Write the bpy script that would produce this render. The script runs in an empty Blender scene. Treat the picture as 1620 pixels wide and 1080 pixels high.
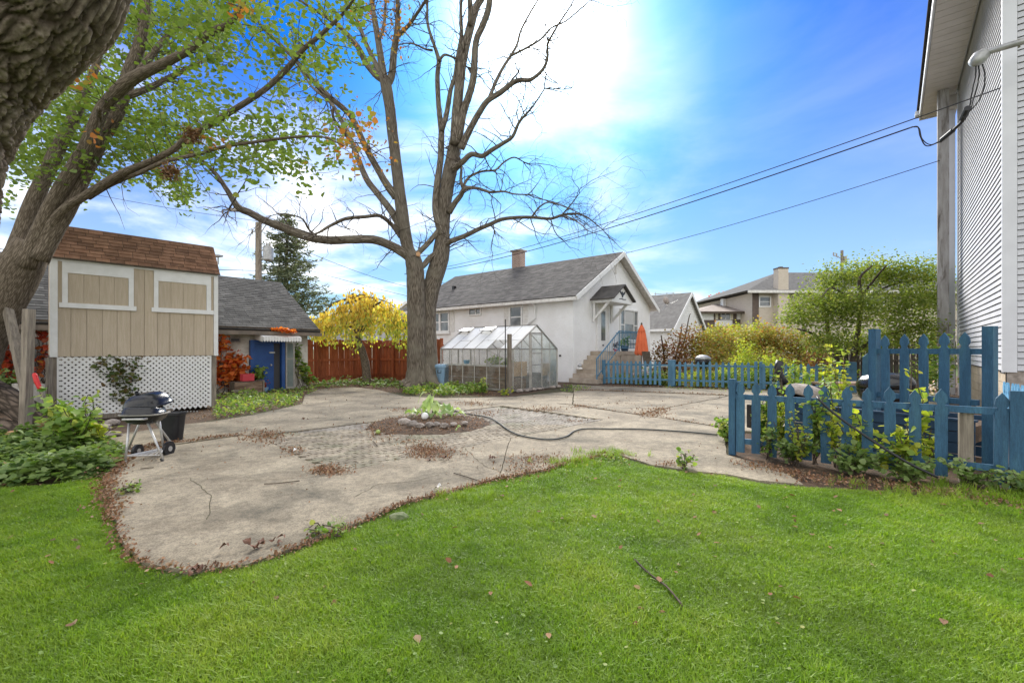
import bpy, bmesh, math, random
import numpy as np
from mathutils import Vector, Matrix, noise

random.seed(7)
rng = np.random.default_rng(7)
S = bpy.context.scene
COL = S.collection
R = math.radians
FP, CX, HY, CH = 720.0, 810.0, 552.0, 1.45      # focal length in photo pixels, centre, horizon row, camera height

# ---------------------------------------------------------------- camera, sky, sun, exposure
cd = bpy.data.cameras.new('camera'); cam = bpy.data.objects.new('camera', cd); COL.objects.link(cam)
cam.location = (0, 0, CH); cam.rotation_euler = (R(90), 0, 0)
cd.sensor_width = 36; cd.lens = 16.0; cd.shift_y = 12 / 1620.0
cd.clip_start = 0.05; cd.clip_end = 3000
S.camera = cam
SUN_EL, SUN_AZ = 35.4, 3.2
sundir = Vector((math.sin(R(SUN_AZ)) * math.cos(R(SUN_EL)), math.cos(R(SUN_AZ)) * math.cos(R(SUN_EL)), math.sin(R(SUN_EL))))
W = bpy.data.worlds.new('World'); S.world = W; W.use_nodes = True
nt = W.node_tree; nt.nodes.clear()
def nd(nt, t, **k):
    n = nt.nodes.new(t)
    for a, b in k.items():
        if a == 'ins':
            for i, v in b.items(): n.inputs[i].default_value = v
        else: setattr(n, a, b)
    return n
def vm(nt, op, a, b=None):
    n = nt.nodes.new('ShaderNodeMath'); n.operation = op
    for i, x in enumerate((a, b)):
        if x is None: continue
        if isinstance(x, (int, float)): n.inputs[i].default_value = x
        else: nt.links.new(x, n.inputs[i])
    return n.outputs[0]
def ramp(nt, fac, stops):
    n = nt.nodes.new('ShaderNodeValToRGB'); e = n.color_ramp.elements
    while len(e) < len(stops): e.new(0.5)
    for i, (p, c) in enumerate(stops):
        e[i].position = p; e[i].color = tuple(c) + (1,) if len(c) == 3 else c
    if fac is not None: nt.links.new(fac, n.inputs[0])
    return n.outputs[0]
def mixc(nt, fac, a, b, mode='MIX'):
    n = nt.nodes.new('ShaderNodeMix'); n.data_type = 'RGBA'; n.blend_type = mode
    for k, x in ((0, fac), (6, a), (7, b)):
        if isinstance(x, (int, float)): n.inputs[k].default_value = x
        elif isinstance(x, (tuple, list)): n.inputs[k].default_value = tuple(x) + (1,)
        else: nt.links.new(x, n.inputs[k])
    return n.outputs[2]
sky = nd(nt, 'ShaderNodeTexSky'); sky.sky_type = 'NISHITA'; sky.sun_disc = False
sky.sun_elevation = R(SUN_EL); sky.sun_rotation = R(SUN_AZ)
sky.air_density = 1.0; sky.dust_density = 0.6; sky.ozone_density = 3.0
tc = nd(nt, 'ShaderNodeTexCoord')
sep = nd(nt, 'ShaderNodeSeparateXYZ'); nt.links.new(tc.outputs['Generated'], sep.inputs[0])
zc = vm(nt, 'ADD', vm(nt, 'MAXIMUM', sep.outputs[2], 0.0), 0.16)
cmb = nd(nt, 'ShaderNodeCombineXYZ')
nt.links.new(vm(nt, 'DIVIDE', sep.outputs[0], zc), cmb.inputs[0])
nt.links.new(vm(nt, 'DIVIDE', sep.outputs[1], zc), cmb.inputs[1])
cmb.inputs[2].default_value = 12.1
n1 = nd(nt, 'ShaderNodeTexNoise', ins={'Scale': 1.15, 'Detail': 9.0, 'Roughness': 0.55, 'Distortion': 0.35})
nt.links.new(cmb.outputs[0], n1.inputs['Vector'])
bk = nd(nt, 'ShaderNodeMapRange', ins={'From Min': .35, 'From Max': -.35, 'To Min': 0.0, 'To Max': .16}); nt.links.new(sep.outputs[1], bk.inputs[0])   # extra cloud added out of view behind the camera to brighten the house fronts
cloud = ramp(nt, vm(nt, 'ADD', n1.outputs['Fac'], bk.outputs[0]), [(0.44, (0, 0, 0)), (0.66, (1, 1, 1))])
# thinner cloud higher up to the right, as the photograph shows
dot = nd(nt, 'ShaderNodeVectorMath', operation='DOT_PRODUCT'); nt.links.new(tc.outputs['Generated'], dot.inputs[0])
dot.inputs[1].default_value = (0.62, 0.62, 0.48)
side = nd(nt, 'ShaderNodeMapRange', ins={'From Min': 0.74, 'From Max': 0.95, 'To Min': 1.0, 'To Max': 0.06}); nt.links.new(dot.outputs['Value'], side.inputs[0])
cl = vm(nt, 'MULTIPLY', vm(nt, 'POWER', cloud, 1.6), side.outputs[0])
hs = nd(nt, 'ShaderNodeHueSaturation', ins={'Hue': 0.5, 'Saturation': 1.75, 'Value': 1.0}); nt.links.new(sky.outputs[0], hs.inputs['Color'])
skyt = mixc(nt, 1.0, hs.outputs[0], (0.004, 0.335, 0.53), 'MULTIPLY')
hz = nd(nt, 'ShaderNodeMapRange', ins={'From Min': 0.0, 'From Max': 0.52, 'To Min': 0.9, 'To Max': 0.0}); nt.links.new(sep.outputs[2], hz.inputs[0])
c0 = mixc(nt, hz.outputs[0], skyt, (2.1, 2.6, 3.0))
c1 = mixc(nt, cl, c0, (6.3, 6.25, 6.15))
sd = nd(nt, 'ShaderNodeVectorMath', operation='DOT_PRODUCT'); nt.links.new(tc.outputs['Generated'], sd.inputs[0]); sd.inputs[1].default_value = sundir
sdm = vm(nt, 'MAXIMUM', sd.outputs['Value'], 0.0)
glow = vm(nt, 'ADD', vm(nt, 'MULTIPLY', vm(nt, 'POWER', sdm, 170.0), 12.0), vm(nt, 'MULTIPLY', vm(nt, 'POWER', sdm, 36.0), 1.5))
gv = nd(nt, 'ShaderNodeCombineColor')
for i, k in enumerate((1.12, 1.0, 0.9)): nt.links.new(vm(nt, 'MULTIPLY', glow, k), gv.inputs[i])
c2 = mixc(nt, 1.0, c1, gv.outputs[0], 'ADD')
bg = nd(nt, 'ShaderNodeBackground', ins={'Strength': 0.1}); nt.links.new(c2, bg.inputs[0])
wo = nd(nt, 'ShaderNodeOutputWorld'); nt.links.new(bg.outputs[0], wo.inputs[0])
ld = bpy.data.lights.new('sun', 'SUN'); ld.energy = 2.0; ld.angle = R(24); ld.color = (1.0, 0.95, 0.87)
lo = bpy.data.objects.new('sun', ld); COL.objects.link(lo); lo.location = (0, 0, 30)
lo.rotation_euler = (-sundir).to_track_quat('-Z', 'Y').to_euler()
S.view_settings.view_transform = 'Standard'; S.view_settings.look = 'None'
S.view_settings.exposure = 1.68; S.view_settings.gamma = 1; S.view_settings.use_curve_mapping = False
try:
    S.cycles.max_bounces = 6; S.cycles.transparent_max_bounces = 16
except Exception: pass

# ---------------------------------------------------------------- helpers
def P(px, py, Y): return Vector(((px - CX) / FP * Y, Y, CH - (py - HY) / FP * Y))
def G(px, py, z=0.0):
    Y = (CH - z) * FP / (py - HY); return Vector(((px - CX) / FP * Y, Y, z))
U = Vector((0.64, 0.768, 0)).normalized(); V = Vector((-U.y, U.x, 0))       # the street grid of the place
def onwall(px, py, P0, d):
    k = (px - CX) / FP; t = (k * P0.y - P0.x) / (d.x - k * d.y); Y = P0.y + t * d.y
    return t, CH - (py - HY) / FP * Y

MATS = {}
def newmat(name):
    m = bpy.data.materials.new(name); m.use_nodes = True; m.node_tree.nodes.clear(); MATS[name] = m; return m, m.node_tree
def pm(name, c, c2=None, scale=4, rough=.8, bump=0.0, bscale=40, metal=0.0, st=(1, 1, 1), rnd=0.0, uv=False, lo=.38, hi=.64, spec=.4,
       attr=0.0, c3=None, s3=1.0, brick=None, coat=0.0, bdist=.01, detail=6, streak=None, local=False, grain=0):
    m, t = newmat(name); L = t.links
    if uv: src = nd(t, 'ShaderNodeTexCoord').outputs['UV']
    elif local: src = nd(t, 'ShaderNodeTexCoord').outputs['Object']
    else: src = nd(t, 'ShaderNodeNewGeometry').outputs['Position']
    mp = nd(t, 'ShaderNodeMapping'); mp.inputs['Scale'].default_value = st; L.new(src, mp.inputs[0])
    if local or rnd:
        oi = nd(t, 'ShaderNodeObjectInfo')
    if local:
        cb = nd(t, 'ShaderNodeCombineXYZ')
        L.new(vm(t, 'MULTIPLY', oi.outputs['Random'], 37.0), cb.inputs[0]); L.new(vm(t, 'MULTIPLY', oi.outputs['Random'], 91.0), cb.inputs[1])
        L.new(cb.outputs[0], mp.inputs['Location'])
    b = nd(t, 'ShaderNodeBsdfPrincipled'); out = nd(t, 'ShaderNodeOutputMaterial')
    col = None
    if c2:
        n = nd(t, 'ShaderNodeTexNoise', ins={'Scale': scale, 'Detail': float(detail), 'Roughness': .6}); L.new(mp.outputs[0], n.inputs['Vector'])
        col = ramp(t, n.outputs['Fac'], [(lo, c), (hi, c2)])
    if c3:
        n = nd(t, 'ShaderNodeTexNoise', ins={'Scale': s3, 'Detail': 5.0, 'Roughness': .65, 'Distortion': .4}); L.new(mp.outputs[0], n.inputs['Vector'])
        f = ramp(t, n.outputs['Fac'], [(.5, (0, 0, 0)), (.68, (1, 1, 1))])
        col = mixc(t, f, col if col is not None else c, c3)
    if brick:
        bt = nd(t, 'ShaderNodeTexBrick'); L.new(src, bt.inputs['Vector'])
        bt.inputs['Scale'].default_value = 1; bt.inputs['Brick Width'].default_value = brick[0]; bt.inputs['Row Height'].default_value = brick[1]
        bt.inputs['Mortar Size'].default_value = brick[2]
        bt.inputs['Color1'].default_value = c + (1,); bt.inputs['Color2'].default_value = (c2 or c) + (1,); bt.inputs['Mortar'].default_value = brick[3] + (1,)
        col = bt.outputs['Color']
    if grain:
        n = nd(t, 'ShaderNodeTexNoise', ins={'Scale': 95.0, 'Detail': 3.0, 'Roughness': .7}); L.new(mp.outputs[0], n.inputs['Vector'])
        n2 = nd(t, 'ShaderNodeTexNoise', ins={'Scale': 13.0, 'Detail': 9.0, 'Roughness': .8}); L.new(mp.outputs[0], n2.inputs['Vector'])
        g_ = ramp(t, vm(t, 'MULTIPLY', vm(t, 'ADD', n.outputs['Fac'], n2.outputs['Fac']), .5), [(.43, (1 - grain,) * 3), (.57, (1 + grain * .5,) * 3)])
        col = mixc(t, 1.0, col if col is not None else c, g_, 'MULTIPLY')
    if rnd:
        k = nd(t, 'ShaderNodeMapRange', ins={'To Min': 1 - rnd, 'To Max': 1 + rnd}); L.new(oi.outputs['Random'], k.inputs[0])
        cc = nd(t, 'ShaderNodeCombineColor'); [L.new(k.outputs[0], cc.inputs[i]) for i in range(3)]
        col = mixc(t, 1.0, col if col is not None else c, cc.outputs[0], 'MULTIPLY')
    if attr:
        a = nd(t, 'ShaderNodeAttribute', attribute_name='rnd')
        k = nd(t, 'ShaderNodeMapRange', ins={'To Min': 1 - attr, 'To Max': 1 + attr}); L.new(a.outputs['Fac'], k.inputs[0])
        cc = nd(t, 'ShaderNodeCombineColor'); [L.new(k.outputs[0], cc.inputs[i]) for i in range(3)]
        col = mixc(t, 1.0, col if col is not None else c, cc.outputs[0], 'MULTIPLY')
    if col is None: b.inputs['Base Color'].default_value = tuple(c) + (1,)
    else: L.new(col, b.inputs['Base Color'])
    b.inputs['Roughness'].default_value = rough; b.inputs['Metallic'].default_value = metal
    b.inputs['Specular IOR Level'].default_value = spec; b.inputs['Coat Weight'].default_value = coat
    if bump:
        n = nd(t, 'ShaderNodeTexNoise', ins={'Scale': bscale, 'Detail': 5.0, 'Roughness': .65}); L.new(mp.outputs[0], n.inputs['Vector'])
        bp = nd(t, 'ShaderNodeBump', ins={'Strength': bump, 'Distance': bdist}); L.new(n.outputs['Fac'], bp.inputs['Height']); L.new(bp.outputs[0], b.inputs['Normal'])
    L.new(b.outputs[0], out.inputs[0]); return m
def leafm(name, cols, trans=.45, rough=.55, inst=False, patch=None, back=None):
    m, t = newmat(name); L = t.links
    a = nd(t, 'ShaderNodeAttribute', attribute_name='tint' if inst else 'rnd')
    if inst: a.attribute_type = 'INSTANCER'
    c = ramp(t, a.outputs['Fac'], [(i / (len(cols) - 1) if len(cols) > 1 else 0, x) for i, x in enumerate(cols)])
    if patch:
        pos = nd(t, 'ShaderNodeNewGeometry').outputs['Position']
        n = nd(t, 'ShaderNodeTexNoise', ins={'Scale': patch[1], 'Detail': 4.0, 'Roughness': .6}); L.new(pos, n.inputs['Vector'])
        f = ramp(t, n.outputs['Fac'], [(.42, (0, 0, 0)), (.72, (1, 1, 1))]); c = mixc(t, vm(t, 'MULTIPLY', f, patch[2]), c, patch[0])
    b = nd(t, 'ShaderNodeBsdfPrincipled', ins={'Roughness': rough, 'Specular IOR Level': .35}); L.new(c, b.inputs['Base Color'])
    tr = nd(t, 'ShaderNodeBsdfTranslucent')
    c2 = mixc(t, 1.0, c, (1.5, 1.6, .8), 'MULTIPLY'); L.new(c2, tr.inputs[0])
    mx = nd(t, 'ShaderNodeMixShader', ins={0: trans}); L.new(b.outputs[0], mx.inputs[1]); L.new(tr.outputs[0], mx.inputs[2])
    out = nd(t, 'ShaderNodeOutputMaterial'); L.new(mx.outputs[0], out.inputs[0]); return m
def barkm(name, c, c2, su=22, sv=4, bump=1.0, dist=.03, c3=None):
    m, t = newmat(name); L = t.links
    src = nd(t, 'ShaderNodeTexCoord').outputs['UV']
    mp = nd(t, 'ShaderNodeMapping'); mp.inputs['Scale'].default_value = (su, sv, 1); L.new(src, mp.inputs[0])
    n = nd(t, 'ShaderNodeTexNoise', ins={'Scale': 1.0, 'Detail': 6.0, 'Roughness': .7, 'Distortion': .6}); L.new(mp.outputs[0], n.inputs['Vector'])
    v = nd(t, 'ShaderNodeTexVoronoi'); v.feature = 'DISTANCE_TO_EDGE'; v.inputs['Scale'].default_value = .7
    ad = nd(t, 'ShaderNodeVectorMath', operation='ADD'); L.new(mp.outputs[0], ad.inputs[0]); sc_n = nd(t, 'ShaderNodeVectorMath', operation='SCALE'); sc_n.inputs['Scale'].default_value = .55; L.new(n.outputs['Color'], sc_n.inputs[0]); L.new(sc_n.outputs[0], ad.inputs[1]); L.new(ad.outputs[0], v.inputs['Vector'])
    vr = ramp(t, v.outputs['Distance'], [(0, (0, 0, 0)), (.3, (1, 1, 1))])
    h = vm(t, 'MULTIPLY', vr, n.outputs['Fac'])
    col = ramp(t, h, [(.05, c), (.5, c2)])
    if c3:
        n3 = nd(t, 'ShaderNodeTexNoise', ins={'Scale': 1.3, 'Detail': 4.0}); L.new(nd(t, 'ShaderNodeNewGeometry').outputs['Position'], n3.inputs['Vector'])
        col = mixc(t, ramp(t, n3.outputs['Fac'], [(.45, (0, 0, 0)), (.7, (1, 1, 1))]), col, c3)
    b = nd(t, 'ShaderNodeBsdfPrincipled', ins={'Roughness': .92, 'Specular IOR Level': .2}); L.new(col, b.inputs['Base Color'])
    bp = nd(t, 'ShaderNodeBump', ins={'Strength': bump, 'Distance': dist}); L.new(h, bp.inputs['Height']); L.new(bp.outputs[0], b.inputs['Normal'])
    out = nd(t, 'ShaderNodeOutputMaterial'); L.new(b.outputs[0], out.inputs[0]); return m
def glassm(name, tint, clear, diff=(.6, .6, .58), rough=.15, ior=1.22):
    m, t = newmat(name); L = t.links
    n = nd(t, 'ShaderNodeTexNoise', ins={'Scale': 2.2, 'Detail': 6.0}); L.new(nd(t, 'ShaderNodeNewGeometry').outputs['Position'], n.inputs['Vector'])
    gl = nd(t, 'ShaderNodeBsdfGlossy', ins={'Roughness': rough, 'Color': (1, 1, 1, 1)})
    tr = nd(t, 'ShaderNodeBsdfTransparent'); tr.inputs[0].default_value = tint + (1,)
    df = nd(t, 'ShaderNodeBsdfTranslucent'); df.inputs[0].default_value = diff + (1,)
    d2 = nd(t, 'ShaderNodeBsdfDiffuse'); d2.inputs[0].default_value = diff + (1,)
    md = nd(t, 'ShaderNodeMixShader', ins={0: .6}); L.new(df.outputs[0], md.inputs[1]); L.new(d2.outputs[0], md.inputs[2])
    f = nd(t, 'ShaderNodeMapRange', ins={'From Min': .3, 'From Max': .7, 'To Min': max(0, clear - .15), 'To Max': min(1, clear + .15)}); L.new(n.outputs['Fac'], f.inputs[0])
    m1 = nd(t, 'ShaderNodeMixShader'); L.new(f.outputs[0], m1.inputs[0]); L.new(md.outputs[0], m1.inputs[1]); L.new(tr.outputs[0], m1.inputs[2])
    fr = nd(t, 'ShaderNodeFresnel', ins={'IOR': ior})
    m2 = nd(t, 'ShaderNodeMixShader'); L.new(fr.outputs[0], m2.inputs[0]); L.new(m1.outputs[0], m2.inputs[1]); L.new(gl.outputs[0], m2.inputs[2])
    out = nd(t, 'ShaderNodeOutputMaterial'); L.new(m2.outputs[0], out.inputs[0]); return m

class MB:
    def __init__(s): s.v = []; s.f = []; s.uv = {}; s.r = []
    def poly(s, pts, rnd=None):
        i = len(s.v); s.v += [Vector(p) for p in pts]; s.f.append(tuple(range(i, i + len(pts)))); s.r.append(random.random() if rnd is None else rnd); return s
    def hexa(s, b, t):          # bottom and top quads (4 corners each, counter-clockwise from above)
        i = len(s.v); s.v += [Vector(p) for p in b] + [Vector(p) for p in t]; r = random.random()
        for f in ((3, 2, 1, 0), (4, 5, 6, 7), (0, 1, 5, 4), (1, 2, 6, 5), (2, 3, 7, 6), (3, 0, 4, 7)):
            s.f.append(tuple(i + k for k in f)); s.r.append(r)
        return s
    def box(s, c, size, rz=0, M=None):
        c = Vector(c); hx, hy, hz = (x / 2 for x in size)
        M = M or Matrix.Rotation(rz, 3, 'Z')
        q = [(-hx, -hy), (hx, -hy), (hx, hy), (-hx, hy)]
        return s.hexa([c + M @ Vector((a, b, -hz)) for a, b in q], [c + M @ Vector((a, b, hz)) for a, b in q])
    def wb(s, P0, d, n, t0, t1, z0, z1, o0, o1):      # box on a wall: along d, height z, offset along n
        P0 = Vector((P0.x, P0.y, 0)); Z = Vector((0, 0, 1))
        if d.cross(n).z > 0: q = [(t0, o0), (t1, o0), (t1, o1), (t0, o1)]
        else: q = [(t0, o1), (t1, o1), (t1, o0), (t0, o0)]
        return s.hexa([P0 + d * a + n * b + Z * z0 for a, b in q], [P0 + d * a + n * b + Z * z1 for a, b in q])
    def bar(s, a, b, w, h=None, up=Vector((0, 0, 1))):
        a = Vector(a); b = Vector(b); h = h or w; d = (b - a).normalized()
        x = d.cross(up)
        if x.length < 1e-3: x = d.cross(Vector((1, 0, 0)))
        x.normalize(); y = x.cross(d) * (h / 2); x = x * (w / 2)
        return s.hexa([a - x - y, a + x - y, a + x + y, a - x + y], [b - x - y, b + x - y, b + x + y, b - x + y])
    def prism(s, pts, dvec, cap=True):
        n = len(pts); i = len(s.v); dvec = Vector(dvec); pts = [Vector(p) for p in pts]; r = random.random()
        s.v += pts + [p + dvec for p in pts]
        for k in range(n): s.f.append((i + k, i + (k + 1) % n, i + n + (k + 1) % n, i + n + k)); s.r.append(r)
        if cap: s.f.append(tuple(range(i + n - 1, i - 1, -1))); s.f.append(tuple(range(i + n, i + 2 * n))); s.r += [r, r]
        return s
    def tube(s, pts, rad, n=8, cap=True, uvs=1.0, jit=0.0):
        pts = [Vector(p) for p in pts]; m = len(pts)
        if isinstance(rad, (int, float)): rad = [rad] * m
        i0 = len(s.v); t = (pts[1] - pts[0]).normalized(); x = t.orthogonal().normalized(); L = 0; r = random.random()
        for k in range(m):
            tn = (pts[min(k + 1, m - 1)] - pts[max(k - 1, 0)])
            tn = tn.normalized() if tn.length > 1e-9 else t
            x = (x - tn * x.dot(tn)); x = x.normalized() if x.length > 1e-6 else tn.orthogonal().normalized()
            y = tn.cross(x); t = tn
            for j in range(n):
                a = 2 * math.pi * j / n; rr = rad[k] * (1 + (random.uniform(-jit, jit) if jit else 0))
                s.v.append(pts[k] + (x * math.cos(a) + y * math.sin(a)) * rr)
        Ls = [0]
        for k in range(1, m): Ls.append(Ls[-1] + (pts[k] - pts[k - 1]).length)
        rm = max(rad)
        for k in range(m - 1):
            for j in range(n):
                a = i0 + k * n + j; b = i0 + k * n + (j + 1) % n
                s.uv[len(s.f)] = [(j / n * 6.28 * rm, Ls[k]), ((j + 1) / n * 6.28 * rm, Ls[k]), ((j + 1) / n * 6.28 * rm, Ls[k + 1]), (j / n * 6.28 * rm, Ls[k + 1])]
                s.f.append((a, b, b + n, a + n)); s.r.append(r)
        if cap: s.f.append(tuple(range(i0 + n - 1, i0 - 1, -1))); s.f.append(tuple(range(i0 + (m - 1) * n, i0 + m * n))); s.r += [r, r]
        return s
    def cyl(s, c, r, h, n=16, r2=None):
        c = Vector(c); return s.tube([c, c + Vector((0, 0, h))], [r, r if r2 is None else r2], n)
    def lathe(s, c, prof, n=24, sx=1, sy=1, e=2.0, rz=0, M=None):      # prof: (radius, z); e>2 squares the plan
        c = Vector(c); i0 = len(s.v); M = M or Matrix.Rotation(rz, 3, 'Z'); r = random.random()
        for (rr, z) in prof:
            for j in range(n):
                a = 2 * math.pi * j / n; ca, sa = math.cos(a), math.sin(a)
                k = (abs(ca) ** e + abs(sa) ** e) ** (-1 / e)
                s.v.append(c + M @ Vector((rr * sx * ca * k, rr * sy * sa * k, z)))
        for k in range(len(prof) - 1):
            for j in range(n):
                a = i0 + k * n + j; b = i0 + k * n + (j + 1) % n; s.f.append((a, b, b + n, a + n)); s.r.append(r)
        m = len(prof)
        s.f.append(tuple(range(i0 + n - 1, i0 - 1, -1))); s.f.append(tuple(range(i0 + (m - 1) * n, i0 + m * n))); s.r += [r, r]
        return s
def autouv(me, uvd):
    uvl = me.uv_layers.new(name='UVMap'); buf = np.zeros((len(me.loops), 2), 'f')
    vs = me.vertices
    for p in me.polygons:
        if p.index in uvd:
            for k, li in enumerate(p.loop_indices): buf[li] = uvd[p.index][k % 4]
            continue
        idx = list(p.vertices); o = vs[idx[0]].co; n = p.normal
        if abs(n.z) < .9: e = Vector((-n.y, n.x, 0)).normalized(); q = n.cross(e)
        else: e = (vs[idx[1]].co - o); e = e.normalized() if e.length > 1e-9 else Vector((1, 0, 0)); q = n.cross(e)
        for k, li in enumerate(p.loop_indices): c = vs[idx[k]].co; buf[li] = (c.dot(e), c.dot(q))
    uvl.data.foreach_set('uv', buf.ravel())
def wloc(o):
    l = Vector((0, 0, 0))
    while o: l = l + o.location; o = o.parent
    return l
def mesh_of(name, mb, mat, origin=Vector((0, 0, 0)), smooth=False, uv=True):
    me = bpy.data.meshes.new(name); me.from_pydata([tuple(v - origin) for v in mb.v], [], mb.f)
    if mat: me.materials.append(mat)
    if len(mb.r) == len(mb.f):
        a = me.attributes.new('rnd', 'FLOAT', 'FACE'); a.data.foreach_set('value', mb.r)
    if uv: autouv(me, mb.uv)
    if smooth: me.polygons.foreach_set('use_smooth', [True] * len(me.polygons))
    return me
def link(name, me, parent=None, loc=(0, 0, 0), rot=(0, 0, 0)):
    o = bpy.data.objects.new(name, me); COL.objects.link(o); o.parent = parent; o.location = loc; o.rotation_euler = rot; return o
def obj(name, mb, mat, parent=None, smooth=False, origin=None, **props):
    if parent is not None: me = mesh_of(name, mb, mat, wloc(parent), smooth); o = link(name, me, parent)
    else:
        origin = Vector(origin) if origin is not None else Vector((0, 0, 0))
        me = mesh_of(name, mb, mat, origin, smooth); o = link(name, me, None, origin)
    for k, v in props.items(): o[k] = v
    return o
def thing(name, label, cat, loc, group=None):
    o = link(name, None, None, loc); o.empty_display_size = .2; o['label'] = label; o['category'] = cat
    if group: o['group'] = group
    return o
def tag(o, label, cat, group=None, kind=None):
    o['label'] = label; o['category'] = cat
    if group: o['group'] = group
    if kind: o['kind'] = kind
    return o
def copy_tree(o, parent=None):
    c = o.copy(); COL.objects.link(c); c.parent = parent
    for ch in list(o.children): copy_tree(ch, c)
    return c
# ---- scatter of small leaf-like pieces into one mesh
def rotm(n, tilt=1.0, up=None):
    a = rng.uniform(0, 6.283, n); b = rng.normal(0, tilt, n); c = rng.uniform(0, 6.283, n)
    def Rz(t): z = np.zeros((len(t), 3, 3)); z[:, 0, 0] = np.cos(t); z[:, 0, 1] = -np.sin(t); z[:, 1, 0] = np.sin(t); z[:, 1, 1] = np.cos(t); z[:, 2, 2] = 1; return z
    def Rx(t): z = np.zeros((len(t), 3, 3)); z[:, 1, 1] = np.cos(t); z[:, 1, 2] = -np.sin(t); z[:, 2, 1] = np.sin(t); z[:, 2, 2] = np.cos(t); z[:, 0, 0] = 1; return z
    return Rz(a) @ Rx(b) @ Rz(c)
def scatter_mesh(name, tv, tf, pos, rot, scl, mat, rnd=None, parent=None):
    tv = np.array(tv, float); tf = np.array(tf); n = len(pos); k = len(tv); m = tf.shape[1]
    v = np.einsum('nij,kj->nki', rot, tv) * np.asarray(scl).reshape(n, 1, -1) + np.asarray(pos)[:, None, :]
    org = wloc(parent) if parent is not None else Vector((0, 0, 0))
    v = v.reshape(-1, 3) - np.array(org)
    f = (tf[None] + (np.arange(n) * k)[:, None, None]).reshape(-1, m)
    me = bpy.data.meshes.new(name); me.vertices.add(len(v)); me.vertices.foreach_set('co', v.ravel().astype('f'))
    me.loops.add(f.size); me.loops.foreach_set('vertex_index', f.ravel().astype('i'))
    me.polygons.add(len(f)); me.polygons.foreach_set('loop_start', (np.arange(len(f)) * m).astype('i'))
    me.update(calc_edges=True)
    rnd = rng.random(n) if rnd is None else np.asarray(rnd)
    a = me.attributes.new('rnd', 'FLOAT', 'FACE'); a.data.foreach_set('value', np.repeat(rnd, len(tf)).astype('f'))
    me.materials.append(mat)
    return link(name, me, parent)
LEAF_V = [(0, 0, 0), (-.32, .3, .06), (-.26, .68, .04), (0, 1, -.06), (.26, .68, .04), (.32, .3, .06)]
LEAF_F = [(0, 3, 2), (0, 2, 1), (0, 5, 4), (0, 4, 3)]
LEAF_R = [(0, 0, 0), (-.48, .22, .08), (-.42, .66, .05), (0, 1, -.1), (.42, .66, .05), (.48, .22, .08)]   # broad leaf
QUADL = [(-.5, 0, 0), (.5, .06, .03), (.42, 1, -.04), (-.45, .9, .1)]; QUADF = [(0, 1, 2), (0, 2, 3)]
NARR_V = [(0, 0, 0), (-.13, .4, .02), (0, 1, -.1), (.13, .4, .02)]; NARR_F = [(0, 2, 1), (0, 3, 2)]
def ell_pts(ells, n, shell=.55, hollow=True):
    w = np.array([e[3] * e[4] * e[5] for e in ells]) ** .67; w /= w.sum()
    idx = rng.choice(len(ells), n, p=w); E = np.array(ells)[idx]
    d = rng.normal(0, 1, (n, 3)); d /= np.linalg.norm(d, axis=1)[:, None]
    r = shell + (1 - shell) * rng.random(n) if hollow else rng.random(n) ** .4
    r = r * (1 + .12 * rng.normal(0, 1, n))
    return E[:, :3] + d * E[:, 3:6] * r[:, None]
def catmull(pts, k=4):
    pts = [np.array(p, float) for p in pts]; o = []
    q = [2 * pts[0] - pts[1]] + pts + [2 * pts[-1] - pts[-2]]
    for i in range(1, len(q) - 2):
        for j in range(k):
            t = j / k; a, b, c, d = q[i - 1], q[i], q[i + 1], q[i + 2]
            o.append(.5 * (2 * b + (c - a) * t + (2 * a - 5 * b + 4 * c - d) * t * t + (3 * b - 3 * c + d - a) * t ** 3))
    o.append(pts[-1]); return o
def pbranch(mb, pts, Y0, dY=0.0, sides=10, store=None, k=4, jit=.04, cap=True):
    """pts (px, py, width px) read off the photo; dY bends the limb towards or away from the camera along its length."""
    m = len(pts); o = []
    for i, (x, y, w) in enumerate(pts):
        Y = Y0 + dY * (i / (m - 1)) ** 1.3; p = P(x, y, Y); o.append((p.x, p.y, p.z, w / 2 / FP * Y / (1 + ((x - CX) / FP) ** 2) ** .42))
    o = catmull(o, k); o = [(Vector(p[:3]), max(p[3], .004)) for p in o]
    mb.tube([p for p, r in o], [r for p, r in o], sides, cap, jit=jit)
    if store is not None: store.append(o)
    return o
def twig(mb, p, d, L, r, lv, ends=None, zig=.35, drop=0.0):
    n = max(3, int(L / .22)); pts = [p]; rad = [r]; dd = d.normalized()
    for i in range(n):
        dd = (dd + Vector([random.gauss(0, zig) for _ in range(3)]) * .6 + Vector((0, 0, -drop))).normalized()
        p = p + dd * (L / n); pts.append(p); rad.append(r * (1 - .8 * (i + 1) / n))
        if lv > 0 and random.random() < .55:
            sd_ = (dd + Vector([random.gauss(0, .8) for _ in range(3)])).normalized()
            twig(mb, p, sd_, L * random.uniform(.3, .6), max(rad[-1] * .7, .004), lv - 1, ends, zig, drop)
    mb.tube(pts, rad, 3 if r < .02 else 5, False)
    if ends is not None: ends.append(pts)
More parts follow.
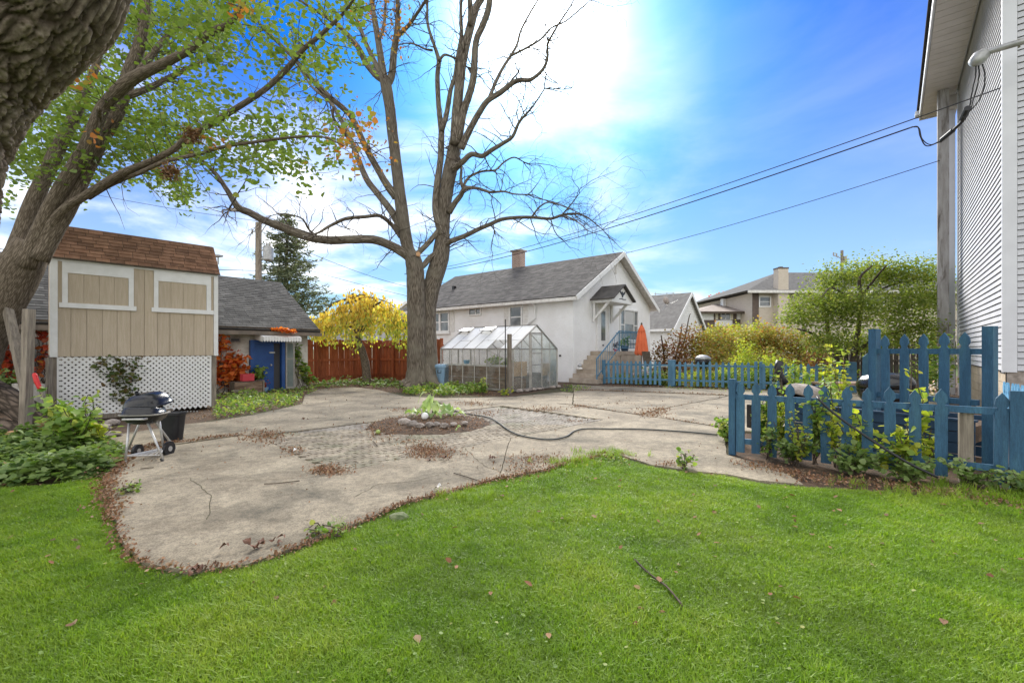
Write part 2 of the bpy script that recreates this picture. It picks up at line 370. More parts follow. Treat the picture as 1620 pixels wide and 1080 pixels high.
# ---- GN instancer for uncountable stuff: one object whose own mesh holds the tuft shapes and the points
def scatter_gn(name, variants, pos, rot, scl, tint, mat):
    vs, fs, vid = [], [], []
    for k, (tv, tf) in enumerate(variants):
        o = len(vs); vs += [tuple(x) for x in tv]; fs += [tuple(o + a for a in f) for f in tf]; vid += [k] * len(tv)
    nv = len(vs); n = len(pos); allv = np.concatenate([np.array(vs), pos])
    me = bpy.data.meshes.new(name); me.from_pydata([], [], [])
    me = bpy.data.meshes.new(name); me.from_pydata(vs, [], fs); me.vertices.add(n); me.vertices.foreach_set('co', allv.ravel().astype('f'))
    me.materials.append(mat)
    def at(nm, ty, arr, key):
        a = me.attributes.new(nm, ty, 'POINT'); a.data.foreach_set(key, arr.astype('f' if ty != 'INT' else 'i').ravel())
    at('vid', 'INT', np.array(vid + [-1] * n), 'value')
    at('rot', 'FLOAT_VECTOR', np.concatenate([np.zeros((nv, 3)), rot]), 'vector')
    at('scl', 'FLOAT', np.concatenate([np.ones(nv), scl]), 'value')
    at('tint', 'FLOAT', np.concatenate([np.zeros(nv), tint]), 'value')
    at('pick', 'INT', np.concatenate([np.full(nv, -1), rng.integers(0, len(variants), n)]), 'value')
    o = link(name, me)
    g = bpy.data.node_groups.new(name, 'GeometryNodeTree')
    g.interface.new_socket('Geometry', in_out='INPUT', socket_type='NodeSocketGeometry')
    g.interface.new_socket('Geometry', in_out='OUTPUT', socket_type='NodeSocketGeometry')
    gi = g.nodes.new('NodeGroupInput'); go = g.nodes.new('NodeGroupOutput'); jn = g.nodes.new('GeometryNodeJoinGeometry')
    def na(nm, ty): x = g.nodes.new('GeometryNodeInputNamedAttribute'); x.data_type = ty; x.inputs[0].default_value = nm; return x.outputs[0]
    def eq(a, b): x = g.nodes.new('FunctionNodeCompare'); x.data_type = 'INT'; x.operation = 'EQUAL'; g.links.new(a, x.inputs[2]); x.inputs[3].default_value = b; return x.outputs[0]
    def sepg(b): x = g.nodes.new('GeometryNodeSeparateGeometry'); g.links.new(gi.outputs[0], x.inputs[0]); g.links.new(eq(na('vid', 'INT'), b), x.inputs[1]); return x.outputs[0]
    mp = g.nodes.new('GeometryNodeMeshToPoints'); g.links.new(sepg(-1), mp.inputs[0])
    for k in range(len(variants)):
        ip = g.nodes.new('GeometryNodeInstanceOnPoints'); g.links.new(mp.outputs[0], ip.inputs['Points'])
        g.links.new(eq(na('pick', 'INT'), k), ip.inputs['Selection']); g.links.new(sepg(k), ip.inputs['Instance'])
        g.links.new(na('rot', 'FLOAT_VECTOR'), ip.inputs['Rotation']); g.links.new(na('scl', 'FLOAT'), ip.inputs['Scale']); g.links.new(ip.outputs[0], jn.inputs[0])
    g.links.new(jn.outputs[0], go.inputs[0])
    md = o.modifiers.new('scatter', 'NODES'); md.node_group = g
    return o
def inpoly(x, y, poly):
    c = np.zeros(len(x), bool); j = len(poly) - 1
    for i in range(len(poly)):
        xi, yi = poly[i][:2]; xj, yj = poly[j][:2]
        k = ((yi > y) != (yj > y)) & (x < (xj - xi) * (y - yi) / ((yj - yi) or 1e-12) + xi); c ^= k; j = i
    return c
def edge_dist(x, y, poly):
    d = np.full(len(x), 1e9); p = np.array([q[:2] for q in poly])
    for i in range(len(p)):
        a, b = p[i - 1], p[i]; ab = b - a; L = (ab ** 2).sum() or 1e-12
        t = np.clip(((x - a[0]) * ab[0] + (y - a[1]) * ab[1]) / L, 0, 1)
        d = np.minimum(d, np.hypot(x - a[0] - t * ab[0], y - a[1] - t * ab[1]))
    return d

# ---------------------------------------------------------------- materials
C = {}
C['concrete'] = pm('concrete', (.18, .147, .10), (.37, .315, .225), grain=.42, scale=1.5, rough=.9, bump=.5, bscale=90, c3=(.115, .10, .07), s3=.8, detail=9, lo=.3, hi=.7, bdist=.006)
C['concrete_step'] = pm('concrete_step', (.34, .28, .22), (.48, .41, .33), scale=3, rough=.9, bump=.4, bscale=60)
C['paver'] = pm('paver', (.215, .178, .128), (.34, .29, .215), grain=.3, scale=2.2, rough=.9, bump=.5, bscale=70, rnd=.22, attr=.0, c3=(.17, .165, .10), s3=1.1)
C['joint'] = pm('joint_soil', (.05, .045, .025), (.09, .08, .035), scale=6, rough=1, bump=.6, bscale=80)
C['soil'] = pm('soil', (.06, .042, .028), (.14, .085, .05), scale=7, rough=1, bump=1, bscale=50, bdist=.02)
C['turf'] = pm('turf', (.045, .075, .015), (.10, .14, .03), scale=3, rough=1, bump=.8, bscale=60, c3=(.13, .115, .05), s3=1.2)
C['stucco'] = pm('white_stucco', (.78, .77, .75), (.85, .845, .835), scale=1.2, rough=.9, bump=.9, bscale=11, bdist=.03)
C['white'] = pm('white_paint', (.74, .73, .70), (.82, .81, .79), scale=5, rough=.5)
C['offwhite'] = pm('weathered_white', (.58, .55, .51), (.74, .72, .68), scale=6, rough=.7, bump=.2, bscale=30)
C['cream'] = pm('cream_wall', (.62, .56, .43), (.7, .64, .52), scale=2, rough=.9)
C['shed_board'] = pm('tan_board', (.47, .385, .28), (.54, .45, .34), scale=3, rough=.8, bump=.35, bscale=14, st=(9, 9, .8), rnd=.035)
C['garage_wall'] = pm('garage_stucco', (.52, .49, .43), (.66, .63, .57), scale=1.5, rough=.9, bump=.8, bscale=14, bdist=.03, c3=(.3, .25, .2), s3=.9)
C['shingle_grey'] = pm('grey_shingle', (.052, .050, .047), (.09, .087, .081), scale=3, rough=.95, bump=.5, bscale=60, attr=.38)
C['shingle_house'] = pm('charcoal_shingle', (.075, .070, .066), (.12, .112, .104), scale=3, rough=.95, bump=.5, bscale=60, attr=.35)
C['shingle_light'] = pm('pale_shingle', (.19, .18, .165), (.26, .25, .23), scale=3, rough=.95, attr=.2)
C['shingle_taupe'] = pm('taupe_shingle', (.26, .215, .18), (.34, .29, .25), scale=3, rough=.95, attr=.2)
C['shingle_brown'] = pm('brown_shingle', (.185, .095, .055), (.28, .15, .09), scale=5, rough=.95, bump=.6, bscale=70, rnd=.30)
C['felt'] = pm('roof_felt', (.035, .03, .028), (.05, .045, .04), scale=4, rough=1)
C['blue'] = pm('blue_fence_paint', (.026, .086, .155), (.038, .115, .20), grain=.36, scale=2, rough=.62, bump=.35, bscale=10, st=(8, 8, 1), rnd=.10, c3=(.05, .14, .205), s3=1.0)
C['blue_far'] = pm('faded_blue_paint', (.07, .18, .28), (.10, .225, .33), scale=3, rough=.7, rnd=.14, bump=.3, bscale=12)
C['blue_light'] = pm('pale_blue_paint', (.12, .33, .52), (.16, .40, .60), scale=3, rough=.7, rnd=.08)
C['navy'] = pm('navy_board', (.016, .045, .085), (.026, .062, .11), scale=3, rough=.7, rnd=.15)
C['door_blue'] = pm('deep_blue_paint', (.012, .055, .20), (.018, .075, .25), scale=2, rough=.5)
C['redwood'] = pm('red_stained_wood', (.28, .075, .03), (.42, .13, .055), scale=3, rough=.8, bump=.3, bscale=12, st=(8, 8, 1), rnd=.22)
C['oldwood'] = pm('weathered_wood', (.17, .14, .11), (.31, .265, .21), scale=4, rough=.9, bump=.9, bscale=16, st=(9, 9, .7), rnd=.1)
C['darkwood'] = pm('dark_fence_wood', (.05, .042, .035), (.10, .085, .07), scale=4, rough=.95, st=(6, 6, .7), rnd=.3, bump=.4, bscale=14)
C['bark'] = barkm('grey_brown_bark', (.085, .068, .05), (.31, .265, .21), 26, 4, 1.0, .03, c3=(.22, .195, .15))
C['bark_maple'] = barkm('maple_bark', (.085, .065, .045), (.23, .185, .14), 60, 9, .5, .010)
C['bark_dark'] = pm('twig_bark', (.06, .045, .033), (.11, .085, .062), scale=8, rough=.95)
C['log'] = barkm('log_bark', (.05, .038, .028), (.17, .13, .10), 20, 5, 1, .03)
C['mossy'] = pm('mossy_stone', (.09, .12, .05), (.19, .21, .11), scale=14, rough=1, bump=.6, bscale=40)
C['cutwood'] = pm('cut_wood', (.42, .24, .12), (.55, .33, .18), scale=12, rough=.9)
C['black_enamel'] = pm('black_enamel', (.012, .012, .013), (.02, .02, .022), scale=5, rough=.2, spec=.35, coat=.12, bump=.04, bscale=6)
C['black_plastic'] = pm('black_plastic', (.012, .012, .014), (.022, .022, .025), scale=6, rough=.42)
C['grey_metal'] = pm('grey_tube', (.46, .45, .43), (.58, .57, .55), scale=9, rough=.42, metal=.55)
C['alu'] = pm('dull_aluminium', (.30, .28, .25), (.42, .40, .36), scale=6, rough=.55, metal=.5)
C['galv'] = pm('galvanised', (.33, .33, .32), (.46, .46, .45), scale=6, rough=.45, metal=.4)
C['rubber'] = pm('hose_rubber', (.03, .035, .032), (.06, .065, .06), scale=20, rough=.6)
C['cable'] = pm('cable', (.02, .02, .022), rough=.6)
C['siding'] = pm('pale_grey_siding', (.50, .50, .52), (.56, .56, .58), scale=1.5, rough=.55, rnd=.02)
C['vinyl'] = pm('vinyl_trim', (.62, .62, .64), (.68, .68, .70), scale=2, rough=.5)
C['soffit'] = pm('soffit_vinyl', (.52, .47, .43), (.58, .53, .49), scale=2, rough=.6, rnd=.03)
C['gapdark'] = pm('gap', (.06, .06, .065), rough=1)
C['block'] = pm('tan_block', (.50, .40, .28), (.62, .52, .39), scale=6, rough=.9, rnd=.08, bump=.5, bscale=30)
C['greypost'] = pm('grey_painted_post', (.30, .28, .26), (.42, .40, .38), scale=3, rough=.8, st=(4, 4, .6), c3=(.13, .11, .09), s3=2.2)
C['pane'] = pm('window_pane', (.03, .04, .045), (.09, .11, .11), scale=1.7, rough=.06, spec=.9)
C['pane_grey'] = pm('grey_window_pane', (.10, .11, .115), (.22, .23, .23), scale=2.5, rough=.08, spec=.9)
C['curtain'] = pm('pale_blind', (.5, .5, .48), rough=.9)
C['orange'] = pm('orange_canvas', (.62, .13, .05), (.72, .17, .07), scale=4, rough=.85, bump=.3, bscale=9)
C['red'] = pm('red_plastic', (.55, .02, .02), rough=.4)
C['redbox'] = pm('red_box', (.52, .045, .06), rough=.5)
C['bluebin'] = pm('blue_grey_plastic', (.20, .33, .46), (.26, .39, .52), scale=4, rough=.5)
C['stone'] = pm('stone', (.20, .17, .145), (.38, .33, .29), scale=9, rough=.9, bump=.5, bscale=30, rnd=.25)
C['brick_tan'] = pm('tan_brick', (.50, .42, .33), (.58, .50, .41), rough=.9, brick=(.22, .075, .012, (.52, .47, .40)), uv=True)
C['brick_brown'] = pm('brown_brick', (.12, .085, .07), (.17, .125, .10), rough=.9, brick=(.22, .075, .012, (.10, .08, .07)), uv=True)
C['brick_red'] = pm('chimney_brick', (.20, .10, .07), (.30, .17, .12), rough=.9, brick=(.21, .07, .014, (.38, .34, .30)), uv=True)
C['osb'] = pm('osb_board', (.42, .27, .15), (.60, .44, .28), scale=16, rough=.9)
C['bedwood'] = pm('bed_boards', (.15, .095, .06), (.30, .21, .145), scale=3, rough=.9, st=(1, 1, 5))
C['bedwood_grey'] = pm('grey_bed_boards', (.20, .19, .18), (.34, .33, .31), scale=3, rough=.9, st=(1, 1, 5))
C['g_wall'] = glassm('greenhouse_pane', (.98, .985, .98), .94, (.66, .66, .62), .25)
C['g_roof'] = glassm('greenhouse_roof_pane', (.97, .98, .98), .12, (.95, .95, .93), .5, 1.06)
C['g_scr'] = glassm('screen_mesh', (.7, .75, .72), .35, (.35, .40, .38), .5)
C['needle'] = leafm('spruce_needles', [(.09, .12, .07), (.15, .18, .10), (.24, .24, .14)], .2)
C['maple'] = leafm('maple_leaves', [(.085, .135, .025), (.13, .19, .04), (.19, .25, .065), (.15, .20, .055), (.30, .26, .08)], .45)
C['maple_orange'] = leafm('turning_leaves', [(.42, .17, .04), (.35, .11, .03), (.22, .20, .05), (.30, .12, .05)], .45)
C['yellow'] = leafm('yellow_leaves', [(.52, .29, .05), (.66, .46, .09), (.64, .50, .11), (.44, .46, .09), (.30, .38, .07)], .5)
C['locust'] = leafm('fine_green_leaves', [(.12, .165, .035), (.19, .245, .05), (.26, .31, .075), (.36, .34, .10)], .5)
C['hedge'] = leafm('mixed_hedge_leaves', [(.30, .11, .05), (.40, .18, .06), (.32, .28, .08), (.22, .25, .06), (.52, .38, .09), (.38, .40, .10), (.17, .21, .05)], .4)
C['hedge_red'] = leafm('russet_hedge_leaves', [(.16, .05, .035), (.25, .09, .05), (.17, .14, .05), (.30, .17, .08)], .4)
C['hedge_yel'] = leafm('yellow_green_hedge', [(.50, .42, .06), (.38, .40, .06), (.26, .33, .05), (.45, .30, .05)], .45)
C['lime'] = leafm('bright_yellow_green_leaves', [(.36, .40, .05), (.48, .46, .07), (.28, .36, .05), (.18, .28, .04)], .5)
C['weed'] = leafm('weed_leaves', [(.10, .19, .03), (.17, .27, .05), (.24, .34, .08), (.36, .36, .09)], .4)
C['ivy'] = leafm('ground_ivy', [(.07, .13, .03), (.12, .19, .045), (.17, .25, .06), (.24, .31, .12), (.14, .21, .05)], .35)
C['vine_or'] = leafm('orange_vine_leaves', [(.55, .13, .03), (.62, .20, .04), (.50, .07, .03), (.66, .30, .05)], .4)
C['vine_red'] = leafm('red_vine_leaves', [(.42, .05, .03), (.50, .09, .04), (.30, .05, .03), (.45, .2, .05)], .4)
C['vine_dk'] = leafm('dark_vine_leaves', [(.07, .12, .03), (.13, .15, .04), (.16, .09, .04)], .3)
C['litter'] = leafm('fallen_leaves', [(.26, .125, .065), (.17, .08, .045), (.35, .20, .115), (.12, .065, .04), (.42, .29, .18)], .15, .9)
C['bigleaf'] = leafm('wilted_leaves', [(.24, .36, .11), (.34, .46, .18), (.46, .54, .28), (.16, .26, .08)], .4, .5)
C['deadleaf'] = pm('dry_brown_leaf', (.10, .05, .03), (.20, .10, .065), scale=20, rough=.8)
C['grass'] = leafm('grass_blades', [(.105, .19, .011), (.165, .285, .016), (.22, .34, .024), (.28, .36, .04)], .4, .5, inst=True, patch=((.27, .31, .06), .9, .4))
C['flower'] = leafm('pink_white_flowers', [(.75, .5, .55), (.8, .75, .7), (.7, .35, .45)], .3)
C['greenhusk'] = pm('green_husk', (.30, .38, .10), (.36, .44, .14), rough=.6)
# ---------------------------------------------------------------- ground, lawn, patio
def structure(name, mb, mat, **k):
    o = obj(name, mb, mat, None, **k); o['kind'] = 'structure'; return o
structure('ground', MB().poly([(-700, -60, -.03), (700, -60, -.03), (700, 1400, -.03), (-700, 1400, -.03)]), C['turf'])
structure('yard_soil', MB().poly([(-24, 2.6, -.008), (24, 2.6, -.008), (24, 34, -.008), (-24, 34, -.008)]), C['soil'])
EDGE = [(165, 755), (172, 800), (192, 865), (225, 895), (300, 909), (390, 898), (450, 877), (540, 843), (600, 816), (640, 798), (720, 778), (790, 758), (860, 746), (900, 732), (962, 719), (985, 723), (1030, 738), (1090, 747), (1150, 753), (1200, 763), (1272, 770)]
def g2(p): v = G(*p); return (v.x, v.y)
lawn = [(-16, .1), (16, .1), (16, 4.0)] + [g2(p) for p in [(1640, 808), (1500, 792), (1400, 782), (1310, 775)]] + [g2(p) for p in EDGE[::-1]] + [g2(p) for p in [(100, 768), (0, 775)]] + [(-16, 5.2)]
structure('lawn', MB().poly([(x, y, 0) for x, y in lawn]), C['turf'])
def jag(poly, step=.18, amp=.022):
    o = []
    for i in range(len(poly)):
        a = Vector(poly[i]); b = Vector(poly[(i + 1) % len(poly)]); n = max(1, int((b - a).length / step))
        for k in range(n):
            q = a.lerp(b, k / n); w = noise.noise_vector(Vector((q.x * 3.1, q.y * 3.1, 0.3))); w2 = noise.noise_vector(Vector((q.x * 11, q.y * 11, 4)))
            o.append(Vector((q.x + w.x * amp + w2.x * amp * .5, q.y + w.y * amp + w2.y * amp * .5)))
    return o
def inset(poly, d):
    n = len(poly); A = sum(poly[i].x * poly[(i + 1) % n].y - poly[(i + 1) % n].x * poly[i].y for i in range(n)); sgn = 1 if A > 0 else -1; o = []
    for i in range(n):
        e1 = (poly[i] - poly[i - 1]).normalized(); e2 = (poly[(i + 1) % n] - poly[i]).normalized()
        nn = Vector((-e1.y - e2.y, e1.x + e2.x)) * sgn
        nn = nn.normalized() if nn.length > 1e-6 else Vector((-e1.y, e1.x)) * sgn
        o.append(poly[i] + nn * d)
    return o if sgn > 0 else o[::-1]
PN = Vector((-2.07, 5.22)); PR = Vector((1.85, 9.2)); PL = Vector((-4.17, 7.48)); PB = PR + PL - PN
def up(v): return (CX + v.x / v.y * FP, HY + CH * FP / v.y)
M1 = PN.lerp(PR, .52)
slabs = {
 'front': EDGE[:12] + [up(M1), up(PN), up(PL), (378, 692), (267, 708), (160, 716)],
 'mid': EDGE[11:] + [(1240, 748), (1200, 735), (1150, 722), (1148, 700), (1165, 684), (1140, 678), (1060, 665), (1010, 658), (905, 642), (880, 639.5), up(PR), up(M1)],
 'back': [(160, 714), (267, 706), (378, 690), up(PL), up(PB), up(PR), (880, 639), (905, 641), (907, 623), (890, 621), (805, 629), (700, 631), (640, 628), (600, 618), (560, 613), (505, 616), (482, 626), (478, 640), (400, 658), (340, 668), (290, 673), (160, 693)],
 'r1': [(907, 641), (1010, 657), (1070, 643), (1135, 631), (1150, 627), (1000, 621), (908, 618)],
 'r2': [(1011, 658), (1060, 664.5), (1140, 677), (1166, 683), (1300, 690), (1460, 668), (1500, 630), (1151, 627.5), (1136, 631.5), (1071, 643.5)],
 'walk': [(905, 617), (1000, 620), (1150, 626), (1500, 629), (1500, 622), (1150, 617), (1000, 613), (905, 609)],
}
allp = MB()
patio = structure('patio', MB().poly([(v[0], v[1], -.004) for v in [g2(p) for p in [(165, 757), (225, 893), (300, 907), (450, 875), (790, 757), (962, 720), (1030, 738), (1268, 769), (1152, 722), (1166, 684), (1300, 690), (1460, 668), (1500, 622), (905, 609), (805, 628), (505, 615), (478, 640), (290, 672), (160, 692)]]]), C['joint'])
for k, pl in slabs.items():
    q = inset(jag([g2(p) for p in pl]), .005)
    b = MB().prism([(v.x, v.y, -.05) for v in q], (0, 0, .075 + .004 * random.random()))
    obj('concrete_slab', b, C['concrete'], patio)
def crack(pts, w=.006):
    q = []
    for i in range(len(pts) - 1):
        a, b_ = Vector(g2(pts[i])), Vector(g2(pts[i + 1])); n_ = max(2, int((b_ - a).length / .05))
        for k in range(n_): c = a.lerp(b_, k / n_); w3 = noise.noise_vector(Vector((c.x * 7, c.y * 7, 3))); q.append(c + Vector((w3.x, w3.y)) * .03)
    m = MB()
    for i in range(len(q) - 1):
        d = (q[i + 1] - q[i]).normalized(); s_ = Vector((-d.y, d.x)) * w * (.5 + .5 * abs(noise.noise(Vector((q[i].x * 5, q[i].y * 5, 8)))))
        m.poly([(q[i].x + s_.x, q[i].y + s_.y, .0305), (q[i].x - s_.x, q[i].y - s_.y, .0305), (q[i + 1].x - s_.x, q[i + 1].y - s_.y, .0305), (q[i + 1].x + s_.x, q[i + 1].y + s_.y, .0305)])
    obj('crack', m, C['joint'], patio)
for cp in ([(378, 765), (420, 763), (474, 760)], [(300, 760), (335, 790), (330, 830)], [(560, 790), (600, 770), (660, 765), (700, 752)], [(880, 655), (905, 668), (960, 672)], [(930, 690), (980, 700), (1040, 712)], [(474, 760), (520, 756), (560, 740)], [(735, 712), (752, 728), (770, 742), (800, 752)], [(780, 720), (830, 735), (860, 744)], [(1070, 643), (1100, 648), (1150, 655)], [(700, 631), (745, 637), (790, 641)]): crack(cp, .0045)
# interlocking pavers
ax = (PR - PN).normalized(); bx = Vector((-ax.y, ax.x)); LA = (PR - PN).length; LB = (PL - PN).length
PW, PH, ZG, GP = .222, .111, .016, .0035
def paver_pts(ins):
    t = []
    for i in range(5): t.append((-PW / 2 + PW * i / 4, ZG * (-1 if i % 2 == 0 else 1)))
    q = [(min(max(x, -PW / 2 + ins), PW / 2 - ins), y - PH / 2 + ins) for x, y in t] + [(min(max(x, -PW / 2 + ins), PW / 2 - ins), y + PH / 2 - ins) for x, y in t[::-1]]
    return q
def paver_mb(top=True):
    a = paver_pts(GP); b = paver_pts(GP + .006); n = len(a); m = MB()
    m.v = [Vector((x, y, -.05)) for x, y in a] + [Vector((x, y, -.004)) for x, y in a] + [Vector((x, y, 0)) for x, y in b]
    for l in (0, 1):
        for k in range(n): m.f.append((l * n + k, l * n + (k + 1) % n, (l + 1) * n + (k + 1) % n, (l + 1) * n + k)); m.r.append(.5)
    m.f.append(tuple(range(2 * n, 3 * n))); m.r.append(.5); return m
pme = mesh_of('paver', paver_mb(), C['paver'])
RC = Vector((-1.57, 8.7)); RR = 1.12
sites = []
for j in range(int(LB / PH)):
    for i in range(int(LA / PW) + 1):
        a = (i + (.5 if j % 2 else 0)) * PW + PW / 2 + .01; b = (j + .5) * PH + .02
        if a > LA - PW / 2: continue
        p = PN + ax * a + bx * b
        if (p - RC).length < RR: continue
        n_ = noise.noise(Vector((p.x * .6, p.y * .6, 2)))
        sites.append((p.length, p, j))
sites.sort(key=lambda s: s[0])
ang = math.atan2(ax.y, ax.x); far = MB(); tp = paver_mb()
for k, (d, p, j) in enumerate(sites):
    z = .024 + .006 * noise.noise(Vector((p.x * 1.3, p.y * 1.3, 0))) + random.uniform(-.0025, .0025)
    rot = (random.gauss(0, .012), random.gauss(0, .012), ang + random.gauss(0, .012) + (math.pi if j % 2 else 0))
    if k < 300: link('paver', pme, patio, (p.x, p.y, z), rot)
    else:
        M = Matrix.Rotation(rot[2], 3, 'Z'); i0 = len(far.v)
        far.v += [Vector((p.x, p.y, z)) + M @ v for v in tp.v]; far.f += [tuple(i0 + a for a in f) for f in tp.f]; far.r += [random.random()] * len(tp.f)
pf = pm('paver_far', (.19, .165, .135), (.30, .27, .225), scale=2.2, rough=.9, bump=.5, bscale=70, attr=.22, c3=(.17, .165, .10), s3=1.1)
o = obj('paver', far, pf, patio); o['kind'] = 'stuff'
bed = MB().lathe((RC.x, RC.y, -.02), [(RR + .12, .0), (RR - .02, .055), (RR - .4, .10), (.3, .14), (.01, .15)], 40)
structure('planting_bed', bed, C['soil'], smooth=True)

# ---------------------------------------------------------------- grass
N = 150000
Y = 1.55 * (9.2 / 1.55) ** rng.random(N * 2); X = (rng.random(N * 2) * 1700 - 40 - CX) / FP * Y
keep = rng.random(N * 2) < np.clip((Y / 7.5) ** .55, 0, 1); X, Y = X[keep], Y[keep]
ins = inpoly(X, Y, lawn); X, Y = X[ins], Y[ins]
ed = edge_dist(X, Y, [g2(p) for p in EDGE] + [g2(p) for p in EDGE[::-1]])
thin = np.array([noise.noise(Vector((x * 2.3, y * 2.3, 5))) for x, y in zip(X, Y)])
kp = rng.random(len(X)) < np.clip(ed / .14 + .12 + thin * .5, .05, 1); X, Y, ed = X[kp], Y[kp], ed[kp]
patchn = np.array([noise.noise(Vector((x * 1.1, y * 1.1, 9))) + .6 * noise.noise(Vector((x * 4, y * 4, 1))) for x, y in zip(X, Y)])
def tuft(n, h, sp, lean, w=.0042):
    v, f = [], []
    for i in range(n):
        a = random.uniform(0, 6.28); r = sp * random.random() ** .5; x, y = r * math.cos(random.uniform(0, 6.28)), r * math.sin(random.uniform(0, 6.28))
        hh = h * random.uniform(.55, 1.15); l = lean * random.uniform(.2, 1.2); ca, sa = math.cos(a), math.sin(a); px_, py_ = -sa * w / 2, ca * w / 2
        k = len(v); v += [(x - px_, y - py_, -.004), (x + px_, y + py_, -.004), (x + ca * l * .35 * hh - px_ * .8, y + sa * l * .35 * hh - py_ * .8, hh * .6), (x + ca * l * .35 * hh + px_ * .8, y + sa * l * .35 * hh + py_ * .8, hh * .6), (x + ca * l * hh, y + sa * l * hh, hh * (1 - .25 * l))]
        f += [(k, k + 1, k + 3), (k, k + 3, k + 2), (k + 2, k + 3, k + 4)]
    return v, f
vars_ = [tuft(16, .042, .045, .9), tuft(16, .036, .05, 1.2), tuft(14, .05, .04, .7), tuft(15, .034, .05, 1.5, .005)]
n = len(X)
pos = np.stack([X, Y, np.zeros(n)], 1); rot = np.stack([rng.normal(0, .12, n), rng.normal(0, .12, n), rng.uniform(0, 6.28, n)], 1)
scl = np.clip(rng.normal(.92, .18, n) * (1 + .35 * patchn) * np.clip(.55 + ed * 1.6, .5, 1), .35, 1.7)
tint = np.clip(.42 + .55 * patchn + rng.normal(0, .2, n) + np.clip(.25 - ed, 0, .25), 0, 1)
tag(scatter_gn('lawn_grass', vars_, pos, rot, scl, tint, C['grass']), 'short bright green mown grass of the lawn in front of the patio', 'grass', kind='stuff')
# longer tussocks at the edges
tv = [tuft(22, .16, .06, .8, .006), tuft(18, .2, .05, 1.0, .006)]
spots = []
for (cx, cy, n_, s_) in [(745, 790, 60, .14), (1500, 796, 40, .25), (1540, 786, 90, .35), (1420, 774, 20, .25), (960, 722, 90, .22), (905, 735, 70, .18), (520, 850, 6, .10), (1600, 796, 40, .3)]:
    c = G(cx, cy)
    for i in range(n_): spots.append((c.x + random.gauss(0, s_), c.y + random.gauss(0, s_ * .6)))
n = len(spots); sp = np.array(spots)
tag(scatter_gn('tall_grass', tv, np.stack([sp[:, 0], sp[:, 1], np.zeros(n)], 1), np.stack([rng.normal(0, .2, n), rng.normal(0, .2, n), rng.uniform(0, 6.28, n)], 1), rng.uniform(.3, .75, n), rng.uniform(.2, 1, n), C['grass']),
    'longer untrimmed grass tussocks along the patio edge and under the blue fence', 'grass', kind='stuff')

# ---------------------------------------------------------------- roofs in courses of single tabs
def tabs(mb, O, along, upv, L, H, tab, row, n, thick=.012, off=.35, cb=None):
    upn = upv.normalized(); rows = int(H / row) + 1
    for r_ in range(rows):
        s0 = r_ * row; s1 = min(H, s0 + row)
        if s1 - s0 < .02: continue
        x = -((r_ % 2) * tab * .5 + (r_ % 3) * tab * .17) ; 
        while x < L - .01:
            w = tab * random.uniform(.93, 1.07); a = max(0, x) ; b = min(L, x + w); x += w
            if b - a < .02: continue
            g = .004; a += g; b -= g
            lift = n * thick; l2 = n * .003
            q = [O + along * a + upn * s0, O + along * b + upn * s0, O + along * b + upn * (s1 + .01), O + along * a + upn * (s1 + .01)]
            if cb: cb(q, lift, l2); continue
            mb.hexa([q[0], q[1], q[2], q[3]], [q[0] + lift, q[1] + lift, q[2] + l2, q[3] + l2])
    return mb

# ---------------------------------------------------------------- white stucco house
A = Vector((2.65, 19.7, 0)); LW, GW = 11.35, 8.16
WZ, RZ = 3.80, 6.15
house = thing('white_stucco_house', 'white stucco house with grey shingle roof, brick chimney and front steps behind the greenhouse', 'house', A)
nU, nV = -U, -V       # outward normals of long wall and gable wall
b = MB()
b.hexa([A, A + U * GW, A + U * GW + V * LW, A + V * LW], [p + Vector((0, 0, WZ)) for p in (A, A + U * GW, A + U * GW + V * LW, A + V * LW)])
rp = A + U * GW / 2 + Vector((0, 0, RZ - .05)); Zw = Vector((0, 0, WZ))
b.prism([A + Zw + nV * 0, A + U * GW + Zw, rp], V * LW)
obj('wall', b, C['stucco'], house)
pit = math.atan2(RZ - WZ, GW / 2); sl = Vector((U.x * math.cos(pit), U.y * math.cos(pit), math.sin(pit))); nr = Vector((-U.x * math.sin(pit), -U.y * math.sin(pit), math.cos(pit)))
ov = .42; H = (GW / 2) / math.cos(pit) + ov
O1 = A + Zw - sl * ov + nV * .38; Lr = LW + .76
O1 = O1 + nr * .03
roof = obj('roof', MB().hexa([O1, O1 + V * Lr, O1 + V * Lr + sl * H, O1 + sl * H][::-1], [p + nr * .10 for p in (O1, O1 + V * Lr, O1 + V * Lr + sl * H, O1 + sl * H)][::-1]), C['felt'], house)
sl2 = Vector((-sl.x, -sl.y, sl.z)); nr2 = Vector((-nr.x, -nr.y, nr.z)); O2 = A + U * GW + Zw - sl2 * ov + nV * .38 + nr2 * .03
obj('roof', MB().hexa([O2, O2 + V * Lr, O2 + V * Lr + sl2 * H, O2 + sl2 * H], [p + nr2 * .10 for p in (O2, O2 + V * Lr, O2 + V * Lr + sl2 * H, O2 + sl2 * H)]), C['offwhite'], house)
st = obj('shingle', tabs(MB(), O1 + nr * .10 + V * Lr, -V, sl, Lr, H, .32, .14, nr), C['shingle_house'], roof); st['kind'] = 'stuff'
ch = A + V * 6.55 + U * (GW / 2 + .25)
cb_ = obj('chimney', MB().box((ch.x, ch.y, 6.5), (.62, .5, 1.5), math.atan2(V.y, V.x)), C['brick_red'], roof)
obj('chimney_cap', MB().box((ch.x, ch.y, 7.29), (.78, .66, .09), math.atan2(V.y, V.x)), C['stone'], cb_)
vp = A + V * 9.55 + U * 1.9 + Vector((0, 0, 4.95)); obj('roof_vent', MB().box(vp + Vector((0, 0, .1)), (.18, .18, .34), math.atan2(V.y, V.x)), C['black_plastic'], roof)
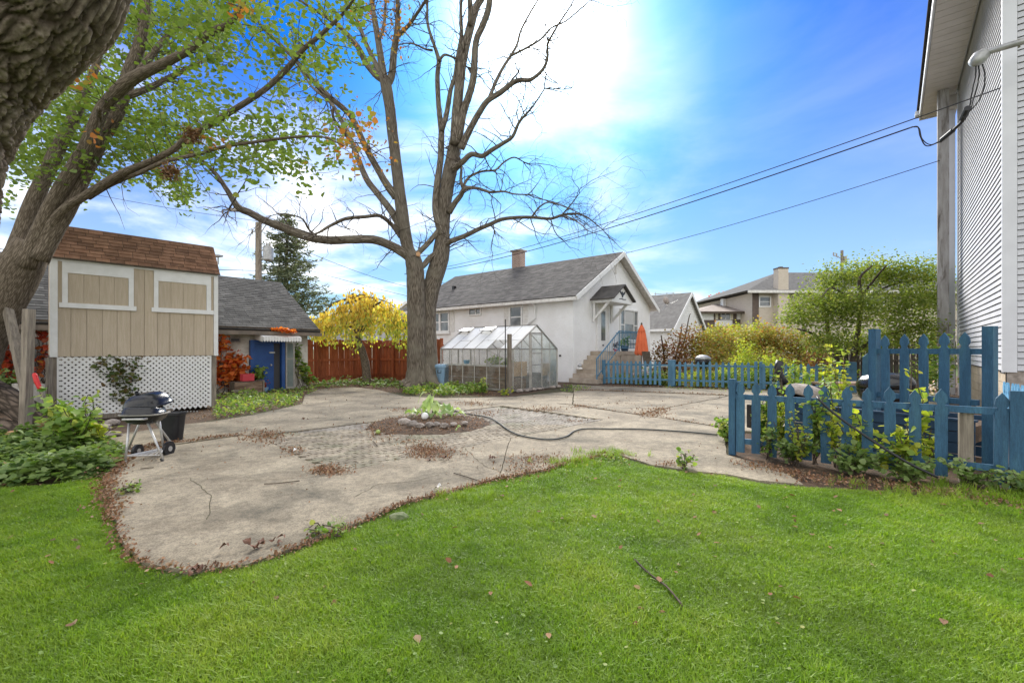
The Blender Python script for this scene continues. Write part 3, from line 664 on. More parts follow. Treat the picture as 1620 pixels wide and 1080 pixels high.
# rake boards and gutter
for (Oa, sla, nn) in ((O1, sl, nr), (O2, sl2, nr2)):
    a0 = Oa + nV * .004 - nn * .12; bb = MB().prism([a0, a0 + sla * (H + .0), a0 + sla * (H + .0) + nn * .21, a0 + nn * .21], nV * .035)
    obj('rake_board', bb, C['white'], house)
g = MB().wb(A, V, nU, -.38, LW + .38, WZ - .28, WZ - .14, .34, .46); obj('gutter', g, C['offwhite'], house)
obj('soffit', MB().wb(A, V, nU, -.36, LW + .36, WZ - .12, WZ - .10, .002, .34), C['offwhite'], house)
# downspout
t1, z1 = onwall(848, 472, A, V); t2, z2 = onwall(848, 503, A, V); t3, z3 = onwall(832, 516, A, V)
pz = lambda t, z, o=.08: A + V * t + nU * o + Vector((0, 0, z))
ds = MB().tube([pz(t1, WZ - .2, .4), pz(t1, WZ - .35, .12), pz(t1, z2), pz(t3, z3)], .05, 8)
ds.box(pz(t1, WZ - .2, .3), (.3, .2, .16), math.atan2(V.y, V.x)); obj('downspout', ds, C['white'], house)
def sash(parent, P0, d, n, t0, t1, z0, z1, name='window', fw=.07, split=True, mat='white', pane='pane', dep=.07, blind=False, vs=()):
    f = MB()
    for (a, b_, c, e) in ((t0 - fw, t1 + fw, z1, z1 + fw), (t0 - fw, t1 + fw, z0 - fw, z0), (t0 - fw, t0, z0, z1), (t1, t1 + fw, z0, z1)): f.wb(P0, d, n, a, b_, c, e, .004, dep)
    w = obj(name, f, C[mat], parent)
    zs = [z0, (z0 + z1) / 2, z1] if split else [z0, z1]; xs = [t0] + list(vs) + [t1]
    for i in range(len(zs) - 1):
        for j in range(len(xs) - 1):
            obj('pane', MB().wb(P0, d, n, xs[j] + .02, xs[j + 1] - .02, zs[i] + .02, zs[i + 1] - .02, .004, .025), C[pane if i or not split else 'pane_grey'], w)
    if split: obj('sash_rail', MB().wb(P0, d, n, t0, t1, (z0 + z1) / 2 - .025, (z0 + z1) / 2 + .025, .005, dep - .02), C[mat], w)
    for v_ in vs: obj('mullion', MB().wb(P0, d, n, v_ - .025, v_ + .025, z0, z1, .006, dep - .01), C[mat], w)
    return w
def shutter(parent, P0, d, n, t0, t1, z0, z1):
    s = obj('shutter', MB().wb(P0, d, n, t0, t1, z0, z1, .004, .03), C['white'], parent); m = MB()
    k = int((z1 - z0) / .07)
    for i in range(k): zz = z0 + .04 + (z1 - z0 - .06) * i / k; m.wb(P0, d, n, t0 + .04, t1 - .04, zz, zz + .045, .03, .042)
    obj('louvre', m, C['offwhite'], s)['kind'] = 'stuff'
sash(house, A, V, nU, 2.86, 3.52, 2.50, 3.45)
shutter(house, A, V, nU, 2.42, 2.76, 2.45, 3.5); shutter(house, A, V, nU, 3.62, 3.96, 2.45, 3.5)
sash(house, A, V, nU, 5.53, 6.3, 3.24, 3.52, split=False, vs=(5.85,), pane='pane')
sash(house, A, V, nU, 7.92, 8.55, 2.45, 3.42); sash(house, A, V, nU, 8.68, 9.3, 2.45, 3.42); shutter(house, A, V, nU, 7.45, 7.82, 2.4, 3.48)
obj('window_sill', MB().wb(A, V, nU, 7.8, 9.45, 2.27, 2.37, .004, .12), C['white'], house)
obj('wall_vent', MB().wb(A, V, nU, .62, .72, 1.12, 1.2, .004, .03), C['black_plastic'], house)
# gable wall: door, canopy, triple window, louvre
dt0, dt1 = 2.1, 3.05
dr = obj('door', MB().wb(A, U, nV, dt0, dt1, 1.36, 3.45, .004, .05), C['white'], house)
obj('door_pane', MB().wb(A, U, nV, dt0 + .28, dt1 - .28, 1.85, 3.25, .05, .06), C['pane_grey'], dr)
obj('mail_slot', MB().wb(A, U, nV, dt0 + .4, dt0 + .52, 1.6, 1.66, .05, .065), C['black_plastic'], dr)
obj('door_frame', MB().wb(A, U, nV, dt0 - .12, dt0 - .003, 1.36, 3.6, .004, .09).wb(A, U, nV, dt1 + .003, dt1 + .12, 1.36, 3.6, .004, .09).wb(A, U, nV, dt0 - .003, dt1 + .003, 3.455, 3.6, .004, .088), C['white'], house)
cz = 3.72; can = thing('door_canopy', '', '', A); del can['label']; del can['category']
COL.objects.unlink(can); bpy.data.objects.remove(can)
t0, t1 = 1.55, 3.55
pk = A + U * ((t0 + t1) / 2)
def WP(t, o, z): return A + U * t + nV * o + Vector((0, 0, z))
canopy = obj('door_canopy', MB().prism([WP(t0, .003, cz), WP(t1, .003, cz), WP((t0 + t1) / 2, .003, cz + .62)], nV * 1.05), C['white'], house)
for sg in (0, 1):
    e0 = WP(t0 - .12, -.0, cz - .05) if sg == 0 else WP(t1 + .12, 0, cz - .05); top = WP((t0 + t1) / 2, 0, cz + .66)
    dd = (top - e0); nn = dd.cross(nV) * (1 if sg else -1); nn = nn.normalized(); nn = nn if nn.z > 0 else -nn
    cr = obj('canopy_roof', MB().prism([e0 + nV * .004, top + nV * .004, top + nV * .004 + nn * .05, e0 + nV * .004 + nn * .05], nV * 1.2), C['shingle_house'], canopy)
for t in (t0 + .12, t1 - .12):
    obj('bracket', MB().bar(WP(t, .03, cz - .95), WP(t, .95, cz - .03), .1, .1).bar(WP(t, .055, cz - 1.0), WP(t, .055, cz), .1, .1), C['white'], canopy)
obj('canopy_beam', MB().wb(A, U, nV, t0 - .02, t1 + .02, cz - .16, cz - .003, .01, 1.07), C['white'], canopy)
# eagle shaped ornament in the canopy gable
e = WP((t0 + t1) / 2, 1.056, cz + .27)
def eg(pts): return [e + U * a + Vector((0, 0, z)) for a, z in pts]
obj('eagle_ornament', MB().prism(eg([(-.3, .12), (-.16, .1), (-.05, .03), (0, .12), (.06, .03), (.18, .1), (.3, .13), (.2, .0), (.06, -.08), (.02, -.17), (-.05, -.16), (-.07, -.07), (-.2, -.0)]), nV * .02), C['black_plastic'], canopy)
obj('script_ornament', MB().prism([x + Vector((0, 0, -.27)) for x in eg([(-.32, .03), (-.1, .06), (.1, .03), (.34, .05), (.34, .02), (.1, -.01), (-.1, .02), (-.32, -.01)])], nV * .02), C['black_plastic'], canopy)
w = sash(house, A, U, nV, 4.42, 6.4, 1.95, 3.45, split=False, vs=(4.85, 5.95), pane='pane_grey')
for q0, q1 in ((4.44, 4.82), (5.98, 6.38)): obj('sash_rail', MB().wb(A, U, nV, q0, q1, 2.67, 2.72, .03, .055), C['white'], w)
obj('blind', MB().wb(A, U, nV, 4.9, 5.9, 2.75, 3.42, .026, .03), C['curtain'], w)
obj('window_sill', MB().wb(A, U, nV, 4.25, 6.55, 1.76, 1.87, .004, .13), C['white'], house)
obj('gable_vent', MB().wb(A, U, nV, 3.85, 4.02, 5.2, 5.75, .004, .03), C['offwhite'], house)
# steps and landing
SW = 1.35
for i in range(7):
    z = .19 * (i + 1) + .02; s0 = -.35 + .3 * i
    obj('step', MB().wb(A, U, nV, s0, s0 + .36 + (.02 if i < 6 else 0), z - .19 + .004, z, .004 + i * .001, SW), C['concrete_step'], house)
    obj('step_core', MB().wb(A, U, nV, s0 + .04, s0 + .33, .0, z - .19, .006 + i * .001, SW - .03), C['concrete_step'], house)
obj('landing', MB().wb(A, U, nV, 1.83, 4.0, 1.2, 1.35, .004, SW + .03), C['concrete_step'], house)
obj('landing_base', MB().wb(A, U, nV, 1.86, 3.95, 0, 1.2, .006, SW), C['concrete_step'], house)
rl = MB(); rail_o = SW - .06
def RPt(t, z, o=rail_o): return A + U * t + nV * o + Vector((0, 0, z))
rl.bar(RPt(-.25, 1.05), RPt(1.75, 2.25), .04); rl.bar(RPt(1.75, 2.25), RPt(3.9, 2.25), .04); rl.bar(RPt(-.25, .3), RPt(1.75, 1.5), .03); rl.bar(RPt(1.75, 1.5), RPt(3.9, 1.5), .03)
rl.bar(RPt(-.25, .1), RPt(-.25, 1.07), .05); rl.bar(RPt(1.75, 1.3), RPt(1.75, 2.27), .05); rl.bar(RPt(3.9, 1.35), RPt(3.9, 2.27), .05); rl.bar(RPt(3.9, 2.25), RPt(3.9, 2.25, .05), .04); rl.bar(RPt(3.9, 1.5), RPt(3.9, 1.5, .05), .03)
rail = obj('railing', rl, C['blue_far'], house)
for i in range(1, 13):
    t = -.25 + i * .155; z = .3 + (t + .25) * .6; obj('baluster', MB().bar(RPt(t, z), RPt(t, z + .75), .018), C['blue_far'], rail)
for i in range(1, 14):
    t = 1.75 + i * .153; obj('baluster', MB().bar(RPt(t, 1.5), RPt(t, 2.25), .018), C['blue_far'], rail)
for i in range(1, 8):
    obj('baluster', MB().bar(RPt(3.9, 1.5, rail_o - i * .155), RPt(3.9, 2.25, rail_o - i * .155), .018), C['blue_far'], rail)
# satellite dish and antenna at the right end of the gable
e0 = A + U * (GW + .4) + nV * .3 + Vector((0, 0, WZ - .2))
dish = thing('satellite_dish', 'small grey satellite dish on a bracket at the right eave of the white house', 'satellite dish', e0)
obj('bracket', MB().tube([e0 + nV * .004, e0 + Vector((.25, -.1, .05)), e0 + Vector((.42, -.1, .35))], .02, 6), C['galv'], dish)
obj('dish', MB().lathe(e0 + Vector((.45, -.15, .62)), [(.04, .04), (.14, .02), (.22, -.03), (.215, -.04), (.13, .0), (.03, .03)], 20, 1, 1, M=Matrix.Rotation(R(75), 3, 'X') @ Matrix.Rotation(R(20), 3, 'Y')), C['stone'], dish, smooth=True)
obj('feed_arm', MB().tube([e0 + Vector((.45, -.15, .35)), e0 + Vector((.8, -.5, .5)), e0 + Vector((.95, -.55, .62))], .015, 6), C['galv'], dish)

# flower pots on the landing
def pot(label, c, r, h, mat, leafmat, n, sz, cat='plant pot'):
    t = thing('plant_pot', label, cat, c)
    obj('pot', MB().lathe(c, [(r * .75, 0), (r, h), (r * .9, h), (r * .85, h - .03)], 18), C[mat], t, smooth=False)
    pp = ell_pts([(c.x, c.y, c.z + h + sz * 1.2, r * 1.1, r * 1.1, sz * 1.4)], n, .3); scatter_mesh('foliage', LEAF_V, LEAF_F, pp, rotm(n, .9), np.full((n, 1), sz), C[leafmat], parent=t)
    return t
pot('dark pot of green leaves on the landing of the white house', RPt(3.1, 1.35, .9), .2, .26, 'navy', 'weed', 60, .16)
pot('small pot of reddish leaves on the landing beside the railing', RPt(2.2, 1.35, .9), .12, .1, 'redbox', 'hedge_red', 60, .13)
lan = thing('lantern', 'small white lantern standing on the ground at the foot of the concrete steps', 'lantern', A + U * .3 + nV * (-.0) + nV * .1 + Vector((0, 0, 0)))
lp = A + U * .12 + nV * .25 + Vector((0, 0, .58)); lan.location = lp
obj('base', MB().lathe(lp, [(.12, 0), (.13, .05), (.05, .09)], 14), C['white'], lan); obj('cap', MB().lathe(lp, [(.05, .092), (.11, .16), (.02, .26)], 14), C['galv'], lan)
# ---------------------------------------------------------------- raised playhouse shed
S0 = Vector((-9.1, 9.0, 0)); d1 = (Vector((-7.21, 11.09, 0)) - S0); SL = d1.length; d1.normalize(); d2 = Vector((-d1.y, d1.x, 0)); n1_ = -d2
shed = thing('raised_shed', 'tan raised shed with brown shingle roof standing on a white lattice skirt', 'shed', S0)
zb, zt = 1.32, 3.30
def sw(px, py): return onwall(px, py, S0, d1)
core = MB().hexa([S0 + Vector((0, 0, zb)), S0 + d1 * SL + Vector((0, 0, zb)), S0 + d1 * SL + d2 * 1.1 + Vector((0, 0, zb)), S0 + d2 * 1.1 + Vector((0, 0, zb))], [p + Vector((0, 0, zt)) for p in (S0, S0 + d1 * SL, S0 + d1 * SL + d2 * 1.1, S0 + d2 * 1.1)])
obj('wall', core, C['shed_board'], shed)
gx = [91, 112, 137, 161.5, 185, 206.5, 228, 248.5, 268.5, 287.5, 306.5, 325, 337.5]
gt = [sw(x, 500)[0] for x in gx]
for i in range(len(gt) - 1):
    obj('board', MB().wb(S0, d1, n1_, gt[i] + .004, gt[i + 1] - .004, zb - .02, zt - .08, .003, .019), C['shed_board'], shed)
def trim(x0, x1, z0, z1, o=.045, o0=.02, mat='white', name='trim'): return obj(name, MB().wb(S0, d1, n1_, x0, x1, z0, z1, o0, o), C[mat], shed)
trim(-.03, gt[0], zb - .03, zt - .003, .05, .003); trim(gt[-1], SL + .03, zb - .03, zt - .003, .05, .003)
trim(gt[0] + .002, gt[-1] - .002, zt - .10, zt - .003, .045, .003)
for (a, b_, c_, e_, s_, f_, Yr) in ((98, 107, 203, 211, 93, 215, 9.3), (243, 250, 326, 333, 239, 337, 10.6)):
    A0, A1, B0, B1, s0_, s1_ = [sw(x, 450)[0] for x in (a, b_, c_, e_, s_, f_)]
    zt1 = sw(a, 419 if Yr < 10 else 433)[1]; zb1 = sw(a, 468.5 if Yr < 10 else 476.5)[1]
    zt1 = 2.98; zb1 = 2.38
    fr = obj('window_frame', MB().wb(S0, d1, n1_, A0, B1, zt1, zt - .102, .022, .047).wb(S0, d1, n1_, A0, A1, zb1, zt1 - .002, .022, .047).wb(S0, d1, n1_, B0, B1, zb1, zt1 - .002, .022, .047), C['white'], shed)
    obj('window_sill', MB().wb(S0, d1, n1_, s0_, s1_, zb1 - .10, zb1 - .003, .022, .07), C['white'], fr)
    k = 4
    for j in range(k):
        w_ = (B0 - A1) / k; obj('shutter_board', MB().wb(S0, d1, n1_, A1 + w_ * j + .004, A1 + w_ * (j + 1) - .004, zb1, zt1, .0195, .03), C['shed_board'], fr)
# gambrel roof: steep lower slope in front, flatter top, same behind
prof = [(-.10, 3.26), (.42, 3.98), (.55, 4.02), (.68, 3.98), (1.2, 3.26)]
fp_ = [S0 + d2 * a + Vector((0, 0, z)) - d1 * .06 for a, z in prof]
roof = obj('roof', MB().prism([fp_[k] for k in range(5)], d1 * (SL + .12)), C['felt'], shed)
e0, e1 = fp_[0], fp_[1]; upv = (e1 - e0); nrm = d1.cross(upv).normalized()
nrm = nrm if nrm.dot(n1_) > 0 else -nrm
tm = {}
def cb(q, lift, l2):
    m = MB().hexa(q, [q[0] + lift, q[1] + lift, q[2] + l2, q[3] + l2]); obj('shingle', m, C['shingle_brown'], roof)
tabs(None, e0 + nrm * .002, d1, upv, SL + .12, upv.length, .235, .098, nrm, thick=.014, cb=cb)
u2 = fp_[2] - fp_[1]; n2_ = d1.cross(u2).normalized(); n2_ = n2_ if n2_.z > 0 else -n2_
obj('shingle', tabs(MB(), fp_[1] + n2_ * .002, d1, u2, SL + .12, u2.length, .235, .098, n2_), C['shingle_brown'], roof)['kind'] = 'stuff'
obj('drip_edge', MB().bar(e0 + nrm * .004 - Vector((0, 0, .01)), e0 + nrm * .004 + d1 * (SL + .12) - Vector((0, 0, .01)), .03, .03), C['bark_dark'], shed)
# posts and lattice skirt
for t in (.04, SL - .04):
    for s in (.06, 1.04):
        c_ = S0 + d1 * t + d2 * s; obj('post', MB().box((c_.x, c_.y, zb / 2 - .01), (.1, .1, zb), math.atan2(d1.y, d1.x)), C['oldwood'], shed)
obj('floor_beam', MB().wb(S0, d1, n1_, 0, SL, zb - .16, zb - .022, -.12, -.02), C['oldwood'], shed)
for k in range(20):
    obj('light_block_board', MB().wb(S0, d1, n1_, .05 + k * .14, .185 + k * .14, .05, zb - .17, -1.0, -.98), C['darkwood'], shed)  # dark boards added at the back so the lattice openings stay dark
obj('light_block_board', MB().wb(S0, d2, -d1, .12, .98, .05, zb - .02, -.03, -.01).wb(S0 + d1 * SL, d2, d1, .12, .98, .05, zb - .02, -.03, -.01), C['darkwood'], shed)  # side boards added to keep light out from under the shed
obj('floor', MB().wb(S0, d1, n1_, .01, SL - .01, zb - .016, zb - .003, -1.09, -.01), C['darkwood'], shed)
lat = obj('lattice_frame', MB().wb(S0, d1, n1_, .07, .1, .07, zb - .03, -.03, .003).wb(S0, d1, n1_, SL - .13, SL - .10, .07, zb - .03, -.03, .003), C['white'], shed)
LX0, LX1, LZ0, LZ1 = .1, SL - .13, .06, zb - .03
pitch = .105
def clipseg(c0, sgn):          # line z = c0 + sgn*x clipped to the panel
    pts = []
    for x in (LX0, LX1):
        z = c0 + sgn * (x - LX0)
        if LZ0 <= z <= LZ1: pts.append((x, z))
    for z in (LZ0, LZ1):
        x = LX0 + (z - c0) / sgn
        if LX0 < x < LX1: pts.append((x, z))
    return sorted(pts)[:2] if len(pts) >= 2 else None
ww = LX1 - LX0; hh_ = LZ1 - LZ0; sp = pitch
for sgn, off in ((1, -.006), (-1, .003)):
    c0 = LZ0 - ww if sgn > 0 else LZ0
    end = LZ1 if sgn > 0 else LZ1 + ww
    while c0 < end:
        s_ = clipseg(c0, sgn)
        if s_ and abs(s_[1][0] - s_[0][0]) > .03:
            a, b_ = [S0 + d1 * x + Vector((0, 0, z)) + n1_ * (off - .008) for x, z in s_]
            obj('slat', MB().bar(a, b_, .007, .043), C['white'], lat)
        c0 += sp
# vine on the lattice
vn = thing('lattice_vine', 'dark green creeper hanging over the white lattice of the shed', 'vine', S0 + d1 * 1.1 + n1_ * .05)
st = MB(); pp = []
for (x0, x1, z0) in ((180, 178, 600), (200, 190, 610), (215, 212, 625), (160, 168, 640)):
    a = sw(x0, 563)[0]; zend = max(.3, sw(x0, z0)[1]); p = S0 + d1 * a + n1_ * .04 + Vector((0, 0, 1.3)); q = [p]
    while q[-1].z > zend: q.append(q[-1] + Vector((0, 0, -.08)) + d1 * random.gauss(0, .04)); pp += [q[-1] + d1 * random.gauss(0, .07) + n1_ * random.uniform(0, .05) + Vector((0, 0, random.gauss(0, .04))) for _ in range(5)]
    st.tube(q, .005, 4)
obj('stem', st, C['bark_dark'], vn); pp = np.array(pp); scatter_mesh('foliage', LEAF_R, LEAF_F, pp, rotm(len(pp), 1.1), rng.uniform(.06, .11, (len(pp), 1)), C['vine_dk'], parent=vn)

# ---------------------------------------------------------------- garage with the blue door
G0 = Vector((-7.54, 16.8, 0)); gd = -U; gn = -V; GL = 10.5; GD = 6.0; gz = 2.24; grz = 4.14
gar = thing('garage', 'low pale garage with dark grey shingle roof and a deep blue side door', 'garage', G0)
def gw(px, py): return onwall(px, py, G0, gd)
b = MB().hexa([G0, G0 + V * GD, G0 + V * GD + gd * GL, G0 + gd * GL][::-1], [p + Vector((0, 0, gz)) for p in (G0, G0 + V * GD, G0 + V * GD + gd * GL, G0 + gd * GL)][::-1])
b.prism([G0 + Vector((0, 0, gz)), G0 + V * GD + Vector((0, 0, gz)), G0 + V * GD / 2 + Vector((0, 0, grz - .06))], gd * GL); obj('wall', b, C['garage_wall'], gar)
ov = .4; pit = math.atan2(grz - gz, GD / 2); s1v = V * math.cos(pit) + Vector((0, 0, math.sin(pit))); nn = -V * math.sin(pit) + Vector((0, 0, math.cos(pit)))
H = GD / 2 / math.cos(pit) + ov; O = G0 + Vector((0, 0, gz)) - s1v * ov + U * .3 + nn * .02; Lg = GL + .6
groof = obj('roof', MB().hexa([O, O + gd * Lg, O + gd * Lg + s1v * H, O + s1v * H][::-1], [p + nn * .07 for p in (O, O + gd * Lg, O + gd * Lg + s1v * H, O + s1v * H)][::-1]), C['felt'], gar)
s2v = -V * math.cos(pit) + Vector((0, 0, math.sin(pit))); n2v = V * math.sin(pit) + Vector((0, 0, math.cos(pit))); Ob = G0 + V * GD + Vector((0, 0, gz)) - s2v * ov + U * .3 + n2v * .02
obj('roof', MB().hexa([Ob, Ob + gd * Lg, Ob + gd * Lg + s2v * H, Ob + s2v * H], [p + n2v * .07 for p in (Ob, Ob + gd * Lg, Ob + gd * Lg + s2v * H, Ob + s2v * H)]), C['felt'], gar)
obj('shingle', tabs(MB(), O + nn * .07 + gd * Lg, -gd, s1v, Lg, H, .3, .14, nn, thick=.014), C['shingle_grey'], groof)['kind'] = 'stuff'
obj('gutter', MB().wb(G0, gd, gn, -.3, GL + .3, gz - .32, gz - .2, .36, .48), pm('brown_gutter', (.13, .11, .09), (.24, .19, .15), scale=2, rough=.7), gar)
obj('fascia', MB().wb(G0, gd, gn, -.3, GL + .3, gz - .20, gz - .06, .345, .36), C['bark_dark'], gar)
obj('soffit', MB().wb(G0, gd, gn, -.28, GL + .28, gz - .1, gz - .08, .002, .345), C['oldwood'], gar)
a0, a1 = gw(394, 580)[0], gw(448, 580)[0]      # door opening, a0 > a1
zt_ = gw(420, 538)[1]
obj('door_frame', MB().wb(G0, gd, gn, a1, a1 + .12, 0, zt_, .004, .16).wb(G0, gd, gn, a0 - .12, a0, 0, zt_, .004, .12).wb(G0, gd, gn, a1 + .122, a0 - .122, zt_ - .1, zt_, .004, .10), C['door_blue'], gar)
dr = obj('door', MB().wb(G0, gd, gn, a1 + .34, a0 - .125, 0.03, zt_ - .105, .004, .05), C['door_blue'], gar)
obj('door_reveal', MB().wb(G0, gd, gn, a1 + .125, a1 + .335, 0.03, zt_ - .105, .004, .02), C['gapdark'], gar)
kx = a1 + .42; obj('door_knob', MB().lathe(G0 + gd * kx + gn * .05 + Vector((0, 0, .9)), [(.03, 0), (.035, .03), (.01, .05)], 10, M=Matrix.Rotation(R(90), 3, 'X')), C['galv'], dr)
obj('door_closer', MB().wb(G0, gd, gn, kx - .1, kx + .08, zt_ - .45, zt_ - .40, .05, .1), C['galv'], dr)
sd_ = thing('screen_door', 'grey aluminium screen door standing folded open right of the blue door', 'screen door', G0 + gd * (a1 - .03))
s0_, s1_ = gw(463, 580)[0], a1 - .02; sf = MB()
for (x0, x1, z0, z1) in ((s0_, s0_ + .05, .05, zt_ - .03), (s1_ - .05, s1_, .05, zt_ - .03), (s0_ + .052, s1_ - .052, .05, .12), (s0_ + .052, s1_ - .052, 1.08, 1.13), (s0_ + .052, s1_ - .052, zt_ - .1, zt_ - .03)): sf.wb(G0, gd, gn, x0, x1, z0, z1, .13, .16)
obj('frame', sf, C['alu'], sd_); obj('screen', MB().wb(G0, gd, gn, s0_ + .05, s1_ - .05, .12, zt_ - .1, .14, .15), C['g_scr'], sd_)
# scalloped metal awning
aw = thing('door_awning', 'small white scalloped metal awning over the blue garage door', 'awning', G0 + gd * (a0 + a1) / 2 + Vector((0, 0, zt_)))
x0, x1 = gw(463, 530)[0] - .02, gw(404, 530)[0]; nx = 14
for i in range(nx):
    xa = x0 + (x1 - x0) * i / nx; xb = x0 + (x1 - x0) * (i + 1) / nx; zt2 = zt_ + .25
    m = MB().hexa([G0 + gd * xb + gn * .01 + Vector((0, 0, zt2)), G0 + gd * (xa + .006) + gn * .01 + Vector((0, 0, zt2)), G0 + gd * (xa + .006) + gn * .62 + Vector((0, 0, zt2 - .16)), G0 + gd * xb + gn * .62 + Vector((0, 0, zt2 - .16))][::-1],
                  [G0 + gd * xb + gn * .01 + Vector((0, 0, zt2 + .02)), G0 + gd * (xa + .006) + gn * .01 + Vector((0, 0, zt2 + .02)), G0 + gd * (xa + .006) + gn * .63 + Vector((0, 0, zt2 - .14)), G0 + gd * xb + gn * .63 + Vector((0, 0, zt2 - .14))][::-1])
    sc = [(xa + .004, zt2 - .15), (xa + .004, zt2 - .27), (xa + (xb - xa) * .25, zt2 - .3), (xa + (xb - xa) * .5, zt2 - .31), (xa + (xb - xa) * .75, zt2 - .3), (xb - .004, zt2 - .27), (xb - .004, zt2 - .15)]
    m.prism([G0 + gd * a + gn * .63 + Vector((0, 0, z)) for a, z in sc], gn * .012); obj('awning_slat', m, C['white'], aw)
obj('awning_side', MB().prism([G0 + gd * (x1 + .01) + gn * .01 + Vector((0, 0, zt_ + .26)), G0 + gd * (x1 + .01) + gn * .62 + Vector((0, 0, zt_ + .1)), G0 + gd * (x1 + .01) + gn * .62 + Vector((0, 0, zt_ - .06)), G0 + gd * (x1 + .01) + gn * .01 + Vector((0, 0, zt_ + .02))], gd * .012), C['white'], aw)
for px_ in (468, 371):
    a, z = gw(px_, 537); lf = obj('vent_block', MB().wb(G0, gd, gn, a - .16, a + .16, z - .09, z + .09, .004, .05), C['stone'], gar)
    obj('vent_opening', MB().wb(G0, gd, gn, a - .12, a + .12, z - .05, z + .03, .05, .056), C['gapdark'], lf)
a, z = gw(40, 560); sash(gar, G0, gd, gn, a - .6, a + .45, .75, 1.75, vs=(a - .05,), mat='offwhite', split=False, pane='pane_grey')
a, z = gw(78, 560); obj('shutter', MB().wb(G0, gd, gn, a - .3, a + .12, .6, 1.8, .004, .04), C['offwhite'], gar)
# vines on the garage
def vine(name_lab, ells, n, mat, sz, wood=True, tilt=.9, cat='vine', tv=LEAF_R):
    c = Vector(ells[0][:3]); t = thing('climbing_vine', name_lab, cat, (c.x, c.y, 0)); m = MB()
    if wood:
        for e in ells:
            for _ in range(3):
                q = [Vector((e[0] + random.gauss(0, .1), e[1], 0))]
                for k in range(7): q.append(Vector((e[0] + random.gauss(0, e[3] * .4), e[1] + random.gauss(0, e[4] * .3), (e[2] + e[5] * .7) * (k + 1) / 7)))
                m.tube(q, [.012 - .001 * k for k in range(8)], 4)
        obj('stem', m, C['bark_dark'], t)
    pp = ell_pts(ells, n, .15, False); pp[:, 2] = np.abs(pp[:, 2]); scatter_mesh('foliage', tv, LEAF_F if tv is not NARR_V else NARR_F, pp, rotm(n, tilt), rng.uniform(sz * .6, sz * 1.2, (n, 1)), C[mat], parent=t); return t
def gwp(px, py, o=.1): t, z = gw(px, py); p = G0 + gd * t + gn * o; return (p.x, p.y, z)
vine('orange and red creeper climbing the garage wall between shed and blue door', [gwp(365, 575) + (.55, .25, .5), gwp(350, 590) + (.5, .25, .5), gwp(375, 595) + (.45, .3, .35), gwp(345, 545) + (.3, .2, .35)], 900, 'vine_or', .15)
vine('green and yellow creeper at the right corner of the garage', [gwp(470, 560) + (.14, .1, .5), gwp(478, 585) + (.22, .15, .3), gwp(486, 600) + (.3, .2, .15)], 240, 'weed', .14)
vine('small green bush at the left edge of the blue garage door', [gwp(405, 590, .3) + (.18, .18, .25)], 90, 'weed', .14)
vine('red creeper on the left part of the garage wall behind the wooden posts', [gwp(20, 580) + (.7, .25, .35), gwp(5, 560) + (.5, .2, .3), gwp(70, 560) + (.12, .1, .5), gwp(60, 530) + (.3, .15, .1)], 500, 'vine_red', .12)
vine('orange leaves gathered above the awning in the garage gutter', [gwp(430, 522, .5) + (.45, .1, .06), gwp(445, 524, .5) + (.3, .1, .05)], 260, 'vine_or', .09, wood=False)
vine('green shrub behind the log pile at the far left', [gwp(8, 605, .8) + (.6, .3, .35)], 220, 'ivy', .12)

# ---------------------------------------------------------------- red board fence
def board_fence(label, P0, P1, zt2, bw, mat, dog=True, rails=(), gap=.008, front=None, sink=0, post_t=(), cat='fence', jit=.01):
    d = (P1 - P0); L = d.length; d.normalize(); n = front; t = thing('board_fence', label, cat, P0); k = int(L / bw)
    h = zt2
    pr = [(gap / 2, .03), (bw - gap / 2, .03), (bw - gap / 2, h - .03), (bw * .72, h), (bw * .28, h), (gap / 2, h - .03)] if dog else [(gap / 2, .03), (bw - gap / 2, .03), (bw - gap / 2, h), (gap / 2, h)]
    me = mesh_of('board', MB().prism([d * a + Vector((0, 0, z)) for a, z in pr], -n * .02), C[mat])
    for i in range(k): link('board', me, t, tuple(d * (i * bw) + Vector((0, 0, random.uniform(-jit, jit)))), (0, random.gauss(0, .006), 0))
    for z in rails: obj('rail', MB().wb(P0, d, n, 0, L, z - .045, z + .045, .003, .042), C[mat], t)
    for x in post_t: obj('post', MB().wb(P0, d, n, x - .05, x + .05, 0, zt2 + .03, .043, .14), C[mat], t)
    return t
FC = Vector((-6.27, 21.5, 0)); fa = FC - U * 3.6; fb = FC - V * 4.55
board_fence('red stained board fence running from the garage to the corner', fa, FC, 1.86, .14, 'redwood', rails=(.28, .98, 1.6), front=(U.cross(Vector((0, 0, 1)))).normalized(), post_t=(.55, 3.5))
board_fence('red stained board fence running from the corner behind the big bare tree', FC, fb, 1.86, .14, 'redwood', rails=(.28, .98, 1.6), front=-U, post_t=(1.2, 2.6, 4.5))

# ---------------------------------------------------------------- greenhouse
H0 = Vector((.035, 15.17, 0)); hL, hW, he, hr = 3.6, 2.6, 1.45, 2.30
gh = thing('greenhouse', 'aluminium greenhouse with cloudy panes and white roof in front of the white house', 'greenhouse', H0)
def HP(u_, v_, z): return H0 + U * u_ + V * v_ + Vector((0, 0, z))
fr = MB(); bt = .035
for u_ in (0, hW): fr.bar(HP(u_, 0, he), HP(u_, hL, he), .05); fr.bar(HP(u_, 0, .06), HP(u_, hL, .06), .05, .07)
for v_ in (0, hL):
    fr.bar(HP(0, v_, .06), HP(hW, v_, .06), .05, .07); fr.bar(HP(0, v_, he), HP(hW, v_, he), .035); fr.bar(HP(0, v_, he), HP(hW / 2, v_, hr), .05); fr.bar(HP(hW, v_, he), HP(hW / 2, v_, hr), .05)
    for u_ in (0, hW): fr.bar(HP(u_, v_, .06), HP(u_, v_, he), .05)
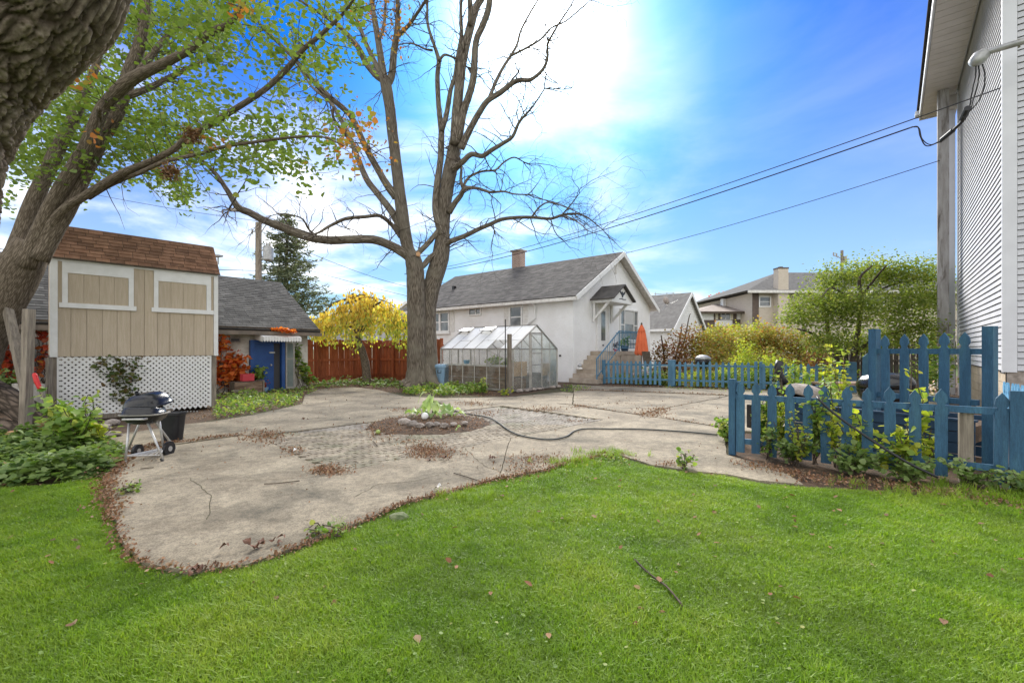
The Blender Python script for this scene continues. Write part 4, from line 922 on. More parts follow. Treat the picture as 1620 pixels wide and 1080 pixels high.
fr.bar(HP(hW / 2, 0, hr), HP(hW / 2, hL, hr), .06)
obj('frame', fr, C['alu'], gh)
def up_roof(u_): return he + (hr - he) * (1 - abs(u_ - hW / 2) / (hW / 2))
nb = 6; step = hL / nb
for k in range(1, nb):
    for u_ in (0, hW): obj('glazing_bar', MB().bar(HP(u_, k * step, .06), HP(u_, k * step, he), .028), C['alu'], gh)
    for u_ in (0, hW): obj('roof_bar', MB().bar(HP(u_, k * step, he), HP(hW / 2, k * step, hr), .028), C['alu'], gh)
d0, d1_ = .92, 1.62
for v_ in (0, hL):
    for u_ in (.46, d0, d1_, 2.12): obj('glazing_bar', MB().bar(HP(u_, v_, .06), HP(u_, v_, up_roof(u_)), .028 if u_ not in (d0, d1_) else .05), C['alu'], gh)
obj('door_head', MB().bar(HP(d0, -.005, 2.02), HP(d1_, -.005, 2.02), .035), C['alu'], gh)
obj('brace', MB().bar(HP(1.62, .02, .08), HP(2.5, .02, 1.0), .02).bar(HP(.02, .03, 1.0), HP(.02, 1.2, 1.42), .02).bar(HP(.02, .55, 1.4), HP(.02, 1.1, .8), .018), C['alu'], gh)
gd_ = obj('door', MB().bar(HP(d0 + .04, -.03, .1), HP(d0 + .04, -.03, 1.98), .035).bar(HP(d1_ - .04, -.03, .1), HP(d1_ - .04, -.03, 1.98), .035).bar(HP(d0 + .04, -.03, .12), HP(d1_ - .04, -.03, .12), .035).bar(HP(d0 + .04, -.03, .9), HP(d1_ - .04, -.03, .9), .03).bar(HP(d0 + .04, -.03, 1.3), HP(d1_ - .04, -.03, 1.3), .03).bar(HP(d0 + .04, -.03, 1.97), HP(d1_ - .04, -.03, 1.97), .035), C['alu'], gh)
for za, zc_ in ((.13, .88), (.92, 1.28), (1.32, 1.95)): obj('pane', MB().wb(H0, U, -V, d0 + .06, d1_ - .06, za, zc_, .027, .033), C['g_wall'], gd_)
def pane(pts, n, mat='g_wall'): obj('pane', MB().prism(pts, n * .004), C[mat], gh)
for k in range(nb):
    va, vb = k * step + .015, (k + 1) * step - .015
    for u_, n in ((0, -U), (hW, U)): pane([HP(u_, va, .09), HP(u_, vb, .09), HP(u_, vb, he - .02), HP(u_, va, he - .02)], n)
    for u_ in (0, hW):
        sg = 1 if u_ == 0 else -1; us = (hW / 2) * sg
        for f0, f1 in ((.02, .36), (.365, .97)):
            if u_ == 0 and k == 1 and f0 < .3: continue
            a_, b_ = u_ + us * f0, u_ + us * f1; lift = Vector((0, 0, .012 if f0 > .3 else 0))
            if u_ == 0 and k in (3, 5) and f0 > .3:        # roof vents propped open
                mid = .68; m_ = u_ + us * mid; pane([HP(a_, va, up_roof(a_)), HP(a_, vb, up_roof(a_)), HP(m_, vb, up_roof(m_)), HP(m_, va, up_roof(m_))], Vector((0, 0, 1)), 'g_roof')
                q = [HP(m_ - .02, va, up_roof(m_) + .13), HP(m_ - .02, vb, up_roof(m_) + .13), HP(b_, vb, up_roof(b_) + .03), HP(b_, va, up_roof(b_) + .03)]; pane(q, Vector((0, 0, 1)), 'g_roof')
                obj('vent_bar', MB().bar(q[0], q[1], .03), C['alu'], gh); continue
            pane([HP(a_, va, up_roof(a_)) + lift, HP(a_, vb, up_roof(a_)) + lift, HP(b_, vb, up_roof(b_)) + lift, HP(b_, va, up_roof(b_)) + lift], Vector((0, 0, 1)), 'g_roof')
for v_, n in ((0, -V), (hL, V)):
    xs = [0, .46, d0, d1_, 2.12, hW]
    for i in range(5):
        if v_ == 0 and i == 2: continue
        a_, b_ = xs[i] + .015, xs[i + 1] - .015
        pane([HP(a_, v_, .09), HP(b_, v_, .09), HP(b_, v_, he - .02), HP(a_, v_, he - .02)], n)
        tp_ = [HP(a_, v_, he + .02), HP(b_, v_, he + .02), HP(b_, v_, up_roof(b_) - .02)] + ([HP(hW / 2, v_, hr - .03)] if i == 2 else []) + [HP(a_, v_, up_roof(a_) - .02)]
        pane(tp_, n)
for k in range(14):
    p = HP(random.uniform(0, hW), random.uniform(-.16, -.02), 0); s = random.uniform(.07, .13)
    o = obj('stone', MB().lathe(p, [(s * .5, 0), (s, s * .35), (s * .85, s * .8), (s * .3, s * 1.05)], 7, random.uniform(.8, 1.3), .9, rz=random.random() * 3), C['stone'], None, origin=p)
    tag(o, 'rough pale stone along the foot of the greenhouse front', 'stone', 'stones under the greenhouse front')
for k_ in (0,):
    pass
# raised beds inside
rb = thing('raised_bed', 'brown board raised bed inside the left long side of the greenhouse', 'planter', HP(.6, 1.7, 0))
for k in range(4): obj('board', MB().wb(H0, V, -U, .35, 3.3, .02 + .21 * k, .21 * (k + 1), -.16, -.12), C['bedwood'], rb)
obj('soil', MB().wb(H0, V, -U, .35, 3.3, .6, .78, -.8, -.17), C['soil'], rb); obj('liner', MB().wb(H0, V, -U, .35, 3.3, .84, .9, -.19, -.11), C['offwhite'], rb)
pp = ell_pts([tuple(HP(.5, 1.3, 1.02)) + (.35, .5, .24), tuple(HP(.6, .7, .98)) + (.25, .4, .2)], 420, .2); t = thing('greenhouse_plant', 'leafy green tomato plants growing in the bed inside the greenhouse', 'plant', HP(.5, 1.2, .78)); scatter_mesh('foliage', LEAF_V, LEAF_F, pp, rotm(420, .9), rng.uniform(.07, .14, (420, 1)), C['weed'], parent=t)
def loose(name, label, cat, mb, mat, org=None, group=None, smooth=False):
    o = obj(name, mb, C[mat], None, origin=org or mb.v[0], smooth=smooth); return tag(o, label, cat, group)
loose('board', 'orange brown chipboard sheet left of the door inside the greenhouse', 'board', MB().wb(H0, U, -V, .06, .86, .52, 1.02, -.1, -.08), 'osb')
loose('board', 'orange brown chipboard sheet right of the door inside the greenhouse', 'board', MB().wb(H0, U, -V, 1.75, 2.5, .48, .92, -.12, -.1), 'osb')
loose('crate', 'dark wooden crate standing low inside the greenhouse front', 'crate', MB().wb(H0, U, -V, .1, .85, .02, .45, -.5, -.12), 'bedwood')
loose('crate', 'grey wooden box behind the door inside the greenhouse', 'crate', MB().wb(H0, U, -V, .95, 2.4, .02, .55, -1.0, -.3), 'bedwood_grey')
pb = HP(.35, 2.55, .9); loose('pot', 'small blue pot standing on the raised bed inside the greenhouse', 'pot', MB().lathe(pb, [(.09, 0), (.13, .14), (.11, .14), (.08, .03)], 14), 'blue_light', pb)
pb = HP(-.14, 1.05, 0)
loose('wooden_post', 'weathered wooden post standing against the front left corner of the greenhouse', 'post', MB().box(P(805.5, 620, 15.0) * Vector((1, 1, 0)) if False else Vector((P(806, 600, 14.9).x, 14.9, .97)), (.11, .11, 1.94), .6), 'oldwood', Vector((P(806, 600, 14.9).x, 14.9, 0)))
x_ = P(799.5, 600, 14.85); loose('metal_rod', 'thin dark rod standing beside the wooden post at the greenhouse corner', 'rod', MB().cyl((x_.x, 14.85, 0), .018, 2.42, 8), 'black_plastic', Vector((x_.x, 14.85, 0)))
# blue grey bin
bc = G(699, 611); bc = Vector(((699 - CX) / FP * 17.6, 17.6, 0))
bn = thing('rubbish_bin', 'square blue grey plastic bin with lid between big tree and greenhouse', 'bin', bc)
obj('body', MB().lathe(bc, [(.23, 0), (.3, .72), (.31, .74)], 24, e=5, rz=.9), C['bluebin'], bn); obj('lid', MB().lathe(bc, [(.34, .742), (.34, .82), (.3, .85), (.28, .87)], 24, e=5, rz=.9), C['bluebin'], bn)
obj('handle', MB().tube([bc + Vector((-.1, -.33, .66)), bc + Vector((-.1, -.37, .55)), bc + Vector((.02, -.37, .55)), bc + Vector((.02, -.33, .66))], .015, 6), C['black_plastic'], bn)

# ---------------------------------------------------------------- picket fences
def picket_mb(w, h, d, n, th=.02):
    q = [(w / 2, 0), (w / 2, h - .205), (w * .30, h - .185), (w * .30, h - .165), (w * .52, h - .13), (w * .44, h - .065), (0, h)]
    pts = q + [(-x, z) for x, z in q[-2::-1]]
    return MB().prism([d * x + Vector((0, 0, z)) for x, z in pts], n * th)
def picket_fence(label, P0, P1, ts, w, zs, mat, rails, n, posts=(), z0=.03, name='picket_fence', tilt=.012, rail_l=None, th=.02):
    d = P1 - P0; L = d.length; d.normalize(); t = thing(name, label, 'fence', P0); h = zs - z0
    me = mesh_of('picket', picket_mb(w, h, d, n, th), C[mat])
    for x in ts: link('picket', me, t, tuple(d * x + Vector((0, 0, z0 + random.uniform(-.012, .012))) + n * .024), (0, random.gauss(0, tilt), 0))
    for z, *rr in rails:
        a, b_ = (rr[0], rr[1]) if rr else (0, L); obj('rail', MB().wb(P0, d, n, a, b_, z - .035, z + .035, -.02, .022), C[mat], t)
    for x, zz, sz in posts: obj('post', MB().wb(P0, d, n, x - sz / 2, x + sz / 2, 0, zz, -.02 - sz, -.021), C[mat], t)
    return t
def front_n(a, b_): d = (b_ - a).normalized(); n = Vector((d.y, -d.x, 0)); return n if n.y < 0 else -n
# near fence
N0 = Vector((3.05, 6.25, 0)); N1 = Vector((5.14, 4.72, 0)); dn = (N1 - N0).normalized(); nf = front_n(N0, N1)
ts = [onwall(x, 650, N0, dn)[0] for x in (1172, 1196.5, 1222, 1249, 1277, 1307, 1339, 1371.5, 1408.5, 1447.5, 1488, 1581)]
nfence = picket_fence('near blue picket fence with pointed pickets overgrown by vines at the right', N0, N1, ts, .105, 1.005, 'blue', [(.80, 0, (N1 - N0).length + .12), (.20, .05, (N1 - N0).length + .1)], nf, posts=(), z0=.05)
obj('post', MB().wb(N0, dn, nf, -.065, .02, 0, 1.04, -.05, .03), C['blue'], nfence); obj('post', MB().wb(N0, dn, nf, .024, .045, .05, 1.0, -.05, -.021), C['blue'], nfence)
te = onwall(1616, 650, N0, dn)[0]; obj('post', MB().wb(N0, dn, nf, te - .09, te + .09, 0, 1.02, .0, .05), C['blue'], nfence)
ts_ = onwall(1530, 650, N0, dn)[0]; obj('stub_post', MB().wb(N0, dn, nf, ts_ - .055, ts_ + .055, 0, .765, -.115, -.022), C['oldwood'], nfence, label='bare weathered stub post where a picket is missing')
# taller trellis section behind
T0 = Vector(((1383.5 - CX) / FP * 6.6, 6.6, 0)); T1 = Vector(((1566 - CX) / FP * 5.4, 5.4, 0)); dt = (T1 - T0).normalized(); nt_ = front_n(T0, T1)
tt = [onwall(x, 560, T0, dt)[0] for x in (1404, 1433.5, 1463.5, 1496, 1530)]
tf_ = picket_fence('taller blue picket panel with two high posts above the raised bed', T0, T1, tt, .105, 1.655, 'blue', [(1.42, 0, (T1 - T0).length - .05), (.80, 0, (T1 - T0).length - .1)], nt_, z0=.62)
for x, z in ((0, 1.74), ((T1 - T0).length, 1.72)): obj('post', MB().wb(T0, dt, nt_, x - .052, x + .052, 0, z, -.05, .05), C['blue'], tf_)
# raised bed of blue boards
B0 = Vector(((1288 - CX) / FP * 6.95, 6.95, 0)); B1 = Vector(((1450 - CX) / FP * 5.95, 5.95, 0)); B0 = T0 + Vector((-.75, .75, 0)); B1 = T1 + Vector((-.06, .12, 0)); db = (B1 - B0).normalized(); nb_ = front_n(B0, B1); BL = (B1 - B0).length
pbx = thing('raised_bed', 'low raised bed of dark blue boards behind the near picket fence', 'planter', B0)
for k in range(4):
    obj('board', MB().wb(B0, db, nb_, 0, BL, .01 + .14 * k, .14 * (k + 1), -.04, 0), C['navy'], pbx); obj('board', MB().wb(B0, db, nb_, 0, BL, .01 + .14 * k, .14 * (k + 1), -.9, -.86), C['navy'], pbx)
obj('cap', MB().wb(B0, db, nb_, -.02, BL + .02, .562, .585, -.06, .015), C['navy'], pbx); obj('soil', MB().wb(B0, db, nb_, .01, BL - .01, .3, .5, -.86, -.04), C['soil'], pbx)
# far fence
F0 = Vector((3.78, 19.0, 0)); F1 = Vector((8.8, 16.3, 0)); F2 = Vector((11.25, 14.85, 0))
def rng_ts(L, sp, a=.1): return [a + i * sp for i in range(int((L - a) / sp))]
def ffence(label, a, b_, sp, post, ztop=.985): 
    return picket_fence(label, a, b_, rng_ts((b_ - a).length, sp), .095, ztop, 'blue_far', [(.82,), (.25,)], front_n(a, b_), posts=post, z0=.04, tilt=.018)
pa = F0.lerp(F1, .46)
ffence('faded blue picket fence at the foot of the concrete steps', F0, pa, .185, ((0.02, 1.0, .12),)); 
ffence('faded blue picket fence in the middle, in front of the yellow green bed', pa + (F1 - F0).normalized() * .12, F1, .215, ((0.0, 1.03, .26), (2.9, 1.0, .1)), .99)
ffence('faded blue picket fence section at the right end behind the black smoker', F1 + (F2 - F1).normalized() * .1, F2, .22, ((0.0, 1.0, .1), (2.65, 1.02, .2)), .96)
x_ = F2 + Vector((.1, -.1, 0)); loose('fence_post', 'leaning blue board post at the right end of the far picket fence', 'post', MB().hexa([x_ + Vector(p) for p in ((0, 0, 0), (.16, 0, 0), (.16, .05, 0), (0, .05, 0))], [x_ + Vector(p) for p in ((.05, 0, 1.2), (.21, 0, 1.32), (.21, .05, 1.32), (.05, .05, 1.2))]), 'blue_far', x_)
# short pale blue picket pieces near the right house
K0 = Vector(((1584 - CX) / FP * 7.4, 7.4, 0)); K1 = Vector(((1622 - CX) / FP * 6.4, 6.4, 0)); dk = (K1 - K0).normalized()
picket_fence('short pale blue picket section beside the foundation of the grey house', K0, K1, rng_ts((K1 - K0).length, .145, .02), .085, .93, 'blue_light', [(.62,), (.3,)], front_n(K0, K1), z0=.05)
J0 = P(1454, 600, 9.5) * Vector((1, 1, 0)); J1 = P(1480, 600, 9.3) * Vector((1, 1, 0))
# dark board fence at the back right
D0 = Vector((12.4, 17.6, 0)); D1 = Vector((16.8, 17.2, 0)); board_fence('dark weathered board fence in the shade at the back right', D0, D1, 1.75, .2, 'darkwood', dog=False, rails=(1.0,), gap=.03, front=Vector((0, -1, 0)), cat='fence', jit=.02)
# ---------------------------------------------------------------- grey sided house on the right
RC_ = Vector((9.2, 8.5, 0)); RL, RT, RB = 7.3, 12.6, 1.05
rh = thing('grey_sided_house', 'tall pale grey house with lap siding at the right edge of the yard', 'house', RC_)
obj('wall', MB().hexa([RC_ + U * .02 - V * .02, RC_ - V * 4, RC_ - V * 4 + U * RL, RC_ + U * RL - V * .02], [p + Vector((0, 0, RT)) for p in (RC_ + U * .02 - V * .02, RC_ - V * 4, RC_ - V * 4 + U * RL, RC_ + U * RL - V * .02)]), C['gapdark'], rh)  # near-black core stands in for the shadow between the siding boards
ex = .118
def lapboard(P0, d, n, L):
    a, b_, q = P0, P0 + d * L, Vector((0, 0, ex)); m = MB()
    q = Vector((0, 0, ex - .012)); q0 = [a + n * .004, a + n * .030, b_ + n * .030, b_ + n * .004]; q1 = [a + n * .002 + q, a + n * .008 + q, b_ + n * .008 + q, b_ + n * .002 + q]
    if d.cross(n).z > 0: q0 = q0[::-1]; q1 = q1[::-1]
    return m.hexa(q0, q1)
m1 = mesh_of('siding_board', lapboard(Vector((0, 0, 0)), U, V, RL - .06), C['siding'])
m2 = mesh_of('siding_board', lapboard(Vector((0, 0, 0)), -V, -U, 3.2), C['siding'])
k = 0
while RB + k * ex < RT:
    z = RB + k * ex
    link('siding_board', m1, rh, tuple(U * .06 + Vector((0, 0, z)))); link('siding_board', m2, rh, tuple(-V * .16 + Vector((0, 0, z)))); k += 1
obj('corner_trim', MB().wb(RC_, -V, -U, -.035, .155, RB - .03, RT, .003, .035).wb(RC_, U, V, -.035 + .036, .055, RB - .03, RT, .003, .035), C['vinyl'], rh)
obj('corner_trim', MB().wb(RC_, U, V, RL - .004, RL + .10, RB - .03, 11.3, .003, .05), C['vinyl'], rh)
bm_ = mesh_of('block', MB().wb(Vector((0, 0, 0)), U, V, .004, .396, .004, .197, -.15, -.01), C['block'])
for j in range(5):
    for i in range(18):
        x = i * .4 + (.2 if j % 2 else 0) + .02
        if x + .4 > RL + .2: continue
        link('block', bm_, rh, tuple(U * x + Vector((0, 0, RB - .03 - .2 * (j + 1)))))
obj('foundation', MB().wb(RC_, U, V, .0, RL, 0, RB - .01, -.4, -.03).wb(RC_, -V, -U, .03, 3.9, 0, RB - .01, -.5, -.05), C['stone'], rh)
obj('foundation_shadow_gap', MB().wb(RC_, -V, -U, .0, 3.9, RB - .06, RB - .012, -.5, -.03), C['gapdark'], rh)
# eave: soffit, fascia, frieze
EZ = 9.44; EV = .87; EL = 8.96
sof = obj('eave', MB().wb(RC_, U, V, -3.5, EL - .03, EZ + .06, EZ + .3, .05, EV - .02), C['vinyl'], rh)
k = 0; x = -3.0
while x < EL - .1: obj('soffit_panel', MB().wb(RC_, U, V, x + .006, min(x + .30, EL - .05) - .006, EZ + .03, EZ + .055, .08, EV - .05), C['soffit'], sof); x += .30
obj('fascia', MB().wb(RC_, U, V, -3.5, EL, EZ - .0, EZ + .26, EV - .018, EV + .012).wb(RC_, U, V, EL, EL + .03, EZ, EZ + .3, .0, EV + .012), C['vinyl'], rh)
obj('roof_edge', MB().wb(RC_, U, V, -3.5, EL + .06, EZ + .27, EZ + .33, -.3, EV + .08), C['felt'], rh)
obj('gutter_end', MB().wb(RC_, U, V, EL - .3, EL + .02, EZ + .1, EZ + .24, EV + .014, EV + .12), C['vinyl'], rh)
# porch beam, soffit return and posts beyond the sided wall
obj('porch_beam', MB().wb(RC_, U, V, RL + .2, EL - .1, EZ - .35, EZ + .02, .02, .40), C['soffit'], rh)
obj('porch_wall', MB().wb(RC_, U, V, RL + .11, EL - .12, 2.9, EZ - .36, -2.2, -2.0), C['vinyl'], rh)
obj('porch_post', MB().wb(RC_, U, V, RL - .4, RL - .12, 0, EZ + .02, .26, .52), C['greypost'], rh)
obj('porch_post', MB().wb(RC_, U, V, RL + .45, RL + .62, 0, EZ - .36, .06, .22), C['vinyl'], rh)
obj('porch_post', MB().wb(RC_, U, V, RL + .12, RL + .2, 0, EZ - .36, -.12, .02), C['vinyl'], rh)
for i in range(5): obj('stair_tread', MB().wb(RC_, U, V, RL + .2 + i * .1, RL + 1.3, 2.4 + .5 * i, 2.46 + .5 * i, -1.2, -.15), C['greypost'], rh)
# service mast, cables
mast = thing('service_mast', 'grey electrical mast with rounded weatherhead reaching across the siding corner', 'electrical mast', P(1625, 62, 7.9))
mp_ = [P(1680, 50, 7.6), P(1625, 64, 7.8), P(1590, 74, 8.0), P(1564, 82, 8.2), P(1556, 86, 8.25)]
obj('pipe', MB().tube(mp_, .055, 12), C['galv'], mast, smooth=True)
obj('weatherhead', MB().tube([P(x, y, 8.25) for x, y in ((1561, 83), (1557, 86), (1550, 91), (1543, 99), (1541, 104))], [.06, .10, .125, .105, .03], 14), C['galv'], mast, smooth=True)
obj('clamp', MB().tube([P(1612, 62, 7.85), P(1612, 76, 7.9)], .02, 6), C['alu'], mast)
def wire(name, label, pts, r, mat='cable', cat='cable', k=8):
    q = [Vector(p) for p in catmull([tuple(p) for p in pts], k)]
    return tag(obj(name, MB().tube(q, r, 6), C[mat], None, smooth=True, origin=q[0]), label, cat)
wire('cable', 'leftmost black drop cable hanging from the weatherhead to the splice', [P(1544, 104, 8.25), P(1543, 122, 8.3), P(1537, 150, 8.35), P(1534, 172, 8.4)], .012)
wire('cable', 'middle black drop cable hanging from the weatherhead to the splice', [P(1548, 104, 8.25), P(1549, 120, 8.3), P(1543, 148, 8.35), P(1536, 172, 8.4)], .012)
wire('cable', 'rightmost bowed black drop cable under the weatherhead', [P(1554, 102, 8.25), P(1558, 118, 8.25), P(1556, 142, 8.3), P(1546, 163, 8.35), P(1524, 186, 8.5)], .012)
wire('cable', 'thick spliced cable with dark sleeve slanting down left from the siding', [P(1533, 172, 8.4), P(1524, 190, 8.6), P(1508, 206, 8.9), P(1488, 224, 9.3)], .03)
tag(obj('cable_splice', MB().tube([P(1531, 171, 8.38), P(1523, 188, 8.6)], .055, 8), C['cable'], None, origin=P(1531, 171, 8.38)), 'short fat black sleeve on the slanting cable against the siding', 'cable splice')
tag(obj('cable_splice', MB().tube([P(1508, 206, 8.9), P(1490, 221, 9.25)], .045, 8), C['cable'], None, origin=P(1508, 206, 8.9)), 'long narrow black sleeve on the cable in front of the grey posts', 'cable splice')
def span(label, a, b_, sag, r=.012): 
    q = [a.lerp(b_, i / 30) - Vector((0, 0, sag * 4 * (i / 30) * (1 - i / 30))) for i in range(31)]; return tag(obj('overhead_wire', MB().tube(q, [max(r, .00045 * p.y) for p in q], 5), C['cable'], None, origin=a), label, 'overhead wire')
far_ = lambda x, y, Y=36: P(x, y, Y)
wire('cable', 'looped black cable end hanging under the overhead wires left of the grey posts', [P(1440, 202, 9.4), P(1452, 201, 9.4), P(1456, 216, 9.4), P(1466, 231, 9.4), P(1488, 224, 9.3)], .012)
wire('cable', 'second looped black cable end hanging just above the first', [P(1444, 201, 9.4), P(1454, 203, 9.4), P(1459, 220, 9.4), P(1472, 229, 9.4), P(1489, 222, 9.3)], .010)
span('upper overhead wire running from the siding corner to the far left pole', P(1590, 137, 8.7), P(640, 433, 36), .55)
span('lower overhead wire of the twisted pair crossing the sky', P(1444, 201, 9.4), P(640, 434, 36), .60, .016)
span('thin separate wire ending at the grey porch posts', P(1487, 254, 14), P(690, 448, 40), .9)
span('wire passing over the yellow tree, upper one', far_(412, 405, 30), P(760, 490, 60), .4); span('wire passing over the yellow tree, lower one', far_(412, 455, 30), P(760, 500, 60), .3)
span('short wire reaching from the left pole behind the shed roof', P(412, 428, 30), P(-60, 385, 22), .3, .02)
span('thin faint wire between left pole and big tree', P(412, 365, 30), P(700, 462, 60), .8); span('faint telephone wire high over the shed roof', P(412, 350, 30), P(-40, 268, 20), .2, .008)

# ---------------------------------------------------------------- houses beyond
def simple_house(label, O, u, v, wu, wv, zw, zr, wall, roofm, ridge='v', ov=.35):
    t = thing('gabled_house', label, 'house', O); Zv = Vector((0, 0, zw)); c = [O, O + u * wu, O + u * wu + v * wv, O + v * wv]
    m = MB().hexa(c, [p + Zv for p in c]); m.prism([c[0] + Zv, c[1] + Zv, O + u * wu / 2 + Vector((0, 0, zr - .05))], v * wv); obj('wall', m, C[wall], t)
    pit = math.atan2(zr - zw, wu / 2); H = wu / 2 / math.cos(pit) + ov
    for sg, Oe in ((1, c[0]), (-1, c[1])):
        s = u * (math.cos(pit) * sg) + Vector((0, 0, math.sin(pit))); n = -u * (math.sin(pit) * sg) + Vector((0, 0, math.cos(pit))); e = Oe + Zv - s * ov - v * .3 + n * .03; L = wv + .6
        q = [e, e + v * L, e + v * L + s * H, e + s * H]; q = q[::-1] if sg > 0 else q
        r = obj('roof', MB().hexa(q, [p + n * .1 for p in q]), C[roofm], t)
        a0 = e - v * .004 - n * .14; obj('rake_board', MB().prism([a0, a0 + s * H, a0 + s * H + n * .24, a0 + n * .24], -v * .04), C['white'], t)
    return t
Bp = Vector((11.9, 34, 0)); bh = simple_house('small white gabled house with pale grey roof right of the stucco house', Bp, U, V, 7.4, 12, 3.05, 5.9, 'white', 'shingle_light')
for k in range(26):
    z = .3 + k * .2; L = 7.4 if z < 3.05 else 7.4 * (1 - (z - 3.05) / 2.85)
    if L > .4: obj('siding_board', MB().wb(Bp, U, -V, (7.4 - L) / 2 + .1, (7.4 + L) / 2 - .1, z + .01, z + .19, .003, .03), C['white'], bh)
obj('gutter', MB().wb(Bp, V, -U, -.3, 12.3, 2.78, 2.95, .3, .42), C['white'], bh)
an = P(1055, 466, 36); at_ = thing('roof_antenna', 'thin television antenna standing on the pale grey roof', 'antenna', an - Vector((0, 0, .5)))
obj('pole', MB().bar(an - Vector((0, 0, .6)), an + Vector((0, 0, .15)), .05), C['galv'], at_); obj('rod', MB().bar(an + Vector((-1.0, 0, .05)), an + Vector((.6, 0, .12)), .05).bar(an + Vector((-.9, 0, -.1)), an + Vector((-.9, 0, .2)), .04).bar(an + Vector((.5, 0, -.1)), an + Vector((.5, 0, .2)), .04), C['galv'], at_)
# tan brick apartment house
Q0 = Vector((P(1190, 0, 42).x, 42, 0)); qd = Vector((1, .02, 0)).normalized(); qn = Vector((.02, -1, 0)); qz = lambda y, Y=42: CH - (y - HY) / FP * Y; qx = lambda x: (x - 1190) / FP * 42
bt_ = thing('brick_apartment_house', 'tan brick two storey house with hip roof and tall chimney behind the green tree', 'house', Q0)
zt = qz(463); obj('wall', MB().wb(Q0, qd, qn, 0, 24, 0, zt, -12, 0), C['brick_tan'], bt_)
obj('brown_brick_wall', MB().wb(Q0, qd, qn, 0, qx(1200), 0, zt - .004, .004, .05), C['brick_brown'], bt_)
ez = zt; ro = [Q0 + qd * -.9 + qn * .9, Q0 + qd * 25 + qn * .9, Q0 + qd * 25 - qn * 13, Q0 + qd * -.9 - qn * 13]; zr = ez + 2.9
m = MB(); rA = Q0 + qd * 6 - qn * 6 + Vector((0, 0, zr)); rB = Q0 + qd * 20 - qn * 6 + Vector((0, 0, zr)); e_ = [p + Vector((0, 0, ez + .12)) for p in ro]
for f in ((e_[0], e_[1], rB, rA), (e_[1], e_[2], rB), (e_[2], e_[3], rA, rB), (e_[3], e_[0], rA)): m.poly(f)
m.poly(e_[::-1]); obj('roof', m, C['shingle_grey'], bt_)
obj('fascia', MB().wb(Q0, qd, qn, -.9, 25, ez - .12, ez + .118, .88, .95), C['offwhite'], bt_); obj('soffit', MB().wb(Q0, qd, qn, -.9, 25, ez - .02, ez + .02, .05, .88), C['bark_dark'], bt_)
cx_ = qx(1232); cc = obj('chimney', MB().wb(Q0, qd, qn, qx(1224), qx(1240), 0, qz(427), .004, .75), C['brick_tan'], bt_); obj('chimney_cap', MB().wb(Q0, qd, qn, qx(1223.5), qx(1240.5), qz(427) + .003, qz(425), -.02, .78), C['brick_brown'], cc); obj('flue', MB().wb(Q0, qd, qn, qx(1229), qx(1234), qz(425), qz(423), .2, .5), C['brick_brown'], cc)
obj('downspout', MB().wb(Q0, qd, qn, qx(1240.5), qx(1242), 0, zt, .06, .16), C['white'], bt_)
sash(bt_, Q0, qd, qn, qx(1202), qx(1218), qz(484), qz(470), name='window', fw=.1)
for x0_, x1_ in ((1300, 1330), (1375, 1400)): sash(bt_, Q0, qd, qn, qx(x0_), qx(x1_), qz(486), qz(470), fw=.12, split=False, vs=(qx((x0_ + x1_) / 2),))
obj('band', MB().wb(Q0, qd, qn, qx(1243), 24, qz(508), qz(506), .004, .04), C['bark_dark'], bt_)
# low wing left of it
Wg = Vector((P(1106, 0, 44).x, 44, 0)); wt = thing('taupe_roofed_house', 'low house with taupe hip roof, white panels and brown base left of the brick house', 'house', Wg); wx = lambda x: (x - 1106) / FP * 44; wz_ = lambda y: CH - (y - HY) / FP * 44
L = wx(1198); obj('wall', MB().wb(Wg, qd, qn, 0, L, 0, wz_(494), -8, 0), C['brick_brown'], wt)
for a, b_, z0_, z1_, mm in ((1109, 1129, 506, 495, 'white'), (1131, 1159, 516, 506.5, 'white'), (1166, 1190, 505, 494.5, 'white')): obj('panel', MB().wb(Wg, qd, qn, wx(a), wx(b_), wz_(z0_), wz_(z1_), .004, .04), C[mm], wt)
sash(wt, Wg, qd, qn, wx(1141), wx(1155), wz_(505), wz_(494.5), fw=.05, vs=(wx(1148),), split=False)
for a in (1132, 1156): obj('shutter', MB().wb(Wg, qd, qn, wx(a), wx(a + 4), wz_(505.5), wz_(494.5), .004, .05), C['cream'], wt)
e_ = [Wg + qd * -.8 + qn * .8, Wg + qd * (L + .5) + qn * .8, Wg + qd * (L + .5) - qn * 9, Wg + qd * -.8 - qn * 9]; e_ = [p + Vector((0, 0, wz_(493.5))) for p in e_]; rz_ = wz_(474)
rA = Wg + qd * 3.6 - qn * 4.2 + Vector((0, 0, rz_)); rB = Wg + qd * (L + .5) - qn * 4.2 + Vector((0, 0, rz_)); m = MB()
for f in ((e_[0], e_[1], rB, rA), (e_[3], e_[0], rA), (e_[2], e_[3], rA, rB), (e_[1], e_[2], rB)): m.poly(f)
m.poly(e_[::-1]); obj('roof', m, C['shingle_taupe'], wt); obj('fascia', MB().wb(Wg, qd, qn, -.8, L + .5, wz_(493.5) - .22, wz_(493.5) - .01, .74, .8), C['bark_dark'], wt)
obj('chimney', MB().wb(Wg, qd, qn, wx(1167), wx(1176), wz_(482), wz_(467), -3.4, -2.8), C['white'], wt)
